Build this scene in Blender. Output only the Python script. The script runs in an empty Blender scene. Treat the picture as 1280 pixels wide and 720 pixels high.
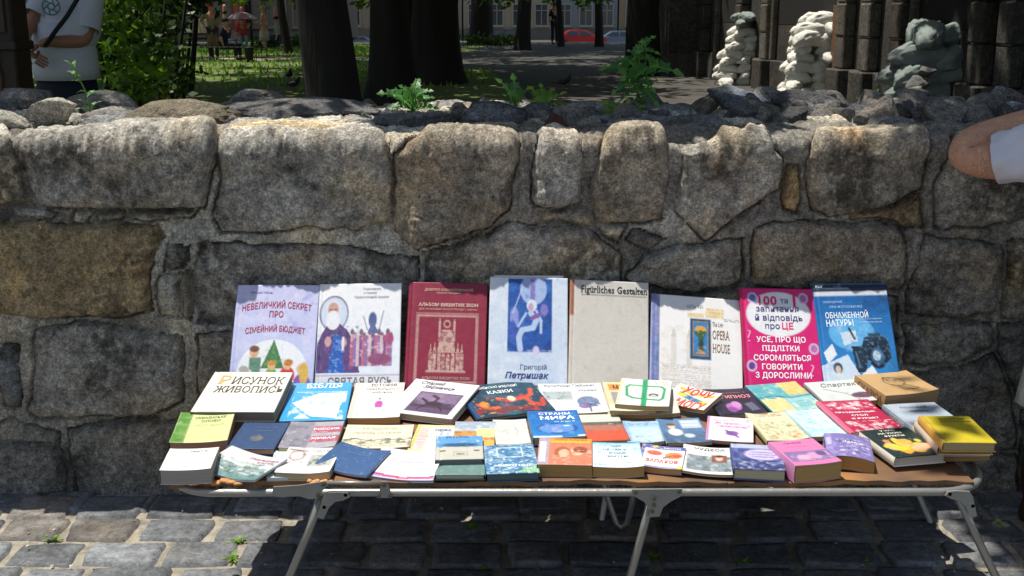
import bpy, bmesh, math, random
import numpy as np
from mathutils import Vector, Matrix
R=math.radians
random.seed(7); rng=np.random.RandomState(7)
scene=bpy.context.scene; C=scene.collection
# ---------------------------------------------------------------- camera, sky, sun
FPX=1420.0; PITCH=R(13.8); CAMH=1.5
cam_d=bpy.data.cameras.new('camera'); cam=bpy.data.objects.new('camera',cam_d); C.objects.link(cam)
cam_d.sensor_width=36; cam_d.lens=36*FPX/1280; cam_d.clip_end=2000; cam_d.clip_start=.05
cam.location=(0,0,CAMH); cam.rotation_euler=(R(90)-PITCH,0,0); scene.camera=cam
cam_d.dof.use_dof=True; cam_d.dof.focus_distance=3.1; cam_d.dof.aperture_fstop=22
SX,SY=.28,-.085                                   # sunlight travels (SX, SY, -1)
world=bpy.data.worlds.new('World'); scene.world=world; world.use_nodes=True
nt=world.node_tree; bg=nt.nodes['Background']; sky=nt.nodes.new('ShaderNodeTexSky')
sky.sky_type='NISHITA'; sky.sun_disc=False; sky.sun_elevation=math.atan2(1,math.hypot(SX,SY)); sky.sun_rotation=math.atan2(-SX,-SY)
hs_=nt.nodes.new('ShaderNodeHueSaturation'); hs_.inputs['Saturation'].default_value=.78; nt.links.new(sky.outputs[0],hs_.inputs['Color']); nt.links.new(hs_.outputs[0],bg.inputs[0]); bg.inputs[1].default_value=.10
sd=bpy.data.lights.new('sun','SUN'); sd.energy=4.9; sd.angle=R(.53); sd.color=(1,.95,.87)
sun=bpy.data.objects.new('sun',sd); C.objects.link(sun); sun.location=(-3,2,12)
sun.rotation_euler=Vector((-SX,-SY,1)).to_track_quat('Z','Y').to_euler()
scene.view_settings.view_transform='Standard'; scene.view_settings.look='None'
scene.view_settings.exposure=0.32; scene.view_settings.gamma=1
try:
    scene.cycles.max_bounces=6; scene.cycles.diffuse_bounces=3; scene.cycles.transmission_bounces=4; scene.cycles.transparent_max_bounces=4
    scene.cycles.use_denoising=True
except Exception: pass
# ---------------------------------------------------------------- helpers
_F=np.array([0,math.cos(PITCH),-math.sin(PITCH)]); _D=np.array([0,-math.sin(PITCH),-math.cos(PITCH)])
def ray(px,py): return _F+np.array([(px-640)/FPX,0,0])+_D*((py-360)/FPX)
def W(px,py,y=None,z=None):
    r=ray(px,py)
    t=(y/r[1]) if y is not None else ((z-CAMH)/r[2])
    return Vector((r[0]*t,r[1]*t,CAMH+r[2]*t))
def mpp(y,z=.8): return (y*math.cos(PITCH)+(CAMH-z)*math.sin(PITCH))/FPX     # metres per photo pixel there
def hexc(h):
    if not isinstance(h,str): return np.array(list(h)[:3],float)
    h=h.lstrip('#'); c=np.array([int(h[i:i+2],16)/255 for i in (0,2,4)])
    return np.where(c<=.04045,c/12.92,((c+.055)/1.055)**2.4)
def col4(h): return tuple(hexc(h))+(1,)
def tag(o,label=None,cat=None,group=None,kind=None):
    if label: o['label']=label
    if cat: o['category']=cat
    if group: o['group']=group
    if kind: o['kind']=kind
    return o
def empty(name,loc=(0,0,0),rz=0,label=None,cat=None,group=None,mat=None):
    o=bpy.data.objects.new(name,None); C.objects.link(o); o.empty_display_size=.1
    if mat is not None: o.matrix_world=mat
    else: o.location=loc; o.rotation_euler=(0,0,rz)
    return tag(o,label,cat,group)
def link(name,me,parent=None,loc=None,rot=None,scale=None):
    o=bpy.data.objects.new(name,me); C.objects.link(o); o.parent=parent
    if loc is not None: o.location=loc
    if rot is not None: o.rotation_euler=rot
    if scale is not None: o.scale=scale
    return o
def mk(name,V,F,mats,parent=None,smooth=False,cols=None,mi=None,loc=None,rot=None,attr='Col'):
    me=bpy.data.meshes.new(name)
    me.from_pydata(np.asarray(V,float).tolist() if not isinstance(V,list) else V,[],F.tolist() if isinstance(F,np.ndarray) else F)
    if not isinstance(mats,(list,tuple)): mats=[mats]
    for m in mats: me.materials.append(m)
    if mi is not None: me.polygons.foreach_set('material_index',np.asarray(mi,np.int32))
    if smooth: me.polygons.foreach_set('use_smooth',np.ones(len(me.polygons),bool))
    if cols is not None:
        a=me.color_attributes.new(attr,'FLOAT_COLOR','POINT')
        cc=np.ones((len(me.vertices),4),np.float32); cc[:,:3]=cols; a.data.foreach_set('color',cc.ravel())
    me.update()
    return link(name,me,parent,loc,rot)
class MB:
    def __init__(s): s.v=[]; s.f=[]; s.c=[]; s.cur=None
    def add(s,V,F):
        n=len(s.v); s.v+=[tuple(map(float,p)) for p in V]; s.f+=[tuple(int(i)+n for i in f) for f in F]
        if s.cur is not None: s.c+=[tuple(s.cur)]*len(V)
        return s
    def color(s,c): s.cur=hexc(c); return s
    def box(s,c,d,M=None,taper=1):
        x,y,z=d[0]/2,d[1]/2,d[2]/2
        V=[Vector((a*x*(taper if e>0 else 1),b*y*(taper if e>0 else 1),e*z)) for a in(-1,1) for b in(-1,1) for e in(-1,1)]
        if M is not None: V=[M@v for v in V]
        V=[v+Vector(c) for v in V]
        return s.add(V,[(0,1,3,2),(4,6,7,5),(0,4,5,1),(2,3,7,6),(0,2,6,4),(1,5,7,3)])
    def bbox(s,c,d,M=None,b=.004):
        bm=bmesh.new(); bmesh.ops.create_cube(bm,size=1)
        for v in bm.verts: v.co=Vector((v.co.x*d[0],v.co.y*d[1],v.co.z*d[2]))
        bmesh.ops.bevel(bm,geom=bm.edges[:],offset=b,segments=1,affect='EDGES')
        if M is not None: bmesh.ops.transform(bm,matrix=M.to_4x4(),verts=bm.verts)
        bm.verts.index_update(); V=[v.co+Vector(c) for v in bm.verts]; F=[[v.index for v in f.verts] for f in bm.faces]; bm.free()
        return s.add(V,F)
    def tube(s,path,r,seg=8,caps=True):
        P=[Vector(p) for p in path]; n=len(P)
        rs=r if isinstance(r,(list,tuple)) else [r]*n
        V=[];F=[]; up=None
        for i,p in enumerate(P):
            t=((P[min(i+1,n-1)]-P[max(i-1,0)])).normalized()
            if up is None: up=Vector((0,0,1)) if abs(t.z)<.9 else Vector((1,0,0))
            a=t.cross(up); 
            if a.length<1e-4: a=t.cross(Vector((0,1,0)))
            a.normalize(); b=a.cross(t).normalized(); up=b
            for k in range(seg):
                q=2*math.pi*k/seg; V.append(p+(a*math.cos(q)+b*math.sin(q))*rs[i])
        for i in range(n-1):
            for k in range(seg):
                k2=(k+1)%seg; F.append((i*seg+k,i*seg+k2,(i+1)*seg+k2,(i+1)*seg+k))
        if caps: F.append(tuple(range(seg))[::-1]); F.append(tuple((n-1)*seg+k for k in range(seg)))
        return s.add(V,F)
    def prism(s,poly,h,M):
        n=len(poly); V=[M@Vector((x,y,0)) for x,y in poly]+[M@Vector((x,y,h)) for x,y in poly]
        return s.add(V,[tuple(range(n))[::-1],tuple(range(n,2*n))]+[(i,(i+1)%n,n+(i+1)%n,n+i) for i in range(n)])
    def ball(s,c,r,seg=10,rings=6,M=None):
        V=[];F=[]; rr=r if hasattr(r,'__len__') else (r,r,r)
        for i in range(rings+1):
            a=math.pi*i/rings
            for k in range(seg):
                q=2*math.pi*k/seg; v=Vector((math.sin(a)*math.cos(q)*rr[0],math.sin(a)*math.sin(q)*rr[1],math.cos(a)*rr[2]))
                if M is not None: v=M@v
                V.append(v+Vector(c))
        for i in range(rings):
            for k in range(seg): F.append((i*seg+k,(i+1)*seg+k,(i+1)*seg+(k+1)%seg,i*seg+(k+1)%seg))
        return s.add(V,F)
    def lathe(s,prof,c=(0,0,0),seg=14):
        V=[];F=[]
        for r,z in prof:
            for k in range(seg):
                q=2*math.pi*k/seg; V.append(Vector((r*math.cos(q)+c[0],r*math.sin(q)+c[1],z+c[2])))
        for i in range(len(prof)-1):
            for k in range(seg): F.append((i*seg+k,i*seg+(k+1)%seg,(i+1)*seg+(k+1)%seg,(i+1)*seg+k))
        F.append(tuple(range(seg))[::-1]); F.append(tuple((len(prof)-1)*seg+k for k in range(seg)))
        return s.add(V,F)
    def build(s,name,mat,parent=None,smooth=False,loc=None,rot=None):
        return mk(name,s.v,s.f,mat,parent,smooth,cols=(np.array(s.c) if s.c else None),loc=loc,rot=rot)
# numpy value noise
def _h(ix,iy,iz,seed):
    h=(ix.astype(np.int64)*374761393+iy.astype(np.int64)*668265263+iz.astype(np.int64)*1440662683+seed*974711)&0xffffffff
    h=((h^(h>>13))*1274126177)&0xffffffff; h=(h^(h>>16))&0xffffffff
    return h/4294967295.0
def vn(p,seed=0):
    p=np.asarray(p,float); i=np.floor(p).astype(np.int64); f=p-i; f=f*f*(3-2*f); o=0
    for a in(0,1):
        for b in(0,1):
            for c in(0,1):
                o=o+_h(i[...,0]+a,i[...,1]+b,i[...,2]+c,seed)*(f[...,0] if a else 1-f[...,0])*(f[...,1] if b else 1-f[...,1])*(f[...,2] if c else 1-f[...,2])
    return o
def fbm(p,sc=1,oc=4,seed=0,gain=.5):
    p=np.asarray(p,float)*sc; a=1;t=0;s=0
    for k in range(oc): s=s+a*vn(p,seed+k*17); t+=a; a*=gain; p=p*2.03
    return s/t-.5
# ---------------------------------------------------------------- materials
def newmat(name):
    m=bpy.data.materials.new(name); m.use_nodes=True; n=m.node_tree.nodes; return m,n,m.node_tree.links,n['Principled BSDF']
def nd(n,t,**k):
    o=n.new(t)
    for a,b in k.items():
        if a.startswith('i_'): o.inputs[int(a[2:])].default_value=b
        else: setattr(o,a,b)
    return o
def ramp(n,l,src,stops):
    r=n.new('ShaderNodeValToRGB'); e=r.color_ramp.elements
    e[0].position,e[0].color=stops[0][0],col4(stops[0][1]); e[1].position,e[1].color=stops[-1][0],col4(stops[-1][1])
    for p,c in stops[1:-1]: q=e.new(p); q.color=col4(c)
    l.new(src,r.inputs[0]); return r
def simple(name,c,rough=.6,metal=0,var=.12,scale=8,bump=.0,bscale=40,coord='Object',spec=.5,transl=0):
    m,n,l,b=newmat(name)
    tc=nd(n,'ShaderNodeTexCoord') if coord!='Position' else nd(n,'ShaderNodeNewGeometry')
    co=tc.outputs[coord]
    nz=nd(n,'ShaderNodeTexNoise'); nz.inputs['Scale'].default_value=scale; nz.inputs['Detail'].default_value=6; l.new(co,nz.inputs['Vector'])
    mx=nd(n,'ShaderNodeMix',data_type='RGBA',blend_type='MIX'); cc=hexc(c)
    mx.inputs[6].default_value=tuple(cc*(1-var*1.6))+(1,); mx.inputs[7].default_value=tuple(np.minimum(cc*(1+var*1.6),.95))+(1,)
    l.new(nz.outputs['Fac'],mx.inputs[0]); l.new(mx.outputs[2],b.inputs['Base Color'])
    b.inputs['Roughness'].default_value=rough; b.inputs['Metallic'].default_value=metal; b.inputs['Specular IOR Level'].default_value=spec
    if bump>0:
        n2=nd(n,'ShaderNodeTexNoise'); n2.inputs['Scale'].default_value=bscale; n2.inputs['Detail'].default_value=8; l.new(co,n2.inputs['Vector'])
        bp=nd(n,'ShaderNodeBump'); bp.inputs['Strength'].default_value=bump; bp.inputs['Distance'].default_value=.01
        l.new(n2.outputs['Fac'],bp.inputs['Height']); l.new(bp.outputs[0],b.inputs['Normal'])
    if transl>0:
        tr=nd(n,'ShaderNodeBsdfTranslucent'); l.new(mx.outputs[2],tr.inputs[0]); ms=nd(n,'ShaderNodeMixShader'); ms.inputs[0].default_value=transl
        l.new(b.outputs[0],ms.inputs[1]); l.new(tr.outputs[0],ms.inputs[2]); l.new(ms.outputs[0],n['Material Output'].inputs[0])
    return m
def art_mat(name,rough,attr='Col',spec=.5,bump=0):
    m,n,l,b=newmat(name); a=nd(n,'ShaderNodeVertexColor',layer_name=attr)
    nz=nd(n,'ShaderNodeTexNoise'); nz.inputs['Scale'].default_value=60; tc=nd(n,'ShaderNodeTexCoord'); l.new(tc.outputs['Object'],nz.inputs['Vector'])
    mp=nd(n,'ShaderNodeMapRange'); mp.inputs[3].default_value=.9; mp.inputs[4].default_value=1.03; l.new(nz.outputs['Fac'],mp.inputs[0])
    mx=nd(n,'ShaderNodeMix',data_type='RGBA',blend_type='MULTIPLY'); mx.inputs[0].default_value=1; l.new(a.outputs[0],mx.inputs[6]); l.new(mp.outputs[0],mx.inputs[7])
    l.new(mx.outputs[2],b.inputs['Base Color'])
    rr=nd(n,'ShaderNodeMapRange'); rr.inputs[3].default_value=rough-.1; rr.inputs[4].default_value=rough+.15; l.new(nz.outputs['Fac'],rr.inputs[0]); l.new(rr.outputs[0],b.inputs['Roughness'])
    b.inputs['Specular IOR Level'].default_value=spec
    if bump:
        n2=nd(n,'ShaderNodeTexNoise'); n2.inputs['Scale'].default_value=14; l.new(tc.outputs['Object'],n2.inputs['Vector'])
        bp=nd(n,'ShaderNodeBump'); bp.inputs['Strength'].default_value=bump; bp.inputs['Distance'].default_value=.01; l.new(n2.outputs['Fac'],bp.inputs['Height']); l.new(bp.outputs[0],b.inputs['Normal'])
    return m
def stone_mat(name,attr=True,base=(.25,.23,.2),bump=.9,scale=1.0,coord='Position',lichen=True,rough=.9,gr=(.62,1.42)):
    m,n,l,b=newmat(name)
    tc=nd(n,'ShaderNodeNewGeometry') if coord=='Position' else nd(n,'ShaderNodeTexCoord'); co=tc.outputs[coord]
    def noise(s,d=8,r=.6,dist=0):
        z=nd(n,'ShaderNodeTexNoise'); z.inputs['Scale'].default_value=s*scale; z.inputs['Detail'].default_value=d; z.inputs['Roughness'].default_value=r; z.inputs['Distortion'].default_value=dist
        l.new(co,z.inputs['Vector']); return z.outputs['Fac']
    def mr(src,a,b_,c,d):
        q=nd(n,'ShaderNodeMapRange'); 
        for i,v in zip((1,2,3,4),(a,b_,c,d)): q.inputs[i].default_value=v
        l.new(src,q.inputs[0]); return q.outputs[0]
    def mix(fac,a,b_,bt='MIX'):
        q=nd(n,'ShaderNodeMix',data_type='RGBA',blend_type=bt)
        for s_,i in((fac,0),(a,6),(b_,7)):
            if hasattr(s_,'is_linked') or hasattr(s_,'links'): l.new(s_,q.inputs[i])
            else: q.inputs[i].default_value=s_ if i==0 else tuple(s_)+(1,)
        return q.outputs[2]
    if attr:
        a=nd(n,'ShaderNodeVertexColor',layer_name='Tint').outputs[0]
    else: a=None
    big=mr(noise(6,8,.7,.3),.3,.72,.5,1.5)
    c0=mix(1.0,a if a is not None else base,big,'MULTIPLY')
    fine=mr(noise(48,10,.82),.32,.68,.35,1.75); c1_=mix(1.0,c0,fine,'MULTIPLY'); grain=mr(noise(150,4,.7),.38,.62,*gr); c1=mix(1.0,c1_,grain,'MULTIPLY')
    warm=mr(noise(3.3,5,.6,.6),.52,.72,0,.55); c2=mix(warm,c1,mix(1.0,c1,(1.25,.98,.62),'MULTIPLY'))
    if lichen:
        dark=mr(noise(19,12,.85,.4),.52,.62,0,.8); dm=mr(noise(2.3,5,.6),.38,.56,0,1)
        q=nd(n,'ShaderNodeMath',operation='MULTIPLY'); l.new(dark,q.inputs[0]); l.new(dm,q.inputs[1])
        c3=mix(q.outputs[0],c2,(.035,.034,.033))
        lt=mr(noise(22,10,.8,.2),.57,.66,0,.75); c4=mix(lt,c3,(.42,.41,.38))
        sp=nd(n,'ShaderNodeTexVoronoi'); sp.inputs['Scale'].default_value=42*scale; l.new(co,sp.inputs['Vector'])
        s2=mr(sp.outputs['Distance'],.09,.05,0,1); s3=nd(n,'ShaderNodeMath',operation='MULTIPLY'); l.new(s2,s3.inputs[0]); l.new(mr(noise(9,3),.52,.56,0,.8),s3.inputs[1])
        c5=mix(s3.outputs[0],c4,(.5,.49,.45))
    else: c5=c2
    l.new(c5,b.inputs['Base Color']); b.inputs['Roughness'].default_value=rough; b.inputs['Specular IOR Level'].default_value=.25
    ad=nd(n,'ShaderNodeMath',operation='ADD'); l.new(noise(26,10,.7),ad.inputs[0]); mm=nd(n,'ShaderNodeMath',operation='MULTIPLY',i_1=.9); l.new(noise(120,6,.75),mm.inputs[0]); l.new(mm.outputs[0],ad.inputs[1])
    bp=nd(n,'ShaderNodeBump'); bp.inputs['Strength'].default_value=bump; bp.inputs['Distance'].default_value=.02; l.new(ad.outputs[0],bp.inputs['Height']); l.new(bp.outputs[0],b.inputs['Normal'])
    return m
def leaf_mat(name,c,c2,transl=.45,scale=1.2):
    m,n,l,b=newmat(name); g=nd(n,'ShaderNodeNewGeometry')
    mx=nd(n,'ShaderNodeMix',data_type='RGBA'); mx.inputs[6].default_value=col4(c); mx.inputs[7].default_value=col4(c2)
    l.new(g.outputs['Random Per Island'],mx.inputs[0]); l.new(mx.outputs[2],b.inputs['Base Color']); b.inputs['Roughness'].default_value=.45
    tr=nd(n,'ShaderNodeBsdfTranslucent'); hs=nd(n,'ShaderNodeMix',data_type='RGBA',blend_type='MULTIPLY'); hs.inputs[0].default_value=1; hs.inputs[7].default_value=(1.5,1.5,.7,1)
    l.new(mx.outputs[2],hs.inputs[6]); l.new(hs.outputs[2],tr.inputs[0]); ms=nd(n,'ShaderNodeMixShader'); ms.inputs[0].default_value=transl
    l.new(b.outputs[0],ms.inputs[1]); l.new(tr.outputs[0],ms.inputs[2]); l.new(ms.outputs[0],n['Material Output'].inputs[0]); return m
M={}
M['stone']=stone_mat('weathered_stone')
M['mortar']=stone_mat('lime_mortar',bump=1.0,lichen=False)
M['rock']=stone_mat('loose_rock',bump=1.0)
M['sett']=stone_mat('paving_stone',bump=.3,lichen=False,rough=.7,gr=(.88,1.12))
M['art']=art_mat('printed_cover',.42)
M['artmatte']=art_mat('worn_printed_cover',.6,bump=.15)
M['ink']=art_mat('ink',.5)
M['metal']=simple('grey_aluminium','#95938d',.38,.55,.14,9,.12,60)
M['metaldark']=simple('cast_bracket','#8f918c',.5,.5,.2,14,.4,60)
M['steel']=simple('bolt_steel','#6a6862',.45,.8,.1,20)
M['bark']=simple('tree_bark','#241f1a',.95,0,.45,7,1.0,26,'Position')
for nn_ in [q for q in M['bark'].node_tree.nodes if q.type=='TEX_NOISE']:
    mp_=M['bark'].node_tree.nodes.new('ShaderNodeMapping'); mp_.inputs['Scale'].default_value=(1,1,.13); lk=nn_.inputs['Vector'].links[0].from_socket; M['bark'].node_tree.links.new(lk,mp_.inputs[0]); M['bark'].node_tree.links.new(mp_.outputs[0],nn_.inputs['Vector'])
M['wood']=simple('dark_wood','#2a1c12',.6,0,.3,6,.3,20)
M['stoolwood']=simple('turned_wood','#3c2212',.4,0,.25,8,.15,20)
M['skin']=simple('skin','#b98468',.55,0,.12,22,.25,140)
M['skin2']=simple('tanned_skin','#9a6c54',.55,0,.12,12,.15,80)
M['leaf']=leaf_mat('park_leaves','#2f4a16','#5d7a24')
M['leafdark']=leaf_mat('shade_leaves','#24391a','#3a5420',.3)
M['weed']=leaf_mat('weed_leaves','#3c7038','#6a9c48',.35)
M['weedlight']=leaf_mat('young_weed_leaves','#587f28','#7da03a',.4)
# page edges: fine layers
def page_mat():
    m,n,l,b=newmat('page_edges'); a=nd(n,'ShaderNodeVertexColor',layer_name='Col'); tc=nd(n,'ShaderNodeTexCoord')
    mp=nd(n,'ShaderNodeMapping'); mp.inputs['Scale'].default_value=(4,4,900); l.new(tc.outputs['Object'],mp.inputs[0])
    z=nd(n,'ShaderNodeTexNoise'); z.inputs['Scale'].default_value=1; z.inputs['Detail'].default_value=3; l.new(mp.outputs[0],z.inputs['Vector'])
    r=nd(n,'ShaderNodeMapRange'); r.inputs[1].default_value=.3; r.inputs[2].default_value=.7; r.inputs[3].default_value=.62; r.inputs[4].default_value=1.08; l.new(z.outputs['Fac'],r.inputs[0])
    mx=nd(n,'ShaderNodeMix',data_type='RGBA',blend_type='MULTIPLY'); mx.inputs[0].default_value=1; l.new(a.outputs[0],mx.inputs[6]); l.new(r.outputs[0],mx.inputs[7]); l.new(mx.outputs[2],b.inputs['Base Color']); b.inputs['Roughness'].default_value=.85
    return m
M['pages']=page_mat()
# ---------------------------------------------------------------- ground, pavement, lawn
def gz(y):                                         # the park falls away gently towards the street
    y=np.asarray(y,float); t=np.clip((y-52)/38,0,1); return -1.35*t*t*(3-2*t)
xs=np.concatenate([np.linspace(-600,-40,8)[:-1],np.linspace(-40,40,61),np.linspace(40,600,8)[1:]]); ys=np.concatenate([np.linspace(-60,2,6)[:-1],np.linspace(2,110,73),np.linspace(110,900,8)[1:]])
X,Y=np.meshgrid(xs,ys); Z=gz(Y)-.012; V=np.stack([X,Y,Z],-1).reshape(-1,3)
def gridF(nx,ny): 
    i=np.arange(ny-1)[:,None]*nx+np.arange(nx-1)[None,:]; i=i.ravel(); return np.stack([i,i+1,i+nx+1,i+nx],1)
def ground_mat():
    m,n,l,b=newmat('park_paving'); g=nd(n,'ShaderNodeNewGeometry')
    z=nd(n,'ShaderNodeTexNoise'); z.inputs['Scale'].default_value=.8; z.inputs['Detail'].default_value=8; l.new(g.outputs['Position'],z.inputs['Vector'])
    r=ramp(n,l,z.outputs['Fac'],[(.3,(.036,.033,.028)),(.55,(.06,.054,.045)),(.75,(.09,.082,.07))]); l.new(r.outputs[0],b.inputs['Base Color']); b.inputs['Roughness'].default_value=.9; return m
tag(mk('ground',V,gridF(len(xs),len(ys)),ground_mat(),smooth=True),kind='structure')
def sheet(name,poly,dz,mat,kind='structure',step=1.5):
    bm=bmesh.new(); vs=[bm.verts.new((x,y,0)) for x,y in poly]; f=bm.faces.new(vs)
    y0=min(p[1] for p in poly); y1=max(p[1] for p in poly); y=y0+step
    while y<y1:
        bmesh.ops.bisect_plane(bm,geom=bm.verts[:]+bm.edges[:]+bm.faces[:],plane_co=(0,y,0),plane_no=(0,1,0)); y+=step
    for v in bm.verts: v.co.z=float(gz(v.co.y))+dz
    bmesh.ops.triangulate(bm,faces=bm.faces[:])
    me=bpy.data.meshes.new(name); bm.to_mesh(me); bm.free(); me.materials.append(mat); o=link(name,me); tag(o,kind=kind); return o
def lawn_mat():
    m,n,l,b=newmat('lawn_grass'); g=nd(n,'ShaderNodeNewGeometry')
    z=nd(n,'ShaderNodeTexNoise'); z.inputs['Scale'].default_value=1.6; z.inputs['Detail'].default_value=10; z.inputs['Roughness'].default_value=.75; l.new(g.outputs['Position'],z.inputs['Vector'])
    r=ramp(n,l,z.outputs['Fac'],[(.3,(.13,.11,.05)),(.48,(.085,.12,.022)),(.7,(.17,.22,.04))]); l.new(r.outputs[0],b.inputs['Base Color']); b.inputs['Roughness'].default_value=.85
    bp=nd(n,'ShaderNodeBump'); bp.inputs['Strength'].default_value=1; bp.inputs['Distance'].default_value=.05; z2=nd(n,'ShaderNodeTexNoise'); z2.inputs['Scale'].default_value=12; z2.inputs['Detail'].default_value=8; l.new(g.outputs['Position'],z2.inputs['Vector']); l.new(z2.outputs['Fac'],bp.inputs['Height']); l.new(bp.outputs[0],b.inputs['Normal'])
    return m
LM=lawn_mat()
sheet('lawn',[(-40,4.8),(.4,4.8),(.2,23),(-.6,29),(-3,34.5),(-40,35.5)],.002,LM)
sheet('far_lawn',[(-40,37.2),(-4.2,36.8),(-1.5,40),(-1,50),(-40,50)],.002,LM)
PM=simple('pale_gravel','#a79a86',.95,0,.15,2,.4,30,'Position')
sheet('path',[(-40,35.5),(-3,34.5),(-2.6,36.3),(-4.2,36.8),(-40,37.2)],.004,PM)
sheet('street',[(-80,66),(60,66),(60,104),(-80,104)],.004,simple('street_asphalt','#4a4a4a',.9,0,.15,1,.2,30,'Position'))
# grass tufts on the lawn (uncountable)
gv=[];gf=[]
for k in range(9000):
    y=22+28*rng.rand()**.8; x=-16+15.6*rng.rand()
    if 34.4<y<37.3 or (y>29 and x>-3): continue
    h=.05+.09*rng.rand(); a=rng.rand()*6.28; w=.035
    z=float(gz(y)); n0=len(gv); dx,dy=math.cos(a)*w,math.sin(a)*w
    gv+=[(x-dx,y-dy,z),(x+dx,y+dy,z),(x+rng.randn()*.03,y+rng.randn()*.03,z+h)]; gf.append((n0,n0+1,n0+2))
tag(mk('grass',gv,gf,M['weedlight']),'short green lawn grass growing under the park trees','grass',kind='stuff')
# near pavement bed (sand joints) and setts
def sand_mat():
    m,n,l,b=newmat('sandy_joint'); g=nd(n,'ShaderNodeNewGeometry')
    z=nd(n,'ShaderNodeTexNoise'); z.inputs['Scale'].default_value=22; z.inputs['Detail'].default_value=10; z.inputs['Roughness'].default_value=.7; l.new(g.outputs['Position'],z.inputs['Vector'])
    r=ramp(n,l,z.outputs['Fac'],[(.3,(.13,.115,.09)),(.55,(.3,.27,.21)),(.75,(.42,.38,.3))]); l.new(r.outputs[0],b.inputs['Base Color']); b.inputs['Roughness'].default_value=.95
    bp=nd(n,'ShaderNodeBump'); bp.inputs['Strength'].default_value=.8; bp.inputs['Distance'].default_value=.006; z2=nd(n,'ShaderNodeTexNoise'); z2.inputs['Scale'].default_value=90; l.new(g.outputs['Position'],z2.inputs['Vector']); l.new(z2.outputs['Fac'],bp.inputs['Height']); l.new(bp.outputs[0],b.inputs['Normal']); return m
nx,ny=240,60; X,Y=np.meshgrid(np.linspace(-2.9,2.9,nx),np.linspace(1.7,3.36,ny)); P=np.stack([X,Y,X*0],-1)
Z=.010+.009*fbm(P,9,4,5)+.008; V=np.stack([X,Y,Z],-1).reshape(-1,3)
pave=tag(mk('pavement',V,gridF(nx,ny),sand_mat(),smooth=True),kind='structure')
def sett(cx,cy,w,d,h,seed):
    n_=9; u=np.array([-1,-.9,-.72,-.4,0,.4,.72,.9,1]); U,Vv=np.meshgrid(u,u)
    e=3.2; k=(np.abs(U)**e+np.abs(Vv)**e)**(1/e); s=np.maximum(np.abs(U),np.abs(Vv)); kk=np.where(k>0,s/np.maximum(k,1e-6),1)*.16+.84
    x=cx+U*kk*w/2; y=cy+Vv*kk*d/2; P=np.stack([x,y,x*0+seed*.37],-1)
    x=x+.03*fbm(P,11,3,3)*s; y=y+.03*fbm(P,11,3,9)*s
    edge=np.clip((1-s)/.26,0,1)**.8; z=h*(.93+.07*np.sqrt(edge))+.006*fbm(P,12,3,4)+(x-cx)*random.uniform(-.02,.02)
    z[s>.999]=-.01
    return np.stack([x,y,z],-1).reshape(-1,3)
y=1.86; row=0
SF=gridF(9,9)
while y<3.3:
    d=random.uniform(.145,.175); x=-2.6+random.uniform(0,.1); 
    while x<2.5:
        w=random.choice([.175,.20,.215,.24])*random.uniform(.93,1.07)
        V=sett(x+w/2,min(y+d/2,3.25),w-.010,d-.010,.028+random.uniform(-.004,.006),row*53+int(x*40))
        g=random.uniform(.75,1.25); c=np.array([.138,.145,.152])*g
        if random.random()<.15: c=c*np.array([1.15,1.0,.85])
        o=mk('paving_stone',V,SF,M['sett'],pave,smooth=True,cols=np.tile(c,(81,1)),attr='Tint'); x+=w
    y+=d; row+=1
# ---------------------------------------------------------------- the ruined stone wall
Y0=3.335; H0=1.108; RC=.022; SLOPE=.025; AT=math.pi/2-math.atan(SLOPE); BAT=-.035
yc,zc=Y0+BAT*H0+RC,H0                              # corner arc centre
yt,zt=yc-RC*math.cos(AT),zc+RC*math.sin(AT)
def topz(y): return zt+SLOPE*(y-yt)
def prof(s):
    s=np.asarray(s,float); A=RC*AT; y=np.where(s<=H0,Y0+BAT*s,0); z=np.where(s<=H0,s,0); ny_=np.where(s<=H0,-1.0,0); nz_=np.where(s<=H0,BAT,0)
    a=np.clip((s-H0)/RC,0,AT); arc=(s>H0)&(s<=H0+A)
    y=np.where(arc,yc-RC*np.cos(a),y); z=np.where(arc,zc+RC*np.sin(a),z); ny_=np.where(arc,-np.cos(a),ny_); nz_=np.where(arc,np.sin(a),nz_)
    t=s>H0+A; q=s-H0-A; c_=math.cos(math.atan(SLOPE)); y=np.where(t,yt+q*c_,y); z=np.where(t,zt+q*c_*SLOPE,z)
    ny_=np.where(t,-math.cos(AT),ny_); nz_=np.where(t,math.sin(AT),nz_); return y,z,ny_,nz_
def px2s(px,py):
    r=ray(px,py); k=(Y0+BAT*CAMH)/(r[1]-BAT*r[2]); z=CAMH+r[2]*k
    if z<=H0: return (r[0]*k,z)
    t2=(zt-SLOPE*yt-CAMH)/(r[2]-SLOPE*r[1]); y=r[1]*t2
    if y<yt: t2=yt/r[1]; y=yt
    if t2<0 or y>yt+.8: y=yt+.8; t2=y/r[1]
    return (r[0]*t2,H0+RC*AT+(y-yt))
G=(.40,.375,.33); OC=(.41,.31,.175); DK=(.285,.27,.245); BR=(.35,.305,.24); LT=(.52,.49,.42)
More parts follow.
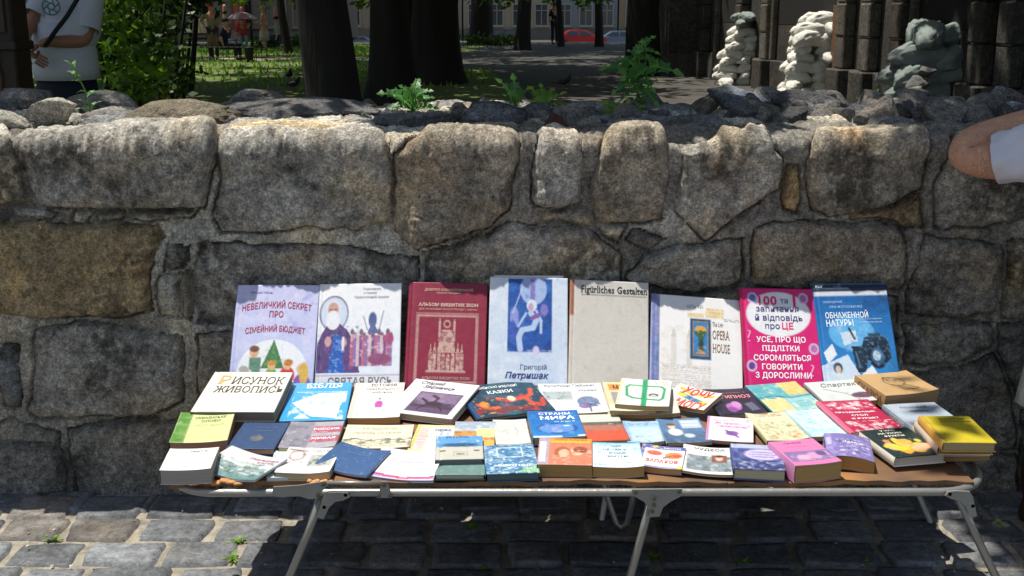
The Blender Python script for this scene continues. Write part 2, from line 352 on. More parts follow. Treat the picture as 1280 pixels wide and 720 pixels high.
ST=[ # polygon in photo pixels, colour, relief (m)
([(-70,150),(8,165),(20,190),(27,215),(38,246),(0,253),(-70,256)],G,.035),
([(16,176),(55,158),(262,157),(272,172),(272,195),(263,225),(258,259),(150,261),(60,258),(40,238),(28,205)],G,.06),
([(278,168),(300,152),(440,150),(485,175),(492,200),(492,240),(488,278),(450,287),(330,288),(278,292),(268,268),(276,215)],G,.05),
([(495,192),(530,182),(573,165),(645,160),(650,203),(640,262),(612,280),(590,287),(560,296),(527,310),(502,294),(493,283)],BR,.06),
([(670,170),(690,164),(720,168),(727,210),(722,253),(700,259),(668,257),(664,220)],G,.05),
([(755,175),(790,168),(827,172),(832,220),(827,275),(787,283),(743,277),(739,225)],BR,.055),
([(852,187),(893,177),(950,183),(975,196),(977,235),(958,244),(935,262),(883,298),(862,284),(843,263),(848,217)],G,.06),
([(982,206),(1000,207),(999,266),(979,264)],OC,.03),
([(1007,195),(1022,170),(1134,168),(1157,192),(1153,235),(1096,260),(1033,270),(1015,262),(1007,240)],BR,.06),
([(1174,215),(1190,185),(1330,180),(1400,190),(1400,275),(1290,272),(1220,284),(1165,281),(1166,240)],G,.05),
([(676,262),(735,263),(741,276),(735,280),(680,274)],BR,.02),
([(18,258),(70,264),(66,274),(25,268)],LT,.02),([(90,264),(112,268),(108,279),(88,276)],LT,.02),([(160,264),(248,262),(240,272),(165,276)],LT,.025),([(118,266),(152,266),(150,276),(120,276)],G,.02),
([(-70,268),(90,278),(194,281),(204,293),(192,316),(192,388),(155,394),(58,394),(0,386),(-70,384)],OC,.06),
([(206,303),(240,307),(236,322),(228,337),(206,338)],G,.03),([(200,342),(222,342),(222,398),(198,395)],LT,.025),([(227,340),(240,338),(238,400),(226,398)],BR,.03),
([(250,304),(330,303),(397,308),(470,314),(526,318),(525,350),(522,404),(420,408),(300,406),(248,404),(240,350)],G,.05),
([(532,313),(590,296),(640,280),(735,285),(773,318),(774,352),(740,370),(640,368),(535,366)],G,.05),
([(744,280),(783,284),(778,292),(772,305),(756,296)],LT,.03),([(780,300),(792,289),(830,302),(803,316)],DK,.04),
([(802,322),(873,303),(930,300),(932,337),(926,352),(860,364),(785,358),(780,345)],G,.05),
([(942,288),(975,279),(1060,275),(1119,281),(1127,295),(1127,350),(1119,358),(1000,362),(940,358)],BR,.05),
([(1155,292),(1200,296),(1247,308),(1251,342),(1239,386),(1180,394),(1132,388),(1128,365),(1139,338)],DK,.06),
([(1254,300),(1400,310),(1400,398),(1250,396),(1258,342)],G,.04),
([(1060,262),(1098,264),(1150,243),(1155,286),(1128,288),(1118,276),(1066,272)],OC,.025),
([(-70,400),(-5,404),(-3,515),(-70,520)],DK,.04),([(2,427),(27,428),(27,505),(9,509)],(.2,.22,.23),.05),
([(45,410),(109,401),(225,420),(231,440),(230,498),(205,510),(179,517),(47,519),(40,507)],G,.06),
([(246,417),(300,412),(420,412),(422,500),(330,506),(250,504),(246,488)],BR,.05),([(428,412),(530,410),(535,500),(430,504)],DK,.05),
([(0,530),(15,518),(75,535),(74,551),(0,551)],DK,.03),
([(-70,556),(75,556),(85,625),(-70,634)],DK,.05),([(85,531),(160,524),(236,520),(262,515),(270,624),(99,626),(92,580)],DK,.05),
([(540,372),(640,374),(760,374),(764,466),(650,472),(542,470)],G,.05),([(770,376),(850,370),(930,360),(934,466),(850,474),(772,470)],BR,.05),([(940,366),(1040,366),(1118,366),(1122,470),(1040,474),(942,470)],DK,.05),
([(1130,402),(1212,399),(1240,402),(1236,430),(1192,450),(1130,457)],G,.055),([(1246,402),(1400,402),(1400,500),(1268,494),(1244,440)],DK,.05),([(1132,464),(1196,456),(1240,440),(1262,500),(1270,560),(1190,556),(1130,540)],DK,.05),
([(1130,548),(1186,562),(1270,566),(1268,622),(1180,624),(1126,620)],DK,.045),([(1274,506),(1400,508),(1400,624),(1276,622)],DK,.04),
]
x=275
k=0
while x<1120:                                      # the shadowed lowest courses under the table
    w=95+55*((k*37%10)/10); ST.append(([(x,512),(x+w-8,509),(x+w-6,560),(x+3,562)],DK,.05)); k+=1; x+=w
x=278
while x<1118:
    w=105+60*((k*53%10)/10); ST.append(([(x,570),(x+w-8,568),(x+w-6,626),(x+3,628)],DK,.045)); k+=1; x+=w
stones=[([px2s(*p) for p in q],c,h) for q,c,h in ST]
for sgn,xa,xb in((-1,1.66,2.75),(1,1.92,2.75)):    # the wall runs on outside the picture
    s=0.01
    for hh in(.17,.2,.24,.2,.26):
        x=xa+random.uniform(-.02,.05)*0
        while x<xb-.1:
            w=random.uniform(.25,.5); x2=min(x+w,xb); j=lambda:random.uniform(-.012,.012)
            q=[(sgn*(x+.01+j()),s+.01+j()),(sgn*(x2-.01+j()),s+.01+j()),(sgn*(x2-.01+j()),s+hh-.01+j()),(sgn*(x+.01+j()),s+hh-.01+j())]
            stones.append((q,random.choice([G,BR,DK,G]),.05)); x=x2
        s+=hh
for xa,xb in((-2.7,2.7),):                          # the flat-topped stones further back on the top
    for s0 in(H0+.34,H0+.62):
        x=xa
        while x<xb:
            w=random.uniform(.22,.5); j=lambda:random.uniform(-.02,.02)
            stones.append(([(x+.015,s0+j()),(x+w-.015,s0+j()),(x+w-.015,s0+.24+j()),(x+.015,s0+.24+j())],random.choice([G,DK,(.2,.205,.21)]),.012)); x+=w
nx=1130; sv=np.concatenate([np.linspace(-.03,H0,216),np.linspace(H0,H0+.075,20)[1:],np.linspace(H0+.075,H0+.9,100)[1:]]); ns=len(sv)
xv=np.linspace(-2.72,2.72,nx); X,S=np.meshgrid(xv,sv)
P=np.stack([X,S,X*0],-1)
Xw=X+.030*fbm(P,7,3,21)+.018*fbm(P,26,3,25); Sw=S+.030*fbm(P,7,3,31)+.018*fbm(P,26,3,35)
best=np.full(X.shape,-1e9); sid=np.full(X.shape,-1,int)
for i,(q,c,h) in enumerate(stones):
    q=np.array(q); lo=q.min(0)-.05; hi=q.max(0)+.05
    ix=np.searchsorted(xv,[lo[0],hi[0]]); iy=np.searchsorted(sv,[lo[1],hi[1]])
    if ix[1]<=ix[0] or iy[1]<=iy[0]: continue
    sl=(slice(iy[0],iy[1]),slice(ix[0],ix[1])); px_,py_=Xw[sl],Sw[sl]; ins=np.zeros(px_.shape,bool); dm=np.full(px_.shape,9.)
    for a,b in zip(q,np.roll(q,-1,0)):
        e=b-a; t=np.clip(((px_-a[0])*e[0]+(py_-a[1])*e[1])/(e@e+1e-12),0,1); dm=np.minimum(dm,np.hypot(px_-a[0]-t*e[0],py_-a[1]-t*e[1]))
        cr=((a[1]>py_)!=(b[1]>py_))&(px_<(b[0]-a[0])*(py_-a[1])/((b[1]-a[1])+1e-12)+a[0]); ins^=cr
    sd_=np.where(ins,dm,-dm); upd=sd_>best[sl]; best[sl]=np.where(upd,sd_,best[sl]); sid[sl]=np.where(upd&(sd_>-.002),i,np.where(upd,-1,sid[sl]))
best=np.clip(best,-.06,.2)
H=.014+.030*fbm(P,16,4,41)+.016*fbm(P,55,3,44)-.035*np.clip(fbm(P,4.3,3,47)*4-.2,0,1)      # rough mortar
tint=np.zeros(X.shape+(3,)); 
pale=np.clip(fbm(P,3.0,3,51)*5+.45,0,1)[...,None]
tint[:]=np.array([.3,.275,.235])*(1-pale)+np.array([.66,.62,.53])*pale
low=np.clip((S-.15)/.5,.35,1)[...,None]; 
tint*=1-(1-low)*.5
rel=np.zeros(X.shape)
for i,(q,c,h) in enumerate(stones):
    m=sid==i
    if not m.any(): continue
    d=np.maximum(best[m],0); pr=(1-np.exp(-(d/.0075)))*(1-.22*np.exp(-d/.035)); Pm=P[m]+np.array([0,0,i*3.7])
    cx=np.mean([a[0] for a in q]); cs=np.mean([a[1] for a in q]); tx,ty=random.uniform(-.07,.07),random.uniform(-.10,.05)
    fac=np.abs(fbm(Pm,4.5,2,61+i))*.042+np.round(fbm(Pm,7,2,161+i)*9)/9*.022                          # broad facets
    rg=np.abs(fbm(Pm,9,5,71))*.020+fbm(Pm,26,5,81,.62)*.020+fbm(Pm,75,2,83)*.010
    rs=np.random.RandomState(500+i); dx,dy=Pm[:,0]-cx,Pm[:,1]-cs; qa=np.array(q); ex_,ey_=np.ptp(qa[:,0])/2,np.ptp(qa[:,1])/2; pl=np.full(len(dx),9.)
    for kk_ in range(9):
        an=rs.rand()*6.283; an=-an if (math.sin(an)>0 and cs>.75) else an; sl_=.12+.55*rs.rand(); rr0=(abs(math.cos(an))*ex_+abs(math.sin(an))*ey_)*(.45+.5*rs.rand()); pl=np.minimum(pl,-sl_*np.maximum(dx*math.cos(an)+dy*math.sin(an)-rr0,0))
    h=h*.62; pr=(1-np.exp(-(d/.005)))
    H[m]=-.004+pr*(h+pl*.8+fac+tx*(Pm[:,0]-cx)+ty*(Pm[:,1]-cs)-rg+.008)
    cc=np.array(c)*np.array([1.13,1.12,1.09])*random.uniform(.85,1.15); tint[m]=cc*(1+.45*np.clip((Pm[:,1]-H0+.01)/.05,0,1))[:,None]  # tint raised on the stone tops: sunlit brightness put into the colour
    ed=np.exp(-d/.02)[:,None]*.25; tint[m]=tint[m]*(1-ed)+np.array([.33,.29,.21])*ed
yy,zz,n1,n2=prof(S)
cr_=np.exp(-(best/.0035)**2); H=H+(.012+.02*fbm(P,5,2,171))*np.exp(-((S-(H0-.004))/.030)**2); H=H-.020*cr_*np.clip(fbm(P,6,3,141)*5+.6,0,1)
crust=np.clip((fbm(P,5,5,151,.65)+.10*np.clip((S-.75)/.4,-1,1))*6-.05,0,1)*np.clip(fbm(P,38,3,153,.7)*6+.75,0,1)*(S<H0+.02)
tan_=np.clip(fbm(P+9,3.6,4,155)*5-.15,0,1); sp_=1+.55*fbm(P,95,2,157)+.5*fbm(P,34,3,159,.7)
st_=(sid>=0)[...,None]
tint=np.where(st_,tint*(1-.62*crust[...,None])*(1+tan_[...,None]*(np.array([1.25,1.05,.74])-1)),tint)*np.clip(sp_,.3,1.9)[...,None]
H=np.where(S>H0+.3,H+np.clip((S-H0-.3)/.5,0,1)*.05*fbm(P,4,3,91)*1.0,H)
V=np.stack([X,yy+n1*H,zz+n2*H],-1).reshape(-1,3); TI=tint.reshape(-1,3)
# back of the wall
wall=empty('stone_wall',(0,3.7,0),0,'long ruined wall of rough grey and ochre rubble stones behind the book stall','wall')
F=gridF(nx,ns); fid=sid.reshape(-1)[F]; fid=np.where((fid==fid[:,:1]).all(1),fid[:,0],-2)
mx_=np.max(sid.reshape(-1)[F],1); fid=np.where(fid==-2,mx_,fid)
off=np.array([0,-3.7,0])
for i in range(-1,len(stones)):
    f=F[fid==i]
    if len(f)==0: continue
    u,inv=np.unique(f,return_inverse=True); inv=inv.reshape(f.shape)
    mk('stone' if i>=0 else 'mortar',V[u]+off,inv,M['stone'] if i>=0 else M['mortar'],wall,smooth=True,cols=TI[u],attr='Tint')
yb=float(yy[-1,0]); zb=float(zz[-1,0])
mb=MB(); mb.box((0,yb+.02-3.7,zb/2-.03),(5.44,.04,zb-.02)); mb.box((-2.74,(3.3+yb)/2-3.7,.53),(.04,yb-3.3,1.06)); mb.box((2.74,(3.3+yb)/2-3.7,.53),(.04,yb-3.3,1.06))
mb.cur=None; o=mb.build('backing',M['mortar'],wall); a=o.data.color_attributes.new('Tint','FLOAT_COLOR','POINT'); a.data.foreach_set('color',np.tile([.2,.19,.17,1],len(o.data.vertices)))
# ---------------------------------------------------------------- loose rocks on the wall top
def icos(sub):
    bm=bmesh.new(); bmesh.ops.create_icosphere(bm,subdivisions=sub,radius=1); bm.verts.index_update()
    V=np.array([v.co[:] for v in bm.verts]); F=[[v.index for v in f.verts] for f in bm.faces]; bm.free(); return V,F
ICO4=icos(5); ICO3=icos(3)
def rock_mesh(seed,dims,c,ico=None,cuts=9,rough=.1):
    V,F=ico or ICO4; r=np.random.RandomState(seed); P=V.copy()
    for k in range(cuts):
        n=r.randn(3); n/=np.linalg.norm(n); n[2]*=.8; d=.30+.42*r.rand(); t=P@n-d; P=P-np.maximum(t,0)[:,None]*n*.93
    P+=V*(fbm(P+seed*3.1,1.7,5,seed)[:,None]*rough*2.2+fbm(P+seed,9,3,seed+5)[:,None]*rough*.55)
    P=P/ (P.max(0)-P.min(0))*2; P=(P-(P.max(0)+P.min(0))/2)*np.array(dims)/2
    me=bpy.data.meshes.new('rock'); me.from_pydata(P.tolist(),[],F); me.materials.append(M['rock']); me.polygons.foreach_set('use_smooth',np.ones(len(F),bool))
    a=me.color_attributes.new('Tint','FLOAT_COLOR','POINT'); cc=np.ones((len(P),4)); cc[:,:3]=c; a.data.foreach_set('color',cc.ravel().astype(np.float32)); return me
BL_=(.2,.203,.21); TN=(.5,.47,.39)
RK=[(62,139,78,34,3.62,TN,'cream rounded boulder sitting on the wall top by the weed at far left',0),
(6,146,64,20,3.5,TN,'flat cream rock at the left edge of the wall top, left of the rounded boulder',.1),
(232,142,142,36,3.72,(.27,.23,.16),'long angular rock with brown right face on the wall top behind the big left block',-.05),
(146,145,98,24,3.86,G,'low grey rock between the rounded cream boulder and the long brown-sided rock',.05),
(372,140,205,34,3.85,(.2,.2,.2),'long flat dark grey slab on the wall top in front of the thickest tree trunk',0),
(330,124,84,26,4.08,DK,'dark rounded stone behind the long flat slab near the park lawn',0),
(34,122,78,24,4.08,BL_,'squared grey block at the back edge of the wall below the white T-shirt man',0),
(128,122,92,20,4.1,(.25,.24,.22),'squared grey block at the back edge right of the man in the white T-shirt',0),
(620,142,84,34,3.66,(.2,.21,.23),'rough blue-grey knob of rock above the wide brown stone, left of the red shard',.2),
(520,154,116,28,3.62,(.21,.21,.21),'low dark rock between the long flat slab and the blue-grey knob',.15),
(738,160,36,26,3.5,(.27,.25,.22),'small round speckled rock just right of the red brick shard',0),
(706,148,62,22,3.68,BL_,'flat bluish stone behind the red brick shard',0),
(882,164,104,42,3.6,(.19,.19,.19),'dark grey wedge-shaped rock below the tall thistle weed, right side',-.25),
(944,166,66,22,3.52,(.34,.19,.12),'orange-brown slab wedged right of the dark grey wedge rock',.15),
(924,128,80,42,3.95,(.2,.24,.30),'pointed blue-grey rock standing in front of the left sandbag pile',.2),
(1010,134,96,44,3.9,(.13,.13,.135),'dark pointed rock in front of the bright sandbag pile with a plank',-.15),
(1078,148,70,34,3.8,(.12,.125,.135),'dark rough rock left of the pale flat slab',0),
(1110,156,64,22,3.62,(.3,.31,.33),'pale grey flat slab with a rounded edge on the right part of the wall top',.05),
(1112,163,42,14,3.48,TN,'small sunlit cream stone lying in front of the pale flat slab',0),
(1186,154,128,44,3.72,(.12,.125,.135),'large dark rock left of the resting elbow',.05),
(1172,134,64,30,4.0,(.2,.2,.2),'grey block with flat face above the large dark rock, below the teal sandbags',0),
(1250,122,44,30,4.05,(.33,.33,.33),'pale round rock near the right edge of the wall top',0),
(1262,136,52,20,3.9,(.3,.33,.37),'pale bluish slab beneath the pale round rock at the right edge',.1),
(1140,128,60,34,4.1,(.11,.12,.12),'dark rock at the foot of the teal sandbags',0),
(800,156,70,18,3.6,DK,'low dark crumbled rock at the foot of the tall thistle weed',0)]
for i,(px,py,w,h,y,c,lab,rz) in enumerate(RK):
    p=W(px,py,y=y); k=mpp(y,1.15); ww,hh=w*k,h*k*1.5; zt_=p.z+h*k/2; zb_=topz(y)-.01; hh=max(zt_-zb_,hh*.6)
    box_='block' in lab or 'slab' in lab
    me=rock_mesh(100+i,(ww,max(ww*.55,hh) if not box_ else ww*.5,hh),c,cuts=16 if not box_ else 26,rough=.10)
    tag(link('rock',me,None,(p.x,y,zt_-hh/2),(0,0,rz)),lab,'rock','loose rocks on the wall top')
RKN=['the cream rounded boulder','the flat cream edge rock','the brown-faced angular rock','the low grey rock','the long flat dark slab','the dark rounded stone','the squared block below the T-shirt man','the squared block at the bush','the blue-grey knob','the low dark rock','the round speckled rock','the flat bluish stone','the dark wedge rock','the orange-brown slab','the pointed blue-grey rock','the dark pointed rock','the dark rough rock','the pale flat slab','the sunlit cream stone','the large dark elbow-side rock','the flat-faced grey block','the pale round rock','the pale bluish slab','the rock below the teal sandbags','the crumbled rock by the thistle']
RKP=[(W(q[0],q[1],y=q[4]).x,q[4],n_) for q,n_ in zip(RK,RKN)]
# red brick shard
bm=bmesh.new(); vs=[bm.verts.new(v) for v in[(-.05,-.02,0),(.05,-.02,0),(.05,.05,0),(-.045,.05,0),(-.01,-.005,.052),(.035,.03,.03),(-.015,.045,.045)]]
bmesh.ops.convex_hull(bm,input=vs); bmesh.ops.bevel(bm,geom=bm.edges[:],offset=.002,affect='EDGES'); me=bpy.data.meshes.new('brick_shard'); bm.to_mesh(me); bm.free(); me.materials.append(simple('red_brick','#4f2a22',.9,0,.3,30,.6,80))
p=W(695,163,y=3.52); tag(link('brick_shard',me,None,(p.x,3.52,topz(3.52)+.015),(0,0,.2),(.7,.7,.8)),'dark red triangular brick shard on the wall top left of the small round speckled rock','brick')
RM=[rock_mesh(300+k,(1,.8,.62),[(.17,.17,.165),(.25,.23,.2),(.14,.14,.14),(.24,.225,.2)][k%4],ICO3 if False else icos(4),14,.09) for k in range(8)]
for k in range(230):
    x=random.uniform(-2.3,2.5); 
    if x<-.3 and random.random()<.6: continue
    y=random.uniform(3.62,4.12); s=.03+.09*random.random()**1.4
    if x>.7: s*=1.5
    if x<0: s*=.8
    o=link('rubble_rock',RM[k%8],None,(x,y,topz(y)+s*.18),(random.uniform(-.4,.4),random.uniform(-.4,.4),random.uniform(0,6.28)),(s,s,s*1.25))
    q=min(RKP,key=lambda t:(t[0]-x)**2+(t[1]-y)**2); hx='left of' if x<q[0] else 'right of'; hy='behind' if y>q[1] else 'in front of'; ax_,ay_=abs(x-q[0]),abs(y-q[1]); side=('just ' if math.hypot(ax_,ay_)<.12 else 'well ' if math.hypot(ax_,ay_)>.22 else '')+(hx if ax_>2*ay_ else hy if ay_>2*ax_ else hy.replace('in front of','in front')+' and '+hx)
    tag(o,('tiny ' if s<.045 else 'small ' if s<.07 else 'mid-sized ')+['dark','brownish','blackish','grey'][k%4]+' rubble '+side+' '+q[2],'rock','small rubble on the wall top')
# ---------------------------------------------------------------- the folding camp-bed table
TZ=.44; XL,XR,YF,YB=-.805,1.115,2.425,3.13
tb=empty('folding_table',(.15,2.78,0),0,'low aluminium folding camp bed used as a book stall, covered with thin worn boards','table'); TO=Vector((-.15,-2.78,0))
def rr(x0,x1,y0,y1,r,n=8):
    P=[]
    for cx,cy,a0 in((x1-r,y1-r,0),(x0+r,y1-r,90),(x0+r,y0+r,180),(x1-r,y0+r,270)):
        for k in range(n+1): a=R(a0+90*k/n); P.append((cx+r*math.cos(a),cy+r*math.sin(a)))
    return P
def railz(x): return .420-.006*math.sin((x+.1)*3.1)-.010*max(0,(-x-.45)/.35)
pp=rr(XL,XR,YF,YB,.13); path=[Vector((x,y,railz(x)))+TO for x,y in pp]; path.append(path[0])
MB().tube(path,.0095,10,False).build('side_rail',M['metal'],tb,True)
bm_m,nb,lb,bb=newmat('worn_board')
tc=nd(nb,'ShaderNodeTexCoord'); z=nd(nb,'ShaderNodeTexNoise'); z.inputs['Scale'].default_value=3; z.inputs['Detail'].default_value=8; lb.new(tc.outputs['Object'],z.inputs['Vector'])
rp=ramp(nb,lb,z.outputs['Fac'],[(.35,(.09,.055,.035)),(.52,(.22,.11,.045)),(.7,(.45,.21,.05))]); lb.new(rp.outputs[0],bb.inputs['Base Color']); bb.inputs['Roughness'].default_value=.6
for x0,x1 in((-.79,-.1205),(-.12,.4995),(.50,1.07)):
    n_=28; m_=5; V=[];xs_=np.linspace(x0,x1,n_)
    for zz_ in(0,-.011):
        for j in range(m_):
            for i,x in enumerate(xs_):
                yy_=YF+.022+(YB-YF-.028)*j/(m_-1)+(.004*math.sin(i*1.7+x0*9)+.004*math.sin(i*.6) if j==0 else 0)
                V.append((x,yy_,TZ-.003+zz_+.003*math.sin(x*9)*(1-j/(m_-1))-max(0,(-x-.6))*.03))
    g=gridF(n_,m_); N=n_*m_; F=[tuple(f) for f in g]+[tuple(f[::-1]+N) for f in g]
    F+=[(i,i+N,i+1+N,i+1) for i in range(n_-1)]+[(N-n_+i,N-n_+i+1,2*N-n_+i+1,2*N-n_+i) for i in range(n_-1)]+[(j*n_,(j+1)*n_,(j+1)*n_+N,j*n_+N) for j in range(m_-1)]+[((j+1)*n_-1,(j+1)*n_-1+N,(j+2)*n_-1+N,(j+2)*n_-1) for j in range(m_-1)]
    mk('board',np.array(V)+np.array(TO),F,bm_m,tb)
# crumbling cardboard lips at the left front
for x0,x1,s in((-.775,-.62,1),(-.475,-.42,2)):
    P=[(x0+(x1-x0)*k/9,.0+.004*math.sin(k*2.1+s)) for k in range(10)]
    mb=MB()
    for k in range(9): mb.bbox((TO.x+P[k][0]+.008,TO.y+YF+.012+P[k][1]*.6,TZ+.001+P[k][1]*.5),((x1-x0)/9+.004,.018,.007),Matrix.Rotation(P[k][1]*30,3,'Y'),.002)
    mb.build('cardboard_edge',simple('torn_cardboard','#c08a55',.9,0,.25,40,.5,90),tb)
def leg(xt,xm,xf,yt_=2.44,yb_=3.1,zt_=.412):
    f=[(xt,yt_,zt_),(xt+(xf-xt)*.25,yt_,.31),(xf-.01*(xf-xt),yt_,.03),(xf,yt_+.012,.012),(xf,yt_+.05,.010)]
    b=[(xm,yb_-.05,.010),(xm,yb_-.012,.012),(xm,yb_,.03),(xm-(xm-xt)*.9,yb_,zt_)]
    MB().tube([Vector(p)+TO for p in f+b],.0098,10).build('leg',M['metal'],tb,True)
leg(-.436,-.595,-.60); leg(.325,.265,.24); leg(1.03,1.235,1.235)
mb=MB(); mb.tube([Vector(p)+TO for p in[(.21,2.90,.40),(.262,2.88,.20),(.285,2.87,.135),(.30,2.865,.122),(.315,2.86,.135),(.325,2.85,.20),(.345,2.83,.40)]],.0085,10).build('brace',M['metal'],tb,True)
for x in(-.62,.6): MB().tube([Vector((x,YF,.42))+TO,Vector((x,YB,.42))+TO],.008,8).build('cross_bar',M['metal'],tb,True)
FR=Matrix(((1,0,0),(0,0,-1),(0,1,0)))              # local xy -> world xz, extruded to -y
def plate(name,poly,x,y,z,h=.004):
    Mx=Matrix.Translation(Vector((x,y,z))+TO)@FR.to_4x4(); return MB().prism(poly,h,Mx).build(name,M['metaldark'],tb)
gus=[(-.062,.008),(.055,.010),(.052,-.008),(.03,-.02),(.012,-.035),(.004,-.058),(-.018,-.06),(-.022,-.04),(-.032,-.022),(-.058,-.006)]
plate('bracket',gus,.335,2.4145,.425,.004)
plate('bracket',[(-.018,-.012),(.018,-.012),(.015,.002),(.006,.028),(-.006,.028),(-.012,.002)],-.292,2.4145,.425)
plate('hinge_plate',[(-.125,-.01),(-.12,.012),(-.06,.016),(.0,.026),(.006,.018),(-.01,.0),(-.02,-.016),(-.04,-.018),(-.07,-.008),(-.1,-.014)],-.425,2.4145,.428)
el=[(0,.010),(.03,.012),(.05,.010),(.055,0),(.04,-.008),(.02,-.012),(.006,-.026),(-.008,-.055),(-.022,-.05),(-.014,-.022),(-.008,-.002)]
plate('elbow_plate',el,-.425,2.412,.417,.006)
plate('elbow_plate',[(-x,y) for x,y in el][::-1],1.045,2.412,.42,.006)
mb=MB(); F2=FR.to_4x4()
def bolt(x,z,y=2.409,r=.0045):
    o=MB(); o.prism([(r*math.cos(k*math.pi/4),r*math.sin(k*math.pi/4)) for k in range(8)],.003,Matrix.Translation(Vector((x,y,z))+TO)@F2); o.build('bolt',M['steel'],tb)
for x,z in((.283,.427),(.382,.429),(.325,.412),(.325,.396),(.322,.380),(-.305,.418),(-.278,.418),(-.292,.445),(-.43,.446),(-.443,.42),(-.38,.422),(-.43,.392),(1.0,.424),(1.055,.395)): bolt(x,z)
MB().tube([Vector((-.425,2.416,.448))+TO,Vector((-.30,2.416,.447))+TO],.005,8).build('hinge_rod',M['metal'],tb,True)
# ---------------------------------------------------------------- cover painting (flat print)
class Art:
    def __init__(s,n,m,c='#ffffff'):
        s.n,s.m=n,m; u,v=np.meshgrid(np.linspace(0,1,n),np.linspace(1,0,m)); s.u,s.v=u,v; s.c=np.tile(hexc(c),(m,n,1)); s.a=m/n; s.px=1.2/n
    def _b(s,mask,c): s.c=s.c*(1-mask[...,None])+hexc(c)*mask[...,None]; return s
    def _s(s,d): return np.clip(.5-d/s.px,0,1)
    def rect(s,a,b,c,d,col): e=np.maximum(np.maximum(a-s.u,s.u-c),np.maximum(b-s.v,s.v-d)); return s._b(s._s(e),col)
    def frame(s,a,b,c,d,w,col): 
        e=np.maximum(np.maximum(a-s.u,s.u-c),np.maximum(b-s.v,s.v-d)); return s._b(s._s(np.abs(e+w/2)-w/2),col)
    def ell(s,x,y,rx,ry,col,ring=0):
        d=(np.hypot((s.u-x)/rx,(s.v-y)/ry)-1)*min(rx,ry)
        if ring: d=np.abs(d)-ring
        return s._b(s._s(d),col)
    def line(s,P,w,col):
        for (x0,y0),(x1,y1) in zip(P[:-1],P[1:]):
            ex,ey=x1-x0,(y1-y0)*s.a; t=np.clip(((s.u-x0)*ex+(s.v-y0)*s.a*ey)/(ex*ex+ey*ey+1e-9),0,1)
            s._b(s._s(np.hypot(s.u-x0-t*ex,(s.v-y0)*s.a-t*ey)-w),col)
        return s
    def poly(s,P,col):
        ins=np.zeros(s.u.shape,bool); n=len(P)
        for i in range(n):
            (x0,y0),(x1,y1)=P[i],P[(i+1)%n]; ins^=((y0>s.v)!=(y1>s.v))&(s.u<(x1-x0)*(s.v-y0)/((y1-y0)+1e-12)+x0)
        return s._b(ins*1.0,col)
    def noise(s,col,sc=6,th=.0,soft=.12,amt=1,seed=0,box=None,sy=1):
        f=fbm(np.stack([s.u,s.v*s.a*sy,s.u*0+seed],-1),sc*1.35,5,seed,.6); k=np.clip((f-th)/(soft*1.7),0,1)*amt*.85
        if box: k=k*((s.u>box[0])&(s.u<box[2])&(s.v>box[1])&(s.v<box[3]))
        return s._b(k,col)
    def grad(s,c0,c1,box=(0,0,1,1),ax='v'):
        t=((s.v-box[1])/(box[3]-box[1]) if ax=='v' else (s.u-box[0])/(box[2]-box[0])); k=(t>=0)&(t<=1)&(s.u>=box[0])&(s.u<=box[2])&(s.v>=box[1])&(s.v<=box[3])
        cc=hexc(c0)*(1-t[...,None])+hexc(c1)*t[...,None]; s.c=np.where(k[...,None],cc,s.c); return s
    def micro(s,a,b,c,d,col,rows=4,amt=.6,seed=1,fill=.5):     # unreadably small lines of print
        r=(s.v-b)/(d-b)*rows; k=((r%1)<fill)&(s.u>a)&(s.u<c)&(s.v>b)&(s.v<d); g=_h(np.floor(s.u*90).astype(int),np.floor(r).astype(int),np.zeros(s.u.shape,int),seed)>.3
        return s._b(k*g*amt,col)
    def blobs(s,cols,n,box,r,seed=0):
        q=np.random.RandomState(seed)
        for k in range(n): s.ell(box[0]+(box[2]-box[0])*q.rand(),box[1]+(box[3]-box[1])*q.rand(),r*(.5+q.rand()),r*(.4+q.rand()),cols[k%len(cols)])
        return s
# ---------------------------------------------------------------- lettering: glyph outlines turned into thin print
_dg=bpy.context.evaluated_depsgraph_get; _tc={}
def glyphs(t,bold=0,shear=0,serif=False,space=1):
    key=(t,bold,shear,serif,space)
    if key in _tc: return _tc[key]
    c=bpy.data.curves.new('text','FONT'); c.body=t; c.resolution_u=2; c.offset=bold; c.shear=0; c.space_character=space; c.fill_mode='FRONT'
    o=bpy.data.objects.new('text',c); C.objects.link(o); e=o.evaluated_get(_dg()); m=e.to_mesh()
    V=np.array([v.co[:2] for v in m.vertices]); bm=bmesh.new(); bm.from_mesh(m)
    bmesh.ops.triangulate(bm,faces=bm.faces[:]); F=[[v.index for v in f.verts] for f in bm.faces]
    ex=[]
    if serif:
        for ed in bm.edges:
            if len(ed.link_faces)!=1: continue
            a,b=ed.verts[0].co,ed.verts[1].co; L=abs(a.x-b.x)
            if abs(a.y-b.y)<.004 and .04<L<.2+bold*2:
                fy=sum(v.co.y for v in ed.link_faces[0].verts)/3; up=fy>a.y
                x0,x1=min(a.x,b.x)-.06,max(a.x,b.x)+.06; y0=a.y; h=.05*(1 if up else -1); ex.append((x0,x1,y0,y0+h))
    bm.free(); e.to_mesh_clear(); bpy.data.objects.remove(o); bpy.data.curves.remove(c)
    V=V.tolist()
    for x0,x1,y0,y1 in ex:
        n=len(V); V+=[[x0,min(y0,y1)],[x1,min(y0,y1)],[x1,max(y0,y1)],[x0,max(y0,y1)]]; F+=[[n,n+1,n+2],[n,n+2,n+3]]
    V=np.array(V) if len(V) else np.zeros((0,2))
    if len(V): V[:,0]+=V[:,1]*shear; V-= [ (V[:,0].min()+V[:,0].max())/2, V[:,1].min() ]
    _tc[key]=(V,F); return _tc[key]
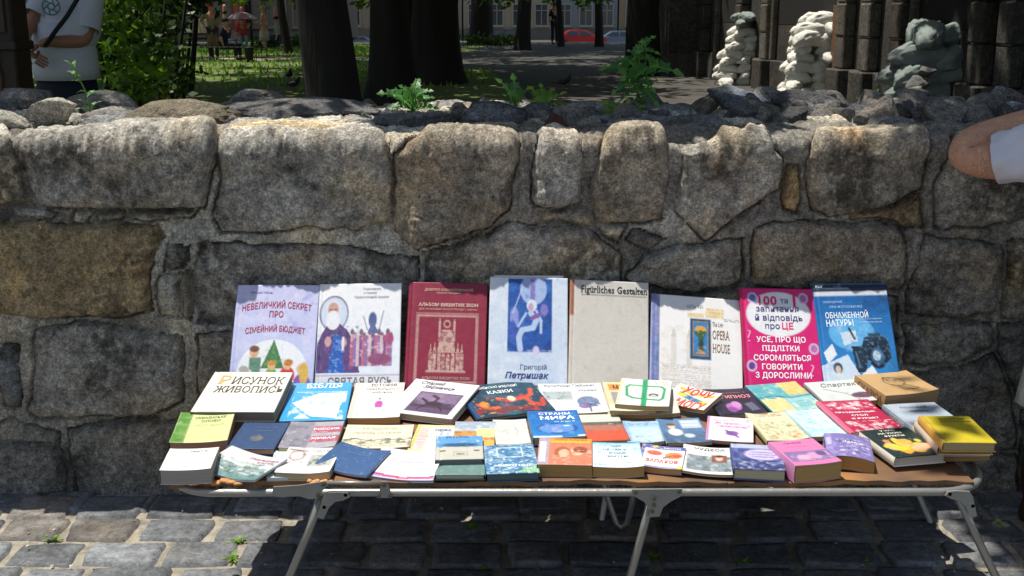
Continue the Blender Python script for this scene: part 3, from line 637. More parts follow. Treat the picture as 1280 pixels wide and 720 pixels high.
# ---------------------------------------------------------------- books
CARD=.0016
def frame_of(TL,TR,BR,BL):
    ex=((BR-BL)+(TR-TL)).normalized(); ey=((TL-BL)+(TR-BR)); w=(((BR-BL)+(TR-TL))/2).dot(ex); ey=ey-ex*ey.dot(ex); h=ey.length/2; ey.normalize(); ez=ex.cross(ey); c=(TL+TR+BR+BL)/4
    return c,ex,ey,ez,w,h
nbk=[0]
def book(label,px,t=.02,zf=None,zb=None,art=None,titles=(),base='#dddddd',spine=None,pages='#c9b48c',hard=False,curl=None,Y=None,name='book',cat='book',group='second-hand books on the stall',back=None,res=1,mat='art',spine_txt=None,gloss=None):
    k=nbk[0]; nbk[0]+=1
    if Y: TL,TR=W(*px[0],y=Y[1]),W(*px[1],y=Y[1]); BR,BL=W(*px[2],y=Y[0]),W(*px[3],y=Y[0])
    else:
        zf=t if zf is None else zf; zb=zf if zb is None else zb
        TL,TR=W(*px[0],z=TZ+zb),W(*px[1],z=TZ+zb); BR,BL=W(*px[2],z=TZ+zf),W(*px[3],z=TZ+zf)
    c,ex,ey,ez,w,h=frame_of(TL,TR,BR,BL); o=c-ez*t
    if not Y: w*=1.03; h*=1.02
    Mx=Matrix(((ex.x,ey.x,ez.x,o.x),(ex.y,ey.y,ez.y,o.y),(ex.z,ey.z,ez.z,o.z),(0,0,0,1)))
    root=empty(name,label=label,cat=cat,group=group,mat=Mx)
    lf_=.0+(.005*((k*37%10)/10) if not(hard or Y) else 0); cf=curl or (lambda u,v:lf_*(np.clip((u-.6)/.4,0,1)*np.clip((.5-v)/.5,0,1))**1.5-lf_*.5*np.sin(math.pi*np.clip(u,0,1)))
    n=max(24,int(w*(430 if Y else 380)*res)); m=max(24,int(h*(430 if Y else 300)*res))
    A=Art(n,m,base)
    if art: art(A)
    b0=hexc(base); mk_=np.clip(np.abs(A.c-b0).max(-1)*8-.3,0,1)[...,None]; q3=np.stack([A.u*3,A.v*3*A.a,A.u*0+k],-1)
    tx_=np.stack([fbm(q3,11,4,k*3+7,.75),fbm(q3,11,4,k*3+8,.75),fbm(q3,11,4,k*3+9,.75)],-1)*.5+fbm(q3,16,4,k+77,.8)[...,None]
    lm_=A.c.mean(-1,keepdims=True); am_=np.clip(1.15-1.5*lm_,.22,1); A.c=np.clip(A.c*(1+mk_*tx_*1.3*am_),0,.9)*.83
    A.noise('#5f5a50',9,.13,.2,.10,k)
    u=A.u; v=1-A.v; X=(u-.5)*w; Yy=(v-.5)*h; e=np.minimum(np.minimum(u,1-u)*w,np.minimum(v,1-v)*h)
    wob=.0009*fbm(np.stack([u*3+k,v*3,u*0],-1),1,2,k)
    Z=t+cf(u,v)+wob-np.where(e<.0005,.0004,0)
    if hard: Z=Z-.0012*np.exp(-((u*w-.011)/.0025)**2)*(1 if w>.1 else 0)
    Vt=np.stack([X,Yy,Z],-1).reshape(-1,3); F=gridF(n,m)[:,::-1]
    # underside ring + skirt
    per=[i for i in range(n)]+[j*n+n-1 for j in range(1,m)]+[(m-1)*n+i for i in range(n-2,-1,-1)]+[j*n for j in range(m-2,0,-1)]
    th=CARD*(1.5 if hard else .5); N=len(Vt); Vb=Vt[per]-np.array([0,0,th]); L=len(per)
    Fl=[tuple(f) for f in F]
    Fl+= [(per[i],per[(i+1)%L],N+(i+1)%L,N+i) for i in range(L)]
    cols=A.c.reshape(-1,3); V=np.vstack([Vt,Vb]); cols=np.vstack([cols,cols[per]*.9])
    fc=mk('front_cover',V,Fl,M[mat],root,smooth=True,cols=cols)
    # make sure faces look outward
    # page block
    ins=.0035 if hard else .0008; th2=th
    def slab(nm,x0,x1,y0,y1,z0,z1,col,mt,nu=13,nv=9,part=root,z0c=True):
        U,Vv=np.meshgrid(np.linspace(0,1,nu),np.linspace(0,1,nv)); x=x0+(x1-x0)*U; y=y0+(y1-y0)*Vv; cu=cf(np.clip(x/w+.5,0,1),np.clip(y/h+.5,0,1))
        T=np.stack([x,y,z1+cu],-1).reshape(-1,3); B=np.stack([x,y,z0+cu],-1).reshape(-1,3); N=nu*nv; g=gridF(nu,nv)
        F=[tuple(f) for f in g]+[tuple(f[::-1]+N) for f in g]
        F+=[(i+1,i,i+N,i+1+N) for i in range(nu-1)]+[(N-nu+i,N-nu+i+1,2*N-nu+i+1,2*N-nu+i) for i in range(nu-1)]+[(j*nu,(j+1)*nu,(j+1)*nu+N,j*nu+N) for j in range(nv-1)]+[((j+2)*nu-1,(j+1)*nu-1,(j+1)*nu-1+N,(j+2)*nu-1+N) for j in range(nv-1)]
        return mk(nm,np.vstack([T,B]),F,mt,part,cols=np.tile(hexc(col),(2*N,1)))
    wx,hy=w/2,h/2
    sp=spine or base
    if t>.004:
        slab('page_block',-wx+.002,wx-ins,-hy+ins,hy-ins,th2,t-th2,pages,M['pages'])
        slab('back_cover',-wx,wx,-hy,hy,0,th2,back or sp,M['ink'])
        # spine: slightly rounded strip, coloured like the binding
        q=7; V=[];bul=.0025 if hard else .0012
        ys_=np.linspace(-hy,hy,9)
        for y in ys_:
            for i in range(q):
                a=i/(q-1); cu=float(cf(np.array(0.0),np.array(y/h+.5))); V.append((-wx-bul*math.sin(math.pi*a)+.0003,y,a*t*.995+cu))
        g=gridF(q,9); so=mk('spine',np.array(V),[tuple(f[::-1]) for f in g],M['ink'],root,smooth=True,cols=np.tile(hexc(sp),(len(V),1)))
        if spine_txt and t>.012:
            G_,Ft=glyphs(spine_txt[0],bold=.02)
            if len(G_):
                L_=h*.75; s_=min(L_/max(G_[:,0].ptp() if hasattr(G_[:,0],'ptp') else np.ptp(G_[:,0]),.1),t*.6/max(np.ptp(G_[:,1]),.1))
                V=np.stack([np.full(len(G_),-wx-bul-.0004),-(G_[:,0]*s_),t*.25+G_[:,1]*s_],-1); mk('spine_lettering',V,Ft,M['ink'],so,cols=np.tile(hexc(spine_txt[1]),(len(V),1)))
    else:
        slab('page_block',-wx+.001,wx-.001,-hy+.001,hy-.001,.0001,t-th2,pages,M['pages'])
    # lettering
    VV=[];FF=[];CC=[]
    for T in titles:
        txt,cx,cy,wf,col=T[:5]; op=T[5] if len(T)>5 else {}
        bd=op.get('b',0)*.62; VV=[];FF=[];CC=[]
        G_,Ft=glyphs(txt,bd,op.get('sh',0),op.get('serif',False),op.get('sp',1+bd*2.2))
        if not len(G_): continue
        s_=wf*w/np.ptp(G_[:,0]); hf=op.get('hf',1); x=G_[:,0]*s_; y=G_[:,1]*s_*hf; y-=np.ptp(G_[:,1])*s_*hf/2
        rot=op.get('r',0); x,y=x*math.cos(rot)-y*math.sin(rot),x*math.sin(rot)+y*math.cos(rot)
        x=x+(cx-.5)*w; y=y+(.5-cy)*h
        if op.get('arc'): y=y-op['arc']*(x-(cx-.5)*w)**2/w
        uu,vv=np.clip(x/w+.5,0,1),np.clip(y/h+.5,0,1); wb=.0009*fbm(np.stack([uu*3+k,vv*3,uu*0],-1),1,2,k)
        zz_=t+cf(uu,vv)+wb+.0010; n0=len(VV); VV+=np.stack([x,y,zz_],-1).tolist(); FF+=[[i+n0 for i in f] for f in Ft]; CC+=[hexc(col)]*len(x)
        mk('title_lettering',VV,FF,M['ink'],fc,cols=np.array(CC))
    return root
SB=(3.03,3.222)
SG='large books standing against the wall'
# ---- standing row
def a1(A):
    A.grad('#c9caec','#bcc6e8'); A.noise('#e6dff5',5,.02,.2,.8,3); A.noise('#7d8fd0',6,.08,.12,.7,5); A.noise('#c9a9dc',8,.12,.1,.7,9)
    A.ell(.5,.80,.42,.30,'#e9edf2').poly([(.5,.5),(.36,.76),(.64,.76)],'#3f7c46').noise('#74a857',16,.05,.1,.8,2,(.37,.55,.63,.76))
    A.rect(.22,.66,.36,.86,'#5d8b74').ell(.27,.62,.055,.045,'#d9a98c').ell(.27,.585,.06,.03,'#7a4c30')
    A.ell(.2,.88,.1,.12,'#d8d8d2').ell(.17,.79,.055,.045,'#d8a78e').ell(.16,.765,.055,.03,'#a7a7a5')
    A.ell(.49,.82,.07,.07,'#6fae4a').ell(.49,.735,.045,.04,'#e4b48e').ell(.49,.71,.05,.025,'#c78b35')
    A.ell(.68,.82,.09,.08,'#c93a34').ell(.68,.73,.05,.04,'#e4b48e').ell(.69,.705,.055,.03,'#c27c2b')
    A.ell(.86,.95,.12,.15,'#8f5ab4').ell(.84,.76,.05,.045,'#e8bb95').ell(.88,.80,.055,.10,'#d9b04c')
    A.ell(.47,.94,.28,.10,'#dfe6e2').ell(.48,.93,.08,.035,'#8a78a0').ell(.34,.885,.08,.02,'#c98a4a')
book('tall lilac hardback with red lettering and a family at table, leftmost standing book',[(292,356),(394,356.5),(396,495),(290,495)],t=.010,Y=SB,art=a1,hard=True,base='#b5b8e0',spine='#8a8cc4',group=SG,
 titles=[('Наталія Чабан',.30,.07,.26,'#3f3f86'),('НЕВЕЛИЧКИЙ СЕКРЕТ',.5,.175,.84,'#a32850',{'b':.02,'hf':1.5,'arc':.25}),('ПРО',.5,.27,.17,'#a32850',{'b':.02,'hf':1.3}),('СІМЕЙНИЙ БЮДЖЕТ',.5,.40,.72,'#a32850',{'b':.02,'hf':1.5,'arc':.25})])
def a2(A):
    A.grad('#f2f3f6','#dfe6ef',(0,0,1,.8)); A.rect(0,.8,1,1,'#dcdde4').rect(0,.815,1,.822,'#8f8aa0')
    A.noise('#bcd0e8',4,.0,.2,.6,1,(0,.4,1,.8))
    A.ell(.19,.27,.17,.155,'#b8bfd0').ell(.19,.27,.17,.155,'#6a5a80',.006).ell(.19,.27,.155,.14,'#cdd9ea')
    A.poly([(.05,.45),(.13,.36),(.26,.36),(.36,.42),(.46,.55),(.52,.80),(0,.80),(0,.55)],'#5a3e74').noise('#8467a8',14,.02,.1,.7,4,(0,.38,.5,.8)).noise('#2f2450',11,.08,.1,.8,6,(0,.38,.5,.8))
    A.poly([(.2,.46),(.28,.46),(.34,.80),(.13,.80)],'#1f58b0').noise('#7fb4e8',22,.03,.06,.7,8,(.15,.46,.33,.8))
    A.ell(.18,.225,.09,.08,'#dcdfe4').ell(.18,.235,.065,.065,'#c79a8c').ell(.18,.33,.085,.085,'#e8eaee').ell(.18,.285,.05,.02,'#e8eaee').line([(.14,.235),(.165,.235)],.006,'#5a4550').line([(.195,.235),(.22,.235)],.006,'#5a4550')
    A.ell(.13,.52,.04,.045,'#caa0a0').ell(.32,.53,.035,.04,'#caa0a0').rect(.30,.48,.325,.6,'#e8e6ea')
    for k in range(14): A.ell(.42+.5*(k/14),.44+.03*((k*7)%3),.024,.03,'#7c5a6a').rect(.40+.5*(k/14),.47,.44+.5*(k/14),.74,['#b9627c','#8a6fa6','#d8b6c0','#6b4f86'][k%4])
    A.ell(.66,.33,.05,.07,'#4a5c8c').poly([(.60,.45),(.66,.34),(.74,.45)],'#5a6898').line([(.74,.42),(.79,.25)],.005,'#4a4a70').line([(.60,.42),(.55,.30)],.005,'#5a5a80')
    A.noise('#ead2da',18,.08,.06,.6,7,(.4,.45,.95,.76)).ell(.86,.5,.06,.05,'#a8507a').ell(.75,.68,.14,.05,'#8c4a70')
book('white hardback with a bearded haloed monk in violet robes, second standing book',[(396,355.5),(498,353.5),(503,495),(397,496)],t=.012,Y=SB,art=a2,hard=True,base='#d5dae6',spine='#b9bfd0',group=SG,
 titles=[('СВЯТАЯ РУСЬ',.53,.868,.76,'#6d6b66',{'b':.015,'serif':True,'hf':1.15}),('Подвижники',.64,.05,.22,'#6a6a80',{'serif':True}),('и Святые',.62,.085,.16,'#6a6a80',{'serif':True}),('Православной Церкви',.64,.125,.42,'#6a6a80',{'serif':True})])
def a3(A):
    g='#c9a79a'
    A.frame(.115,.275,.895,.895,.03,g).frame(.125,.282,.885,.887,.008,'#9a2a48')
    for k in range(26): A.ell(.13+.75*k/25,.286,.007,.005,'#96203f').ell(.13+.75*k/25,.885,.007,.005,'#96203f')
    A.ell(.505,.37,.045,.035,g).ell(.505,.37,.03,.022,'#7f1c38').rect(.40,.35,.425,.52,g).rect(.585,.35,.61,.52,g).poly([(.40,.35),(.412,.32),(.425,.35)],g).poly([(.585,.35),(.597,.32),(.61,.35)],g)
    A.poly([(.44,.42),(.57,.42),(.62,.62),(.39,.62)],g).noise('#8c2140',20,.0,.06,.8,3,(.38,.42,.63,.62))
    for k,(x,h) in enumerate([(.31,.60),(.36,.585),(.42,.62),(.47,.63),(.53,.63),(.59,.62),(.65,.59),(.70,.60)]):
        A.rect(x-.022,h+.03,x+.022,.78,g).poly([(x-.024,h+.03),(x,h-.03),(x+.024,h+.03)],g).line([(x,h-.05),(x,h-.01)],.004,g)
    A.noise('#8c2140',26,.0,.05,.85,8,(.27,.6,.74,.77)).rect(.26,.775,.75,.79,g)
book('dark crimson hardback with a gold framed church drawing, third in the standing row',[(509,352.5),(608,354),(607,498),(507,495)],t=.014,Y=SB,art=a3,hard=True,base='#8c1b3a',spine='#70142c',group=SG,
 titles=[('ДМИТРО БЛАЖЕЙОВСЬКИЙ',.51,.065,.62,'#d2b59c',{'serif':True,'b':.01}),('перший священик',.51,.095,.32,'#c2a08c'),('АЛЬБОМ ВИШИТИХ ІКОН',.51,.20,.76,'#dcc4ae',{'serif':True,'b':.02}),('для почитання Божої Матері і святих',.51,.24,.74,'#c2a08c'),('АЛЬБОМ ВИШИТИХ ІКОН',.51,.84,.6,'#c9a79a',{'serif':True})])
def a4(A):
    A.grad('#dce6f2','#c6d8ec'); A.noise('#f2f5f9',4,.0,.15,.8,2); A.noise('#8fb2dc',5,.08,.12,.7,6)
    A.rect(.235,.01,.80,.62,'#1f55a8'); A.noise('#3f7fd0',5,.0,.15,.8,3,(.235,.01,.8,.62)).noise('#123a80',6,.06,.1,.8,5,(.235,.01,.8,.62))
    A.ell(.56,.10,.17,.13,'#a9bfe6').rect(.52,.01,.58,.2,'#8f7cc4').noise('#5f86d0',14,.05,.08,.7,4,(.4,.01,.75,.22))
    A.ell(.54,.235,.065,.05,'#dfe8f6').ell(.53,.25,.035,.035,'#c9a8c8')
    A.line([(.53,.30),(.60,.36),(.56,.42),(.42,.44),(.38,.50),(.40,.60)],.035,'#b9cdec').line([(.60,.28),(.66,.36),(.66,.46)],.016,'#b9cdec').line([(.47,.30),(.37,.41)],.014,'#b9cdec').line([(.55,.34),(.64,.31)],.03,'#8a5aa8')
    A.ell(.32,.34,.055,.09,'#8f9cd8').ell(.30,.46,.05,.1,'#3f5cb4').ell(.70,.27,.05,.05,'#7f78c4').line([(.42,.08),(.30,.30)],.004,'#dfe4f4')
    A.ell(.6,.61,.04,.04,'#d9c8e6').noise('#d3e0f2',7,-.02,.15,.9,11,(0,.60,1,.72))
book('pale blue album with a dark blue painting of a fainting figure, fourth standing book',[(613,346),(711,348),(708,500),(609,498)],t=.016,Y=SB,art=a4,base='#b9cfe9',spine='#dfe4ea',pages='#e6e2d6',group=SG,
 titles=[('Григорій',.57,.745,.34,'#3f4f8c',{'serif':True}),('Петришак',.49,.815,.56,'#2a3a7c',{'serif':True,'sh':.25,'b':.02}),('Майстер сакрального',.48,.895,.52,'#3a4a70',{'sh':.25}),('живопису',.60,.935,.24,'#3a4a70',{'sh':.25})])
def a5(A):
    A.noise('#b3aea6',30,.0,.3,.7,1); A.noise('#8b8781',7,.09,.15,.35,4); A.noise('#a5a098',60,.05,.2,.5,7)
    A.rect(0,0,.05,.31,'#a5664a'); A.rect(.145,.125,.975,.131,'#4a4844')
book('plain grey linen album with black serif heading and torn brown spine, fifth standing book',[(717,348),(816,355),(805,499),(706,497)],t=.022,Y=SB,art=a5,hard=True,base='#d3cec4',spine='#9a6248',pages='#e0dacb',group=SG,mat='artmatte',
 titles=[('Figürliches Gestalten',.56,.088,.85,'#26242a',{'serif':True,'b':.022,'hf':1.35})])
def a6(A):
    A.rect(0,0,.085,1,'#7f88bc'); A.noise('#4a78b0',16,.0,.08,.8,3,(0,.35,.085,1)).noise('#b3a9d0',20,.05,.08,.8,5,(0,0,.085,.4)); A.rect(.085,0,.092,1,'#5a5f86')
    A.micro(.12,.70,.66,.98,'#b7aaa0',16,.7,4,.45).noise('#d9cbb6',9,.02,.12,.45,6,(.1,.3,.66,1))
    for x in(.25,.42): A.rect(x-.03,.42,x+.03,.72,'#dcd8d2').poly([(x-.03,.42),(x,.33),(x+.03,.42)],'#d2ccc4')
    A.rect(.40,.17,.58,.215,'#e2cf9f').rect(.60,.11,.80,.21,'#ecdcb4').micro(.60,.11,.80,.21,'#cfae70',3,.5,2,.8).micro(.40,.085,.58,.125,'#555560',2,.8,3).micro(.80,.21,.98,.245,'#555560',2,.8,5)
    A.rect(.43,.225,.66,.635,'#1d4f78').frame(.46,.25,.63,.60,.012,'#b08a3a').rect(.47,.262,.62,.59,'#2f7fc0').ell(.545,.33,.06,.035,'#d8a53c').ell(.55,.40,.035,.06,'#2a4a3a').line([(.50,.37),(.55,.42),(.59,.36)],.02,'#2f5f3c').ell(.55,.49,.03,.06,'#33402c').poly([(.485,.58),(.545,.53),(.61,.58)],'#c28f3c').noise('#d8c24c',26,.12,.05,.8,4,(.47,.3,.62,.56))
book('white hardback leaning askew with a blue framed statue picture, sixth standing book',[(819,367),(932,376),(923,500),(808,491)],t=.012,Y=SB,art=a6,hard=True,base='#eeeeec',spine='#8c94c2',pages='#e6e2d6',group=SG,
 titles=[('The Lviv',.735,.27,.12,'#7a5c3c',{'serif':True,'hf':2.2}),('OPERA',.77,.375,.19,'#8a6440',{'serif':True,'hf':2.5,'b':.01}),('HOUSE',.77,.51,.19,'#8a6440',{'serif':True,'hf':2.5,'b':.01})])
def a7(A):
    A.rect(0,0,.03,1,'#b50f4c'); A.ell(.49,.24,.42,.205,'#f0f0f4')
    for x,y,c in((.16,.09,'#5f6fb8'),(.83,.09,'#b06aa0'),(.10,.71,'#6a3f9a'),(.92,.55,'#c070b0'),(.2,.93,'#7f8fd0'),(.80,.93,'#b478b8')): A.ell(x,y,.065,.05,'#d9c3e0').ell(x,y,.045,.035,c)
    A.ell(.37,.90,.03,.024,'#f0d8e4',.008).line([(.39,.925),(.44,.955)],.008,'#f0d8e4').line([(.44,.925),(.40,.955)],.008,'#f0d8e4')
P_='#e0176a'; N_='#3c3c78'
book('bright magenta hardback with a white oval and bold white capitals, seventh in the standing row',[(930,360),(1027,361.5),(1022,500),(927,498)],t=.014,Y=SB,art=a7,hard=True,base='#da1a74',spine='#8c0f44',group=SG,
 titles=[('100',.36,.115,.24,P_,{'b':.04}),('та',.575,.12,.10,N_,{'b':.01}),('1',.71,.115,.035,P_,{'b':.04}),('запитання',.48,.195,.56,N_,{'b':.012}),('й відповідь',.49,.275,.62,N_,{'b':.012}),('про',.40,.36,.19,N_,{'b':.012}),('ЦЕ',.60,.352,.15,P_,{'b':.03}),
 ('УСЕ, ПРО ЩО',.50,.475,.64,'#f2ecf2',{'b':.035,'hf':1.1}),('ПІДЛІТКИ',.49,.555,.48,'#f2ecf2',{'b':.035,'hf':1.1}),('СОРОМЛЯТЬСЯ',.50,.635,.74,'#f2ecf2',{'b':.035,'hf':1.15}),('ГОВОРИТИ',.49,.715,.52,'#f2ecf2',{'b':.035,'hf':1.1}),('З ДОРОСЛИМИ',.50,.795,.72,'#f2ecf2',{'b':.035,'hf':1.15}),('?',.09,.44,.05,'#e88ab8'),('?',.88,.745,.05,'#e88ab8')])
def a8(A):
    A.grad('#0f5fa4','#2f8fd6'); A.noise('#0a3c74',3,-.1,.3,.9,2,(.35,0,1,1)); A.ell(.45,.42,.3,.16,'#5fb0e6').noise('#a8d4f0',5,.0,.2,.8,4,(.2,.32,.7,.6)); A.noise('#0a2f5c',4,.05,.2,.9,6,(.75,0,1,1))
    A.rect(0,.0,1,.035,'#2c3444').rect(0,.035,1,.075,'#d7dde2')
    A.poly([(.05,.60),(.17,.52),(.22,.62),(.09,.70)],'#e9eef2').poly([(.30,.42),(.50,.40),(.52,.50),(.33,.54)],'#cfe0ee').poly([(0,.72),(.36,.62),(.52,.85),(.3,1),(0,1)],'#cfe2f2').poly([(.52,.80),(.66,.72),(.80,.90),(.45,.98)],'#e6eef4').noise('#7fb0dc',7,.0,.15,.8,8,(0,.7,.6,1))
    A.ell(.21,.74,.06,.05,'#3a4650').ell(.21,.755,.035,.035,'#d8c2b8').line([(.21,.80),(.27,.86),(.24,.96)],.028,'#dfe6ea').line([(.27,.88),(.38,.83)],.018,'#dfe6ea').ell(.2,.97,.05,.04,'#2c3a4c')
    A.poly([(.42,.545),(.56,.545),(.60,.47),(.80,.43),(.92,.50),(.93,.66),(.80,.74),(.62,.68),(.57,.78),(.46,.78)],'#16283c').ell(.75,.64,.125,.115,'#0d1a28').ell(.75,.64,.085,.08,'#2f5f86').ell(.74,.635,.05,.045,'#c3d9e6').line([(.42,.38),(.48,.48)],.014,'#14212e').rect(.66,.43,.82,.47,'#27465f').noise('#5b8fb0',22,.08,.05,.7,3,(.42,.45,.93,.75)).line([(.47,.6),(.5,.72)],.01,'#4a7898')
book('blue hardback with a camera and photo prints on its cover, rightmost standing book',[(1026,357.5),(1119,361),(1117,492),(1021,500)],t=.016,Y=SB,art=a8,hard=True,base='#1a78c2',spine='#12467c',group=SG,
 titles=[('ОСВЕЩЕНИЕ',.25,.135,.26,'#a8cbe6'),('ПРИ ФОТОСЪЕМКЕ',.42,.18,.44,'#a8cbe6'),('ОБНАЖЕННОЙ',.415,.25,.57,'#eaf2f6',{'b':.02,'hf':1.5}),('НАТУРЫ',.31,.33,.36,'#eaf2f6',{'b':.02,'hf':1.5}),('техника и приемы',.72,.30,.3,'#a8cbe6'),('съемки мастеров',.72,.33,.3,'#a8cbe6')])
book('dark navy album mostly hidden behind the camera book, only its top edge showing',[(1019,352.5),(1117,355),(1115,494),(1019,498)],t=.012,Y=(3.055,3.242),base='#1b2330',spine='#141a24',group=SG,hard=True,art=lambda A:A.rect(0,0,1,.012,'#3f78b4'),titles=[('КОГ',.12,.03,.10,'#d7dde2',{'b':.03})])
book('thin white album mostly hidden behind the pale blue album, its top edge showing',[(618,343.5),(706,345),(704,495),(615,495)],t=.006,Y=(3.06,3.245),base='#e2e2df',spine='#c9c9c4',group=SG)
# ---- back row of flat books
def mountains(A): A.noise('#eef6fa',4,.02,.1,1,3,(.1,.25,.95,.98)); A.poly([(.12,.55),(.5,.3),(.9,.3),(.85,.95),(.45,.9),(.3,.75)],'#e9f4fa').poly([(.2,.95),(.3,.82),(.45,.95)],'#d8eaf4').noise('#7fc0e0',9,.05,.08,.8,6,(.3,.35,.75,.85))
book('thick cream hardback with black title and golden first letter, back left of the stall',[(268,464.5),(361,466.5),(345,513.3),(242,514.4)],t=.030,zf=.046,zb=.074,base='#ebe6d8',spine='#cfc4ac',pages='#8f8478',hard=True,curl=None,
 titles=[('Р',.19,.21,.14,'#c9a050',{'serif':True,'hf':1.3}),('ИСУНОК',.62,.235,.66,'#3a3630',{'serif':True,'hf':1.9}),('и',.86,.355,.035,'#3a3630',{'serif':True}),('ЖИВОПИСЬ',.555,.46,.86,'#3a3630',{'serif':True,'hf':1.7})])
book('bright sky blue hardback with a white mountain shape, right of the thick cream book',[(363.5,479.5),(438,478),(433,524),(351.5,525.5)],t=.018,zf=.018,zb=.038,base='#2f9fdc',spine='#1f7fc0',hard=True,art=mountains,
 titles=[('БІБЛІЯ',.56,.10,.56,'#f2f6f8',{'serif':True,'b':.02,'hf':1.5}),('в розповідях для дітей',.5,.27,.7,'#bfe2f4')])
def a11(A): A.rect(0,0,.10,1,'#dcc7bc').frame(.16,.15,.97,.93,.012,'#6a6a66').noise('#8d9a90',14,.1,.08,.5,2,(.2,.4,.92,.9)); A.ell(.55,.55,.26,.22,'#e8e4de').ell(.55,.62,.08,.09,'#b23c9c').rect(.48,.6,.62,.72,'#b848a0').ell(.55,.47,.03,.03,'#7a7a76')
book('white paperback with black heading and small magenta emblem, right of the sky blue book',[(443.5,478),(501,479),(503.5,520),(437,522.5)],t=.020,zf=.020,zb=.036,base='#efece6',spine='#cdb29a',pages='#d0a868',art=a11,
 titles=[('ІСТОРІЯ',.58,.075,.52,'#2c2c30',{'serif':True,'b':.02,'hf':1.5}),('УКРАЇНСЬКОГО',.58,.20,.66,'#3c3c40',{'serif':True,'hf':1.3}),('ВІЙСЬКА',.58,.29,.4,'#3c3c40',{'serif':True,'hf':1.3})])
def a12(A): A.rect(.24,.34,.90,.92,'#3f2f4c').rect(.26,.36,.88,.62,'#7a6688').noise('#a08cac',5,.0,.15,.7,3,(.26,.36,.88,.7)).rect(.26,.78,.88,.9,'#5a4468').ell(.58,.66,.13,.065,'#241a2e').line([(.48,.70),(.40,.84)],.014,'#241a2e').line([(.66,.70),(.76,.82)],.014,'#241a2e').line([(.45,.62),(.36,.55)],.022,'#241a2e').line([(.56,.62),(.58,.50),(.48,.44)],.022,'#241a2e')
book('white book with a violet photograph of a horse and rider, before the crimson album',[(503.5,470.5),(578,481),(586,524),(501.5,517)],t=.020,zf=.024,zb=.046,base='#e7e6ec',spine='#cfcfd6',pages='#cdbf9c',art=a12,hard=True,
 titles=[('Старий',.32,.10,.36,'#34303c',{'sh':.3,'serif':True,'hf':1.3}),('Звіринець',.46,.21,.5,'#34303c',{'sh':.3,'serif':True,'hf':1.3})])
def a13(A):
    A.grad('#0f3f56','#123246'); A.rect(0,0,.06,1,'#1c4a7c'); A.noise('#1f6f80',5,.0,.1,.7,2)
    A.line([(.08,.82),(.2,.70),(.3,.85),(.5,.80),(.7,.86),(.95,.72)],.05,'#7c2c2c').line([(.12,.6),(.2,.75),(.34,.74)],.03,'#c2552a').ell(.2,.62,.06,.09,'#d98a34').line([(.42,.5),(.55,.58),(.72,.52)],.04,'#c9482c').line([(.80,.72),(.76,.55),(.86,.45),(.9,.3)],.028,'#d8502c').line([(.78,.7),(.9,.80),(.97,.62)],.03,'#c84428').ell(.58,.52,.05,.08,'#e6d2b8')
    A.noise('#e2b25c',16,.12,.05,.9,4,(.06,.4,.98,.95)).noise('#c43a30',10,.10,.06,.8,8,(.06,.4,.98,.95)).noise('#0a2838',12,.1,.06,.8,9)
book('dark teal fairy-tale book with fiery orange birds and white fancy title, back row centre left',[(583,482),(672,474.5),(681,512.5),(586,525.5)],t=.012,zf=.018,zb=.036,base='#103a50',spine='#184a78',hard=True,art=a13,
 titles=[('Українські народні',.48,.13,.6,'#dfe8ea',{'sh':.1,'serif':True,'hf':1.6}),('КАЗКИ',.5,.29,.34,'#e8eef0',{'serif':True,'b':.02,'hf':1.2})])
def a14(A): A.rect(.05,.27,.50,.55,'#a9b4b4').noise('#5f6c70',12,.0,.1,.8,3,(.05,.27,.5,.55)); A.ell(.72,.62,.17,.17,'#6a7c9c').ell(.66,.75,.1,.1,'#7a6a9a').ell(.8,.72,.1,.08,'#566890').line([(.74,.7),(.73,.95)],.014,'#4a4a70').noise('#dfe2e8',12,.1,.05,.7,5,(.5,.4,.95,.95)); A.noise('#cfc8dc',4,.02,.2,.5,6)
book('pale lavender-white booklet with a purple leafy tree, back row left of the green-lettered book',[(672.5,479.5),(747,479),(764,514.5),(682,517)],t=.007,zf=.014,zb=.034,base='#dedfe4',art=a14,titles=[('Культурні Пейзажі',.48,.09,.8,'#5a5a6c',{'serif':True,'hf':1.2}),('України',.75,.26,.3,'#5a5a6c',{'serif':True})])
# pile under the green-lettered book
for i,(q,z,bc,pg,lab) in enumerate([
 ([(752,489),(832,489),(846,521),(766,521)],.012,'#d9c9a8','#b9925f','tan paperback at the bottom of the centre back pile'),
 ([(757,484),(838,485),(852,517),(772,516)],.024,'#e0d8c6','#c7a673','worn paperback second from the bottom of the centre back pile'),
 ([(753,477.5),(800,477),(826,512),(765,512.5)],.040,'#dcc7a0','#b98c5c','cream and orange paperback sticking out left beneath the green-lettered book')]):
    book(lab,q,t=.011,zf=z,zb=z+.012,base=bc,pages=pg,mat='artmatte',art=(lambda A:A.rect(.1,.08,.9,.3,'#d58a3c').rect(.12,.36,.7,.78,'#8f8f98').rect(0,.82,1,1,'#cfdcc8')) if i==2 else None,
      titles=[('Ш',.30,.18,.2,'#3a2a20',{'b':.05})] if i==2 else ())
def a15(A):
    g='#1f9c6c'; A.rect(0,0,.05,1,'#e9dca0').line([(.14,.32),(.2,.25),(.5,.27),(.8,.27),(.88,.35),(.86,.72),(.8,.78),(.3,.74),(.18,.66),(.14,.32)],.03,g).line([(.48,0),(.52,1)],.055,g).rect(.22,.36,.42,.64,'#eae8e2').ell(.68,.60,.10,.07,'#3c3c40').ell(.68,.62,.06,.05,'#b9b9b4').micro(.66,.06,.92,.2,'#c84850',2,.8,3)
book('white paperback with a big looping green letter, on top of the centre back pile',[(768.5,471.5),(827.5,476),(848,508),(780,505.5)],t=.013,zf=.053,zb=.060,base='#ece9dc',spine='#e0d48c',pages='#b9925c',art=a15)
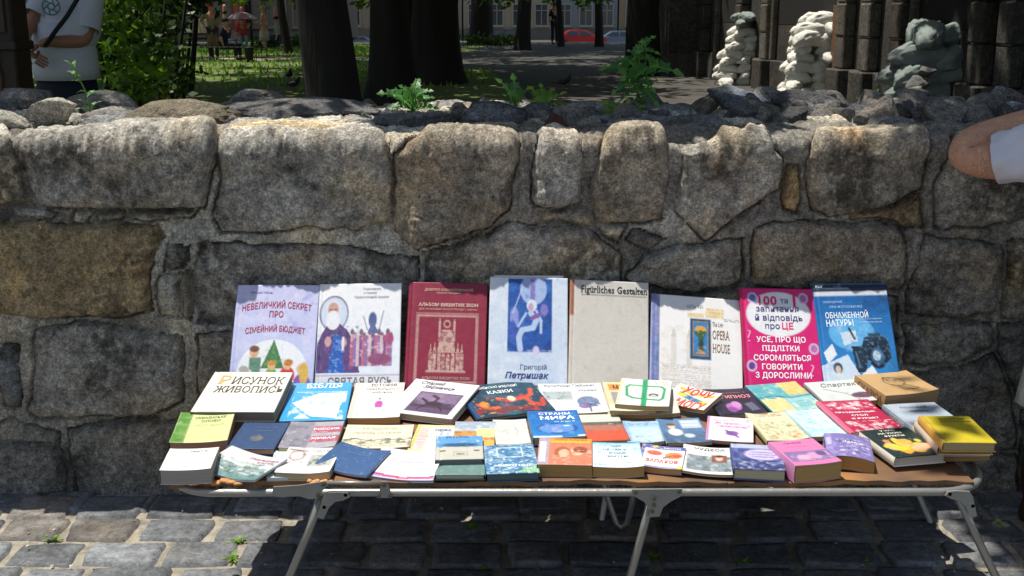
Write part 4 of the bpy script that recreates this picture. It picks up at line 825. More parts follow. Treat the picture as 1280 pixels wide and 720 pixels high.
def a16(A): A.rect(0,0,.07,1,'#ecebe2'); A.line([(.12,.2),(.4,.3),(.9,.28)],.04,'#e2b43c').line([(.2,.45),(.5,.55),(.85,.68)],.055,'#2f8a8c').ell(.25,.48,.1,.08,'#e6d22c').ell(.84,.66,.12,.08,'#e8cf2a').line([(.45,.5),(.6,.62)],.03,'#2f5fae').noise('#f2d0c0',7,.08,.1,.6,4)
book('white paperback with big red letters and teal shape, right of the centre back pile',[(829,471),(878,488),(904,516),(851,507)],t=.012,zf=.030,zb=.052,base='#f0e8e0',spine='#f0eee6',pages='#c7a878',art=a16,curl=lambda u,v:-.006*np.sin(math.pi*u),
 titles=[('ХОЧУ',.52,.22,.66,'#cf2c34',{'b':.05,'hf':1.4}),('МОГУ',.60,.84,.66,'#d84834',{'b':.05,'hf':1.4})])
def a17(A): A.noise('#2c3458',4,.0,.2,.8,3); A.ell(.42,.70,.16,.14,'#b06ab4').ell(.5,.62,.10,.12,'#c48ac4').ell(.36,.8,.10,.1,'#8a4a94').poly([(.68,.6),(.86,.55),(.92,.85),(.74,.88)],'#5a6478').micro(.32,.15,.86,.2,'#b05a68',1,.9)
book('black-violet book with a pink brain-like shape and light red title, back row right of centre',[(878,487),(933,484.5),(959,516),(901,518)],t=.010,zf=.022,zb=.036,base='#1f1c2e',spine='#16141f',art=a17,titles=[('ГИПНОЗ',.60,.33,.62,'#e08a90',{'b':.03,'hf':1.4})])
def a18(A): A.rect(.0,0,.60,.55,'#4fa3ac').rect(.60,0,1,.45,'#cdbf74').rect(0,.55,.45,1,'#d4cc90').rect(.45,.55,1,1,'#8cc4c8'); A.noise('#8fd0d4',5,.0,.15,.8,2,(0,0,.6,.55)).noise('#e9e4b4',7,.05,.1,.6,5).line([(0,.5),(.3,.45),(.6,.55),(1,.5)],.012,'#3a5a54').noise('#f0f4ee',6,.1,.1,.8,8,(.1,.25,.55,.6)).micro(.55,.68,.95,.9,'#3f6f78',3,.4)
book('teal and straw-yellow atlas-like paperback with a coastline band, in front of the magenta standing book',[(935.5,482.5),(993,476),(1032,510),(965,514.5)],t=.010,zf=.022,zb=.040,base='#7fb8b4',spine='#3f8088',art=a18)
def a19(A): A.noise('#bcc3c4',6,.02,.2,.6,2); A.line([(.2,.35),(.5,.62),(.62,.9)],.007,'#5a5c5c').ell(.75,.72,.2,.13,'#5f4a5c').noise('#b05a70',14,.05,.06,.9,4,(.5,.55,.95,.9)).noise('#2f3a34',12,.1,.06,.9,6,(.5,.55,.95,.9))
book('pale grey-green book with thin title and dark flower sprig, in front of the camera book',[(1007,479.5),(1074,472.5),(1106,500),(1033,503.5)],t=.014,zf=.028,zb=.044,base='#cdd2cf',spine='#a4a0a6',art=a19,titles=[('Спартак',.52,.22,.62,'#5a5f62',{'sh':.3,'hf':1.1})])
def a20(A): A.noise('#a8875a',5,.02,.2,.6,2); A.ell(.50,.42,.17,.20,'#3c3028',.010).line([(.36,.28),(.42,.2),(.5,.26)],.010,'#3c3028').line([(.6,.55),(.76,.78)],.010,'#3c3028').line([(.46,.62),(.5,.80),(.74,.80)],.010,'#3c3028').ell(.42,.33,.025,.03,'#3c3028').noise('#4a3a2c',26,.05,.05,.8,3,(.38,.3,.62,.6)).noise('#c46a4a',7,.1,.1,.5,6,(0,.7,1,1))
book('very thick tan book with a dark line drawing, back right corner of the stall',[(1073.5,469),(1132,462.5),(1173,488),(1104.5,494)],t=.040,zf=.052,zb=.062,base='#bf9c6a',spine='#a5804e',pages='#a98a62',art=a20,mat='artmatte',spine_txt=('СКАЗКИ','#7a4a30'))
# ---- middle row
def a21(A): A.rect(0,0,.22,1,'#5f9440').rect(.22,0,.235,1,'#4a7a30').noise('#e0e8b4',5,.02,.2,.5,3).micro(.35,.42,.85,.5,'#8a9060',2,.7)
book('pale yellow-green paperback with leaf green spine strip, left end behind the plain white paperback',[(231,518),(296,513.5),(281,552),(208.5,553.5)],t=.028,zf=.030,zb=.036,base='#d4dc9c',spine='#6a9a48',back='#c96a3c',pages='#b08c74',art=a21,curl=lambda u,v:.004*(2*u-1)**2,
 titles=[('УКРАЇНСЬКЕ',.58,.19,.56,'#46502f',{'serif':True,'hf':1.5}),('СЛОВО',.60,.31,.34,'#46502f',{'serif':True,'hf':1.4})])
book('navy blue cloth-bound book with a faint gold emblem, second row left',[(301,528),(361,528.4),(343,561),(288.5,560)],t=.018,zf=.020,zb=.022,base='#27446e',spine='#1d3354',pages='#c9b79a',hard=True,mat='artmatte',art=lambda A:A.noise('#38598a',8,.0,.2,.6,3).ell(.5,.62,.14,.10,'#6b6a62').ell(.5,.58,.05,.10,'#6b6a62').noise('#27446e',16,.02,.05,.8,5,(.3,.45,.7,.8)),
 titles=[('КОНСТИТУЦІЯ',.56,.22,.5,'#5d728c',{'serif':True}),('УКРАЇНИ',.56,.34,.34,'#5d728c',{'serif':True})])
def a22(A): A.rect(0,0,.48,1,'#8a8894').noise('#5f5c68',7,.0,.12,.8,2,(0,0,.48,1)).noise('#c3c3cc',9,.08,.08,.8,4,(0,0,.48,1)); A.rect(.48,.18,1,.44,'#b0586c').rect(.48,.56,1,.80,'#b0586c').noise('#d9d6dc',9,.05,.1,.5,5,(.48,0,1,1))
book('grey book with white block capitals on dusty red bands, right of the navy book',[(363,526.5),(430,526.5),(418,558),(350,559)],t=.012,zf=.022,zb=.020,base='#a5a3ac',spine='#807e88',art=a22,
 titles=[('РОССИЯ',.72,.31,.46,'#f0eef0',{'b':.04,'hf':1.2}),('ЖИВАЯ',.72,.66,.44,'#f0eef0',{'b':.04,'hf':1.2})])
def a23(A): A.noise('#d9d0b0',5,.02,.2,.6,2); A.noise('#5f6658',9,.0,.06,.9,4,(0,.58,1,.98)).micro(0,.72,1,.95,'#6a7060',6,.5,7).line([(0,.68),(.2,.62),(.4,.70),(.6,.62),(.8,.68),(1,.62)],.010,'#4a5048')
book('cream book with a grey engraved landscape, second row in front of the magenta emblem book',[(433,532),(514,529.5),(514,560),(428,558)],t=.012,zf=.018,zb=.018,base='#e6e0c4',spine='#c9bf9c',art=a23,titles=[('БУ ЗДОРОВ',.5,.18,.5,'#b0a680',{'serif':True}),('ЛЮБОВЬ СО МНОЙ',.48,.36,.7,'#98907a',{'serif':True})])
def a24(A): A.rect(0,0,.10,1,'#e2c878').rect(.10,.10,.34,.9,'#e9d2cc').micro(.12,.14,.33,.88,'#c4889c',9,.5); A.rect(.36,.12,1,1,'#e9eaf0').noise('#6a9ac8',9,.0,.08,.8,4,(.42,.14,.98,.42)).rect(0,.42,1,.46,'#d8bc9c')
book('yellow-edged paperback with faint pink ruled lines, second row right of the engraving book',[(518,531),(567,531),(566,566),(515.5,563)],t=.012,zf=.016,zb=.016,base='#ecdcaa',spine='#d8b860',art=a24,titles=[('НОВА',.68,.2,.4,'#27406a',{'hf':1.2,'b':.02})])
def a25(A): A.rect(0,0,1,.40,'#9fb0c4').noise('#dfe2e2',5,.0,.15,.8,3,(0,0,1,.4)); A.rect(0,.40,1,.75,'#cf9a54').noise('#8a5c34',12,.0,.08,.8,5,(0,.4,1,.8)).rect(0,.75,1,1,'#e0b45c').rect(.56,.28,1,.64,'#efe0a4').micro(.58,.32,.98,.6,'#b89c60',3,.4)
book('small book with a golden field under a cloudy sky, behind the small front stack',[(568,527),(616,527),(620,558),(568,558)],t=.012,zf=.018,zb=.018,base='#d2b070',spine='#a4905c',art=a25)
def a26(A): A.noise('#b4b4ac',5,.0,.15,.6,3).line([(.6,.3),(.7,.45),(.62,.6)],.008,'#8a8a80').line([(.2,.5),(.35,.4),(.4,.6)],.007,'#9a9a90').noise('#8f8f86',18,.13,.05,.6,6).rect(0,.94,1,1,'#77756a')
book('pale grey book with a faint pencil sketch, second row above the ocean-wave book',[(617,524.5),(657,523.5),(664,556),(620.5,557)],t=.012,zf=.018,zb=.018,base='#dbdad2',spine='#b0aea4',art=a26)
def a27(A): A.grad('#0f5cae','#1f7fc8'); A.ell(.5,.68,.40,.20,'#184a9c').ell(.48,.68,.34,.15,'#5a8fd4').noise('#c7b4dc',7,.0,.12,.8,3,(.2,.5,.8,.85)).noise('#1f9ac8',6,.05,.1,.8,5).ell(.7,.58,.06,.02,'#e8f0f4').rect(0,.94,1,1,'#d8e6ee').rect(.55,.93,.85,1,'#1f6fb0')
book('bright blue book with a globe and bold white title about countries, second row centre',[(657,514.5),(718,512),(734,545.5),(671,546)],t=.022,zf=.024,zb=.026,base='#1568b8',spine='#4f9ac4',pages='#d4c4a0',art=a27,spine_txt=('СТРАНЫ МИРА','#dfeaf0'),
 titles=[('СТРАНЫ',.52,.13,.62,'#f2f4f6',{'b':.03,'hf':1.2}),('МИРА',.56,.29,.68,'#f6f8fa',{'b':.05,'hf':1.1}),('от А до Я',.68,.44,.40,'#e6eef4')])
def a28(A): A.rect(0,0,1,.30,'#cdd5c6').rect(0,.30,1,.42,'#5a5f58').noise('#b9b4a4',10,.05,.08,.8,3,(0,.28,1,.45)); A.rect(0,.42,1,.62,'#b07260').rect(0,.62,1,1,'#d0583c').noise('#8a5a4c',5,.0,.15,.7,6,(0,.4,1,.75)).rect(0,.98,1,1,'#8a3a2c')
book('book with brick-red lower half and dark colonnade band, right of the globe book',[(724.5,519),(771,517),(788,550),(736,551)],t=.014,zf=.018,zb=.022,base='#c06a54',spine='#a8503c',art=a28,titles=[('ЛЬВІВСЬКА',.5,.17,.66,'#f2f2ea',{'serif':True})])
def a29(A): A.rect(0,0,.07,1,'#8fb4dc'); A.noise('#6f9fd0',7,.0,.1,.8,3); A.rect(.15,.28,.95,.95,'#bdd4ea').noise('#3f62b0',10,.08,.06,.9,5,(.1,.7,.7,1)).noise('#f0f4f8',8,.05,.1,.8,7,(.4,.4,.95,.9)).micro(.12,.1,.95,.22,'#4a6a98',2,.6)
book('pale blue children\'s paperback with blue flowers, second row below the centre back pile',[(775.5,525),(818,527),(834.5,551),(788.5,553)],t=.010,zf=.016,zb=.018,base='#a9c8e6',spine='#7f9fcc',art=a29)
def a30(A): A.grad('#5f84ac','#4a6484'); A.noise('#8aa4c0',5,.0,.15,.6,2); A.rect(.5,.08,.95,.42,'#b9cadc').ell(.27,.35,.08,.10,'#d6c4b4').ell(.27,.27,.1,.05,'#6f4a34').ell(.3,.58,.16,.14,'#dfe2e4').ell(.58,.72,.12,.08,'#c4ccd6').noise('#2f4256',8,.06,.1,.7,6,(0,.6,1,1))
book('slate-blue book with a small white-clad rider figure, second row centre right',[(819,523),(869,522.5),(893.5,551.5),(836.5,553)],t=.010,zf=.016,zb=.018,base='#5a7ba0',spine='#9ab4cc',art=a30,titles=[('КНИГА',.72,.18,.36,'#eef2f6',{'b':.03}),('ВІКІНГ',.72,.32,.38,'#eef2f6',{'b':.03})])
def a31(A): A.rect(0,0,.05,1,'#c86aac'); A.noise('#e8a4c8',14,.03,.06,.8,2,(.1,.08,.95,.5)).micro(.12,.16,.45,.2,'#b0468c',1,.9).ell(.55,.68,.14,.10,'#8a5aa4').line([(.42,.58),(.55,.7),(.68,.82)],.03,'#6f4a94').noise('#f4d4c4',6,.08,.1,.6,4,(.05,.6,.4,1)).noise('#d0568c',16,.1,.05,.8,7,(.4,.08,.95,.5))
book('white and candy-pink paperback with fancy pink lettering, right of the slate-blue book',[(875,519),(931,523),(951.5,553.5),(894,549.5)],t=.010,zf=.018,zb=.020,base='#f2dfe8',spine='#b070b8',pages='#caa878',art=a31,titles=[('Як стати',.42,.28,.5,'#d8489c',{'sh':.3}),('принцесою',.56,.42,.62,'#d8489c',{'sh':.3})])
def a32(A): A.rect(0,0,.08,1,'#d6cfa8').noise('#8fae74',6,.0,.12,.7,2,(.08,.25,1,1)).noise('#e0803c',8,.05,.07,.9,4,(.15,.35,.95,.95)).noise('#e8e4cc',9,.08,.08,.8,6).noise('#3f8a60',10,.1,.06,.9,8,(.1,.3,.9,.9)).micro(.2,.06,.85,.18,'#b0543c',2,.7)
book('cream storybook full of orange and green animals, second row in front of the teal atlas',[(930.5,516),(984,514.5),(1008,548),(961,550)],t=.014,zf=.020,zb=.022,base='#d9d6b4',spine='#c4bc8c',pages='#c9a468',art=a32,spine_txt=('КАЗКИ','#8a6a4a'))
def a33(A): A.noise('#9fccd8',5,-.05,.15,.8,2).noise('#f2f8fa',6,.02,.1,.8,5).noise('#6fa8bc',10,.1,.06,.7,8).rect(0,0,.05,1,'#8fbccc')
book('icy pale blue paperback with blurry white forms, second row left of the red party-food book',[(984.5,511.5),(1032,510),(1052,542.5),(1008,546.5)],t=.012,zf=.020,zb=.022,base='#c4dfe6',spine='#a4ccd6',art=a33)
def a34(A): A.rect(0,0,.06,1,'#e06a88').noise('#e8b4c0',10,.0,.08,.9,3,(.08,.04,.95,.3)).noise('#f0e8e8',12,.04,.06,.9,4,(.08,.06,.95,.3)).noise('#e8dede',9,-.02,.08,.9,6,(.1,.66,.97,.98)).noise('#c43c5c',12,.06,.06,.9,8,(.1,.66,.97,.98)).line([(.52,.66),(.55,.98)],.008,'#b01f48').noise('#8a1430',11,.12,.06,.7,9,(.08,.3,1,.66))
book('crimson cookery book with pink dishes in strips and white slanted lettering, second row right',[(1032,499),(1096,501),(1118,535),(1053.5,543.5)],t=.010,zf=.034,zb=.036,base='#b31f48',spine='#e87a94',pages='#d8ccbc',art=a34,
 titles=[('ПРАЗДНИЧНЫЙ',.48,.40,.74,'#f4e8ea',{'b':.03}),('СТОЛ',.5,.50,.3,'#f4e8ea',{'b':.03}),('И ФУРШЕТ',.54,.60,.5,'#f4e8ea',{'b':.03})])
book('grey-blue hardback with a dark picture strip, behind the yellow book at the right end',[(1111.5,505.5),(1172,502.5),(1204,533),(1136,536)],t=.022,zf=.030,zb=.032,base='#a9b4c0',spine='#8c97a4',hard=True,mat='artmatte',spine_txt=('ПОЛОВАЯ','#dfe3e8'),art=lambda A:A.noise('#bcc6d0',5,.0,.2,.5,3).rect(.3,.62,1,.9,'#2f343a').noise('#8d7a5c',9,.05,.08,.8,5,(.3,.62,1,.9)),titles=[('ПОЛОВАЯ',.48,.18,.5,'#5a6478',{'b':.02}),('ЖИЗНЬ',.5,.33,.36,'#5a6478',{'b':.02})])
# ---- front row
book('plain white paperback with a small blue heading, at the front left corner of the stall',[(214.5,562),(275,559.5),(261,586.5),(199,588)],t=0.0366,zf=0.0376,zb=0.0406,base='#f0eee8',spine='#dcdad4',pages='#a8a098',curl=lambda u,v:.0025*(2*u-1)**2,art=lambda A:A.noise('#dcd8d0',5,.05,.2,.4,3).micro(.4,.5,.75,.72,'#d8b890',3,.4),titles=[('ПРИТЧІ',.62,.16,.34,'#3c5078',{'b':.02,'serif':True})])
def a41(A): A.rect(0,0,1,.36,'#dcd6dc').noise('#c4a8b8',6,.05,.1,.5,2,(.3,.05,1,.35)); A.noise('#efeeec',6,-.03,.1,.9,4,(0,.3,1,.55)).grad('#9fb0ae','#5f8a88',(0,.5,1,1)).noise('#3f5f5c',8,.0,.08,.8,6,(0,.36,1,.9),2).noise('#e8ecea',10,.06,.05,.8,8,(0,.36,1,.8),3)
book('floppy grey-green magazine with a sea and wave photograph, sagging over the left front edge',[(280.5,552),(343,572),(334,600),(259.5,587)],t=0.0061,zf=0.0211,zb=0.0311,base='#b9c4c2',pages='#d6d8dc',art=a41,curl=lambda u,v:-.013*np.sin(math.pi*np.clip(u,0,1))*(1-.4*v),titles=[('Стихотворения',.70,.2,.5,'#8a3a4c',{'serif':True}),('и поэмы',.78,.30,.3,'#8a3a4c',{'serif':True})])
book('thin pale teal booklet peeking out left beneath the Mayan-drawing book',[(347,563),(400,562),(408,594),(331,597)],t=0.0098,zf=0.0098,zb=0.0118,base='#cfe0e2',spine='#b4cace',pages='#e0e4e2',art=lambda A:A.noise('#8fb4b8',7,.04,.1,.7,3))
def a42(A): A.noise('#b48a7c',10,.02,.05,.9,3,(.05,.04,.42,.62)).ell(.24,.34,.13,.18,'#8a6a60',.012).line([(.05,.1),(.4,.16)],.02,'#7a5c50').line([(.15,.6),(.4,.42)],.010,'#8a6a60').frame(.50,.32,.95,.72,.012,'#4a524c').rect(.515,.335,.935,.705,'#b9c0b4').noise('#3f4a40',11,.0,.06,.8,5,(.52,.34,.93,.7))
book('white paperback with a brown carved-profile drawing and a small framed engraving, front row left',[(356,558),(413,559),(425,590.5),(351,590)],t=0.0195,zf=0.0215,zb=0.0215,base='#efedea',spine='#d8cdbc',pages='#cbb48c',art=a42,titles=[('МАТВІЙ',.72,.15,.42,'#8f8a84',{'serif':True})])
book('thin dark blue booklet drooping at the front edge, left of the pink-striped leaflet',[(416,549),(471,560),(474,592),(406,582)],t=0.0073,zf=0.0213,zb=0.0333,base='#2b5488',pages='#b9c4cc',mat='artmatte',art=lambda A:A.noise('#3f6a9c',7,.0,.2,.6,3).noise('#7f9cbc',12,.14,.06,.6,5),curl=lambda u,v:-.008*np.sin(math.pi*u*.9)-.006*(1-v)*u,titles=[('СВЯТЕ ПИСЬМО',.5,.3,.5,'#5a7ea8')])
book('thin white leaflet with pink and violet stripes along its front edge, left of small stack',[(471,559.5),(548,561.5),(547.5,596),(469.5,587)],t=0.0073,zf=0.0173,zb=0.0293,base='#f2ecf0',pages='#a9a4c4',art=lambda A:A.noise('#f0d0e0',8,.1,.1,.6,3).poly([(0,.86),(.5,.92),(1,.88),(1,.94),(.5,1),(0,.92)],'#c83c78').poly([(0,.92),(.5,.98),(1,.94),(1,1),(0,1)],'#9a9ac8'),curl=lambda u,v:-.005*np.sin(math.pi*u)-.012*(1-v)**2,titles=[('Моя перша книга',.5,.45,.6,'#e0b0c8',{'sh':.2})])
book('green-grey book sticking forward beneath the small lake-picture book, front row centre left',[(546,563),(604,563),(608,592.5),(548,593)],t=0.0146,zf=0.0156,zb=0.0156,base='#6f908a',spine='#4f6f6a',pages='#c9c0a8',hard=True,art=lambda A:A.noise('#8fb0a4',6,.0,.15,.6,3).noise('#4a6864',9,.08,.1,.6,5))
def a45(A): A.rect(0,0,1,.48,'#5fa0d8').noise('#dfeaf2',6,.05,.1,.7,2,(0,0,1,.3)).ell(.5,.40,.4,.08,'#2f5a80').noise('#3f7a94',9,.0,.1,.8,4,(.05,.3,.95,.5)).rect(.38,.70,.66,.88,'#d4d4cc').frame(.38,.70,.66,.88,.012,'#6a6a62').rect(.08,.62,.2,.68,'#5a5a54').rect(.8,.62,.92,.68,'#5a5a54').rect(.43,.75,.61,.83,'#8a8a80')
book('small pale book with a blue lake picture, stacked on the green-grey book in front',[(545.5,546),(601,544.5),(605,573),(546.5,573.5)],t=0.0171,zf=0.0311,zb=0.0311,base='#c9c8bc',spine='#8a98a0',pages='#7a7c78',hard=True,art=a45,titles=[('УКРАЇНА',.45,.05,.5,'#2f4a68',{'b':.01})])
def a46(A): A.grad('#5a8fb8','#3f7fa8'); A.noise('#bcd8e8',6,.0,.08,.9,2,None,2.2).noise('#1f5a8c',8,.05,.07,.9,4,None,2).frame(.25,.10,.75,.46,.02,'#e6eef2').noise('#1a6f9c',10,.0,.06,.8,6,(.27,.12,.73,.44)).poly([(.5,1),(.9,.78),(1,.82),(1,1)],'#8cc490').noise('#f0f6f8',14,.12,.05,.9,9)
book('ocean-blue book with white wave streaks and framed square picture, right of the small stack',[(604.5,557),(664,555.5),(676,589.5),(609,591.5)],t=0.0220,zf=0.0230,zb=0.0230,base='#5c92b8',spine='#33566c',pages='#5a6e72',hard=True,art=a46,titles=[('ЖИВОТНЫЕ',.52,.76,.74,'#f0f4f6',{'b':.03,'sh':.1})])
def a47(A): A.rect(0,0,.20,1,'#b0a4b4').rect(.20,0,1,.16,'#e6a03c'); A.rect(.20,.16,1,1,'#d88468').ell(.45,.55,.15,.22,'#b0603c').ell(.48,.58,.10,.15,'#e8b898').ell(.72,.5,.12,.15,'#edc8ac').ell(.78,.44,.14,.12,'#9a5034').noise('#f2dcc4',7,.04,.1,.8,4,(.25,.45,1,1)).noise('#c9703c',8,.08,.08,.7,6,(.2,.2,1,1)).rect(.03,.15,.14,.9,'#e9e4ea')
book('pink and orange romance paperback with two faces and yellow title, front row centre',[(672,547),(734,549),(745,581),(675.5,580)],t=0.0317,zf=0.0327,zb=0.0337,base='#d88a70',spine='#a898ac',pages='#b08c54',art=a47,spine_txt=('РОМАН','#f0e8ec'),titles=[('МЕНЕДЖМЕНТ',.60,.18,.72,'#f2d23c',{'b':.03,'hf':1.2}),('любовь и карьера',.6,.06,.6,'#e8482c',{'b':.02})])
def a48(A): A.grad('#b9dce6','#e6f0f4'); A.noise('#f6fafa',5,-.02,.1,.8,2).noise('#7fb8d0',7,.08,.08,.8,4).noise('#5f8fc0',9,.05,.08,.7,6,(0,.75,1,1)).rect(0,0,1,.06,'#7fc4d4')
book('pale icy-blue paperback with four lines of dark capitals, front row right of romance paperback',[(734.5,552),(791.5,553.5),(812.5,583),(744.5,583)],t=0.0268,zf=0.0288,zb=0.0288,base='#dcebf0',spine='#a8ccd8',pages='#b8955c',art=a48,
 titles=[('ЩО',.52,.15,.18,'#3f5a80',{'serif':True,'b':.01}),('НЕ ТАК У',.48,.30,.46,'#3f5a80',{'serif':True,'b':.01}),('У НАС',.52,.44,.34,'#3f5a80',{'serif':True,'b':.01}),('ЖИТТЯ?',.52,.58,.42,'#3f5a80',{'serif':True,'b':.01})])
def a49(A): A.rect(0,0,.09,1,'#6a6ab4').rect(0,0,1,.17,'#5a62b0').blobs(['#f2e23c'],4,(.02,.02,.5,.13),.035,3).ell(.32,.36,.18,.11,'#e26a5c').ell(.76,.42,.2,.16,'#e8945c').ell(.82,.44,.12,.08,'#c45c3c').line([(.55,.55),(.7,.45)],.03,'#5a3c34').noise('#f8dcd0',9,.08,.08,.6,5).rect(0,.95,1,1,'#6a6ab4').ell(.03,.92,.07,.07,'#f0e030').ell(.95,.95,.06,.06,'#f0e030')
book('white paperback with blue and yellow border and red title, sagging at the front edge',[(791.5,553.5),(840,556),(869.5,587),(810,580)],t=0.0171,zf=0.0211,zb=0.0271,base='#f2efee',spine='#6a6ab4',pages='#c29a5c',art=a49,curl=lambda u,v:-.003*np.sin(math.pi*u)-.003*u,titles=[('ЗАПАХОВ',.52,.72,.72,'#d8483c',{'b':.035,'hf':1.3}),('ШКОЛА',.70,.11,.4,'#e8ecf6',{'b':.02})])
def a50(A): A.rect(.08,.36,.95,.92,'#8a979c').noise('#4a5658',7,.0,.1,.8,3,(.08,.36,.95,.92)).noise('#cdd6d8',9,.06,.08,.8,5,(.08,.36,.95,.92)).rect(.56,.30,.86,.58,'#8c5a50').ell(.71,.42,.07,.09,'#e6c4b0').ell(.71,.34,.08,.05,'#5a3428').micro(.3,.24,.8,.3,'#b04858',1,.8)
book('white magazine with a grey landscape and small portrait, left of the dark lavender hardback',[(841.5,554.5),(901,557),(934,593),(868,587)],t=0.0073,zf=0.0153,zb=0.0213,base='#eceae8',spine='#d4d2ce',pages='#c8a470',art=a50,curl=lambda u,v:-.004*np.sin(math.pi*u)-.003*u,titles=[('ЧУДЕСА',.52,.12,.62,'#5a5f64',{'serif':True,'b':.02})])
def a51(A): A.grad('#4a5a9a','#2f3a6c'); A.rect(0,0,1,.18,'#b9c0d8').noise('#7f8cc0',8,.0,.1,.7,3).ell(.60,.42,.36,.22,'#c9c2e6').ell(.60,.42,.36,.22,'#8a84bc',.01).noise('#c4cce0',10,.08,.08,.8,6,(0,.65,1,1))
book('dark lavender hardback with a lilac oval title plate, left of the thick pink book',[(903,553.5),(964,557),(993,588),(930,585.5)],t=0.0293,zf=0.0303,zb=0.0313,base='#46548c',spine='#3c4a86',pages='#c4b898',hard=True,art=a51,spine_txt=('СЛОВАРЬ','#b9c0e0'),titles=[('ТОЛКОВАНИЕ',.60,.34,.44,'#5a5088',{'b':.02}),('И ИСТОЛКОВАНИЕ',.60,.43,.54,'#5a5088',{'b':.02}),('СНОВИДЕНИЙ',.60,.52,.44,'#5a5088',{'b':.02})])
def a52(A): A.noise('#e89ac0',5,.02,.2,.5,2); A.rect(.05,.46,1,.86,'#8a74a8').noise('#e0a4c4',6,-.02,.08,.9,4,(.05,.5,.95,.82)).ell(.62,.66,.16,.12,'#d49ac0').ell(.38,.70,.14,.09,'#e4b0cc').ell(.8,.60,.1,.1,'#6a5a90').micro(.25,.24,.85,.32,'#a84a88',1,.5)
book('thick bubblegum-pink paperback with a violet reclining figure, left of the warped purple book',[(963.5,552),(1016,548),(1051,576.5),(992,582)],t=0.0439,zf=0.0449,zb=0.0459,base='#dc7fb0',spine='#cf8ab4',pages='#b8945c',art=a52,titles=[('Любов',.45,.12,.4,'#8a3a80',{'sh':.25,'serif':True})])
def a53(A): A.rect(0,0,.16,1,'#8a80bc'); A.noise('#b0a4d4',8,.0,.1,.8,3).noise('#e9e2f0',9,.06,.08,.9,5,(.2,.2,.95,.9)).noise('#4a4474',8,.05,.08,.9,7,(.3,.3,.9,.9)).rect(.03,.2,.13,.5,'#c4bce0')
book('thick purple paperback with warped cover and white lettering, right of the thick pink book',[(1018.5,540),(1076,546),(1104.5,573.5),(1047.5,571.5)],t=0.0366,zf=0.0366,zb=0.0426,base='#7f74b0',spine='#5c5494',pages='#b88c50',art=a53,curl=lambda u,v:.007*np.sin(math.pi*(u*1.0))-.007*u,spine_txt=('ЗАМОК','#e6e2f2'),titles=[('Замок',.6,.38,.5,'#f2eef6',{'sh':.3,'serif':True})])
book('thin white book lying under the dark fruit cookbook at the right front corner',[(1092,543),(1147,540),(1180,569),(1113,577)],t=0.0122,zf=0.0122,zb=0.0122,base='#dfe1e0',spine='#cdd0d0',pages='#d4d6d4')
def a54(A): A.noise('#2f423c',6,.0,.2,.6,2); A.blobs(['#e8a83c','#e8c850','#d8c858','#e08a5c','#e6b48c'],16,(.22,.42,.85,.85),.10,5).ell(.35,.72,.14,.08,'#e8cc3c').ell(.55,.50,.14,.09,'#e8b04c').ell(.68,.75,.16,.09,'#e6b890').noise('#f6ecc8',14,.13,.06,.7,6,(.2,.4,.9,.9))
book('dark green cookbook with glowing yellow and peach fruits, right front corner of the stall',[(1080.5,537),(1140,534.5),(1174,565.5),(1113,573)],t=0.0244,zf=0.0354,zb=0.0354,base='#22332f',spine='#e6e2d4',pages='#c9bfae',art=a54,hard=True,titles=[('У НАС',.52,.09,.3,'#eeeade',{'b':.03}),('НА УЖИН',.50,.19,.46,'#eeeade',{'b':.03}),('ФРУКТЫ',.52,.29,.4,'#eeeade',{'b':.03})])
book('brown-edged worn book at the very bottom of the right end stack',[(1146,541),(1206,541),(1236,568),(1176,569)],t=0.0171,zf=0.0191,zb=0.0191,base='#8a2f38',spine='#8a4a44',back='#4a2a26',pages='#a07c4c',mat='artmatte')
book('pale worn hardback second from the bottom of the right end stack',[(1139,532),(1204,532),(1238,560),(1174,561)],t=0.0195,zf=0.0375,zb=0.0375,base='#c9b69c',spine='#cfc0b0',pages='#a4804c',hard=True,mat='artmatte')
book('cream spined hardback directly under the yellow book in the right end stack',[(1141,526.5),(1206,527),(1243,557.5),(1178,557.5)],t=0.0220,zf=0.0570,zb=0.0570,base='#cdb89c',spine='#d0bfae',pages='#9a7848',hard=True,mat='artmatte')
book('bright yellow hardback with tan spine and black heading, on top of the right end stack',[(1147,519.5),(1209,520.5),(1246.5,552.5),(1183,552.5)],t=0.0244,zf=0.0784,zb=0.0784,base='#cdb92c',spine='#c9993c',pages='#b8a47c',hard=True,art=lambda A:A.rect(0,0,.09,1,'#c4a03c').noise('#dcc93c',5,.0,.2,.6,3),
 titles=[('СТОЛЯРНЫЕ',.58,.13,.5,'#3c3a1c',{'b':.03}),('ПЛОТНИЦКИЕ',.62,.23,.6,'#3c3a1c',{'b':.02})])
# ---------------------------------------------------------------- foliage
def leafcloud(clumps,size,n,seed=0,flat=.6):
    """clumps: (x,y,z,r,count multiplier); diamond leaves"""
    r=np.random.RandomState(seed); Vs=[]
    for c in clumps:
        k=int(n*(c[4] if len(c)>4 else 1)); 
        if k<1: continue
        P=r.randn(k,3); P/=np.linalg.norm(P,axis=1)[:,None]; P*=(r.rand(k,1)**.45)*c[3]; P[:,2]*=.7; P+=np.array(c[:3])
        d=r.randn(k,3); d[:,2]*=flat; d/=np.linalg.norm(d,axis=1)[:,None]; e=np.cross(d,r.randn(k,3)); e/=np.linalg.norm(e,axis=1)[:,None]
        s=(size*(.6+.8*r.rand(k)))[:,None]
        Vs.append(np.stack([P,P+d*s*.45+e*s*.27,P+d*s,P+d*s*.45-e*s*.27],1))
    V=np.concatenate(Vs).reshape(-1,3); N=len(V)//4; return V,np.arange(4*N).reshape(N,4)
def meshd(name,V,F,mat):
    o=mk(name,V,F,mat); me=o.data; bpy.data.objects.remove(o); return me
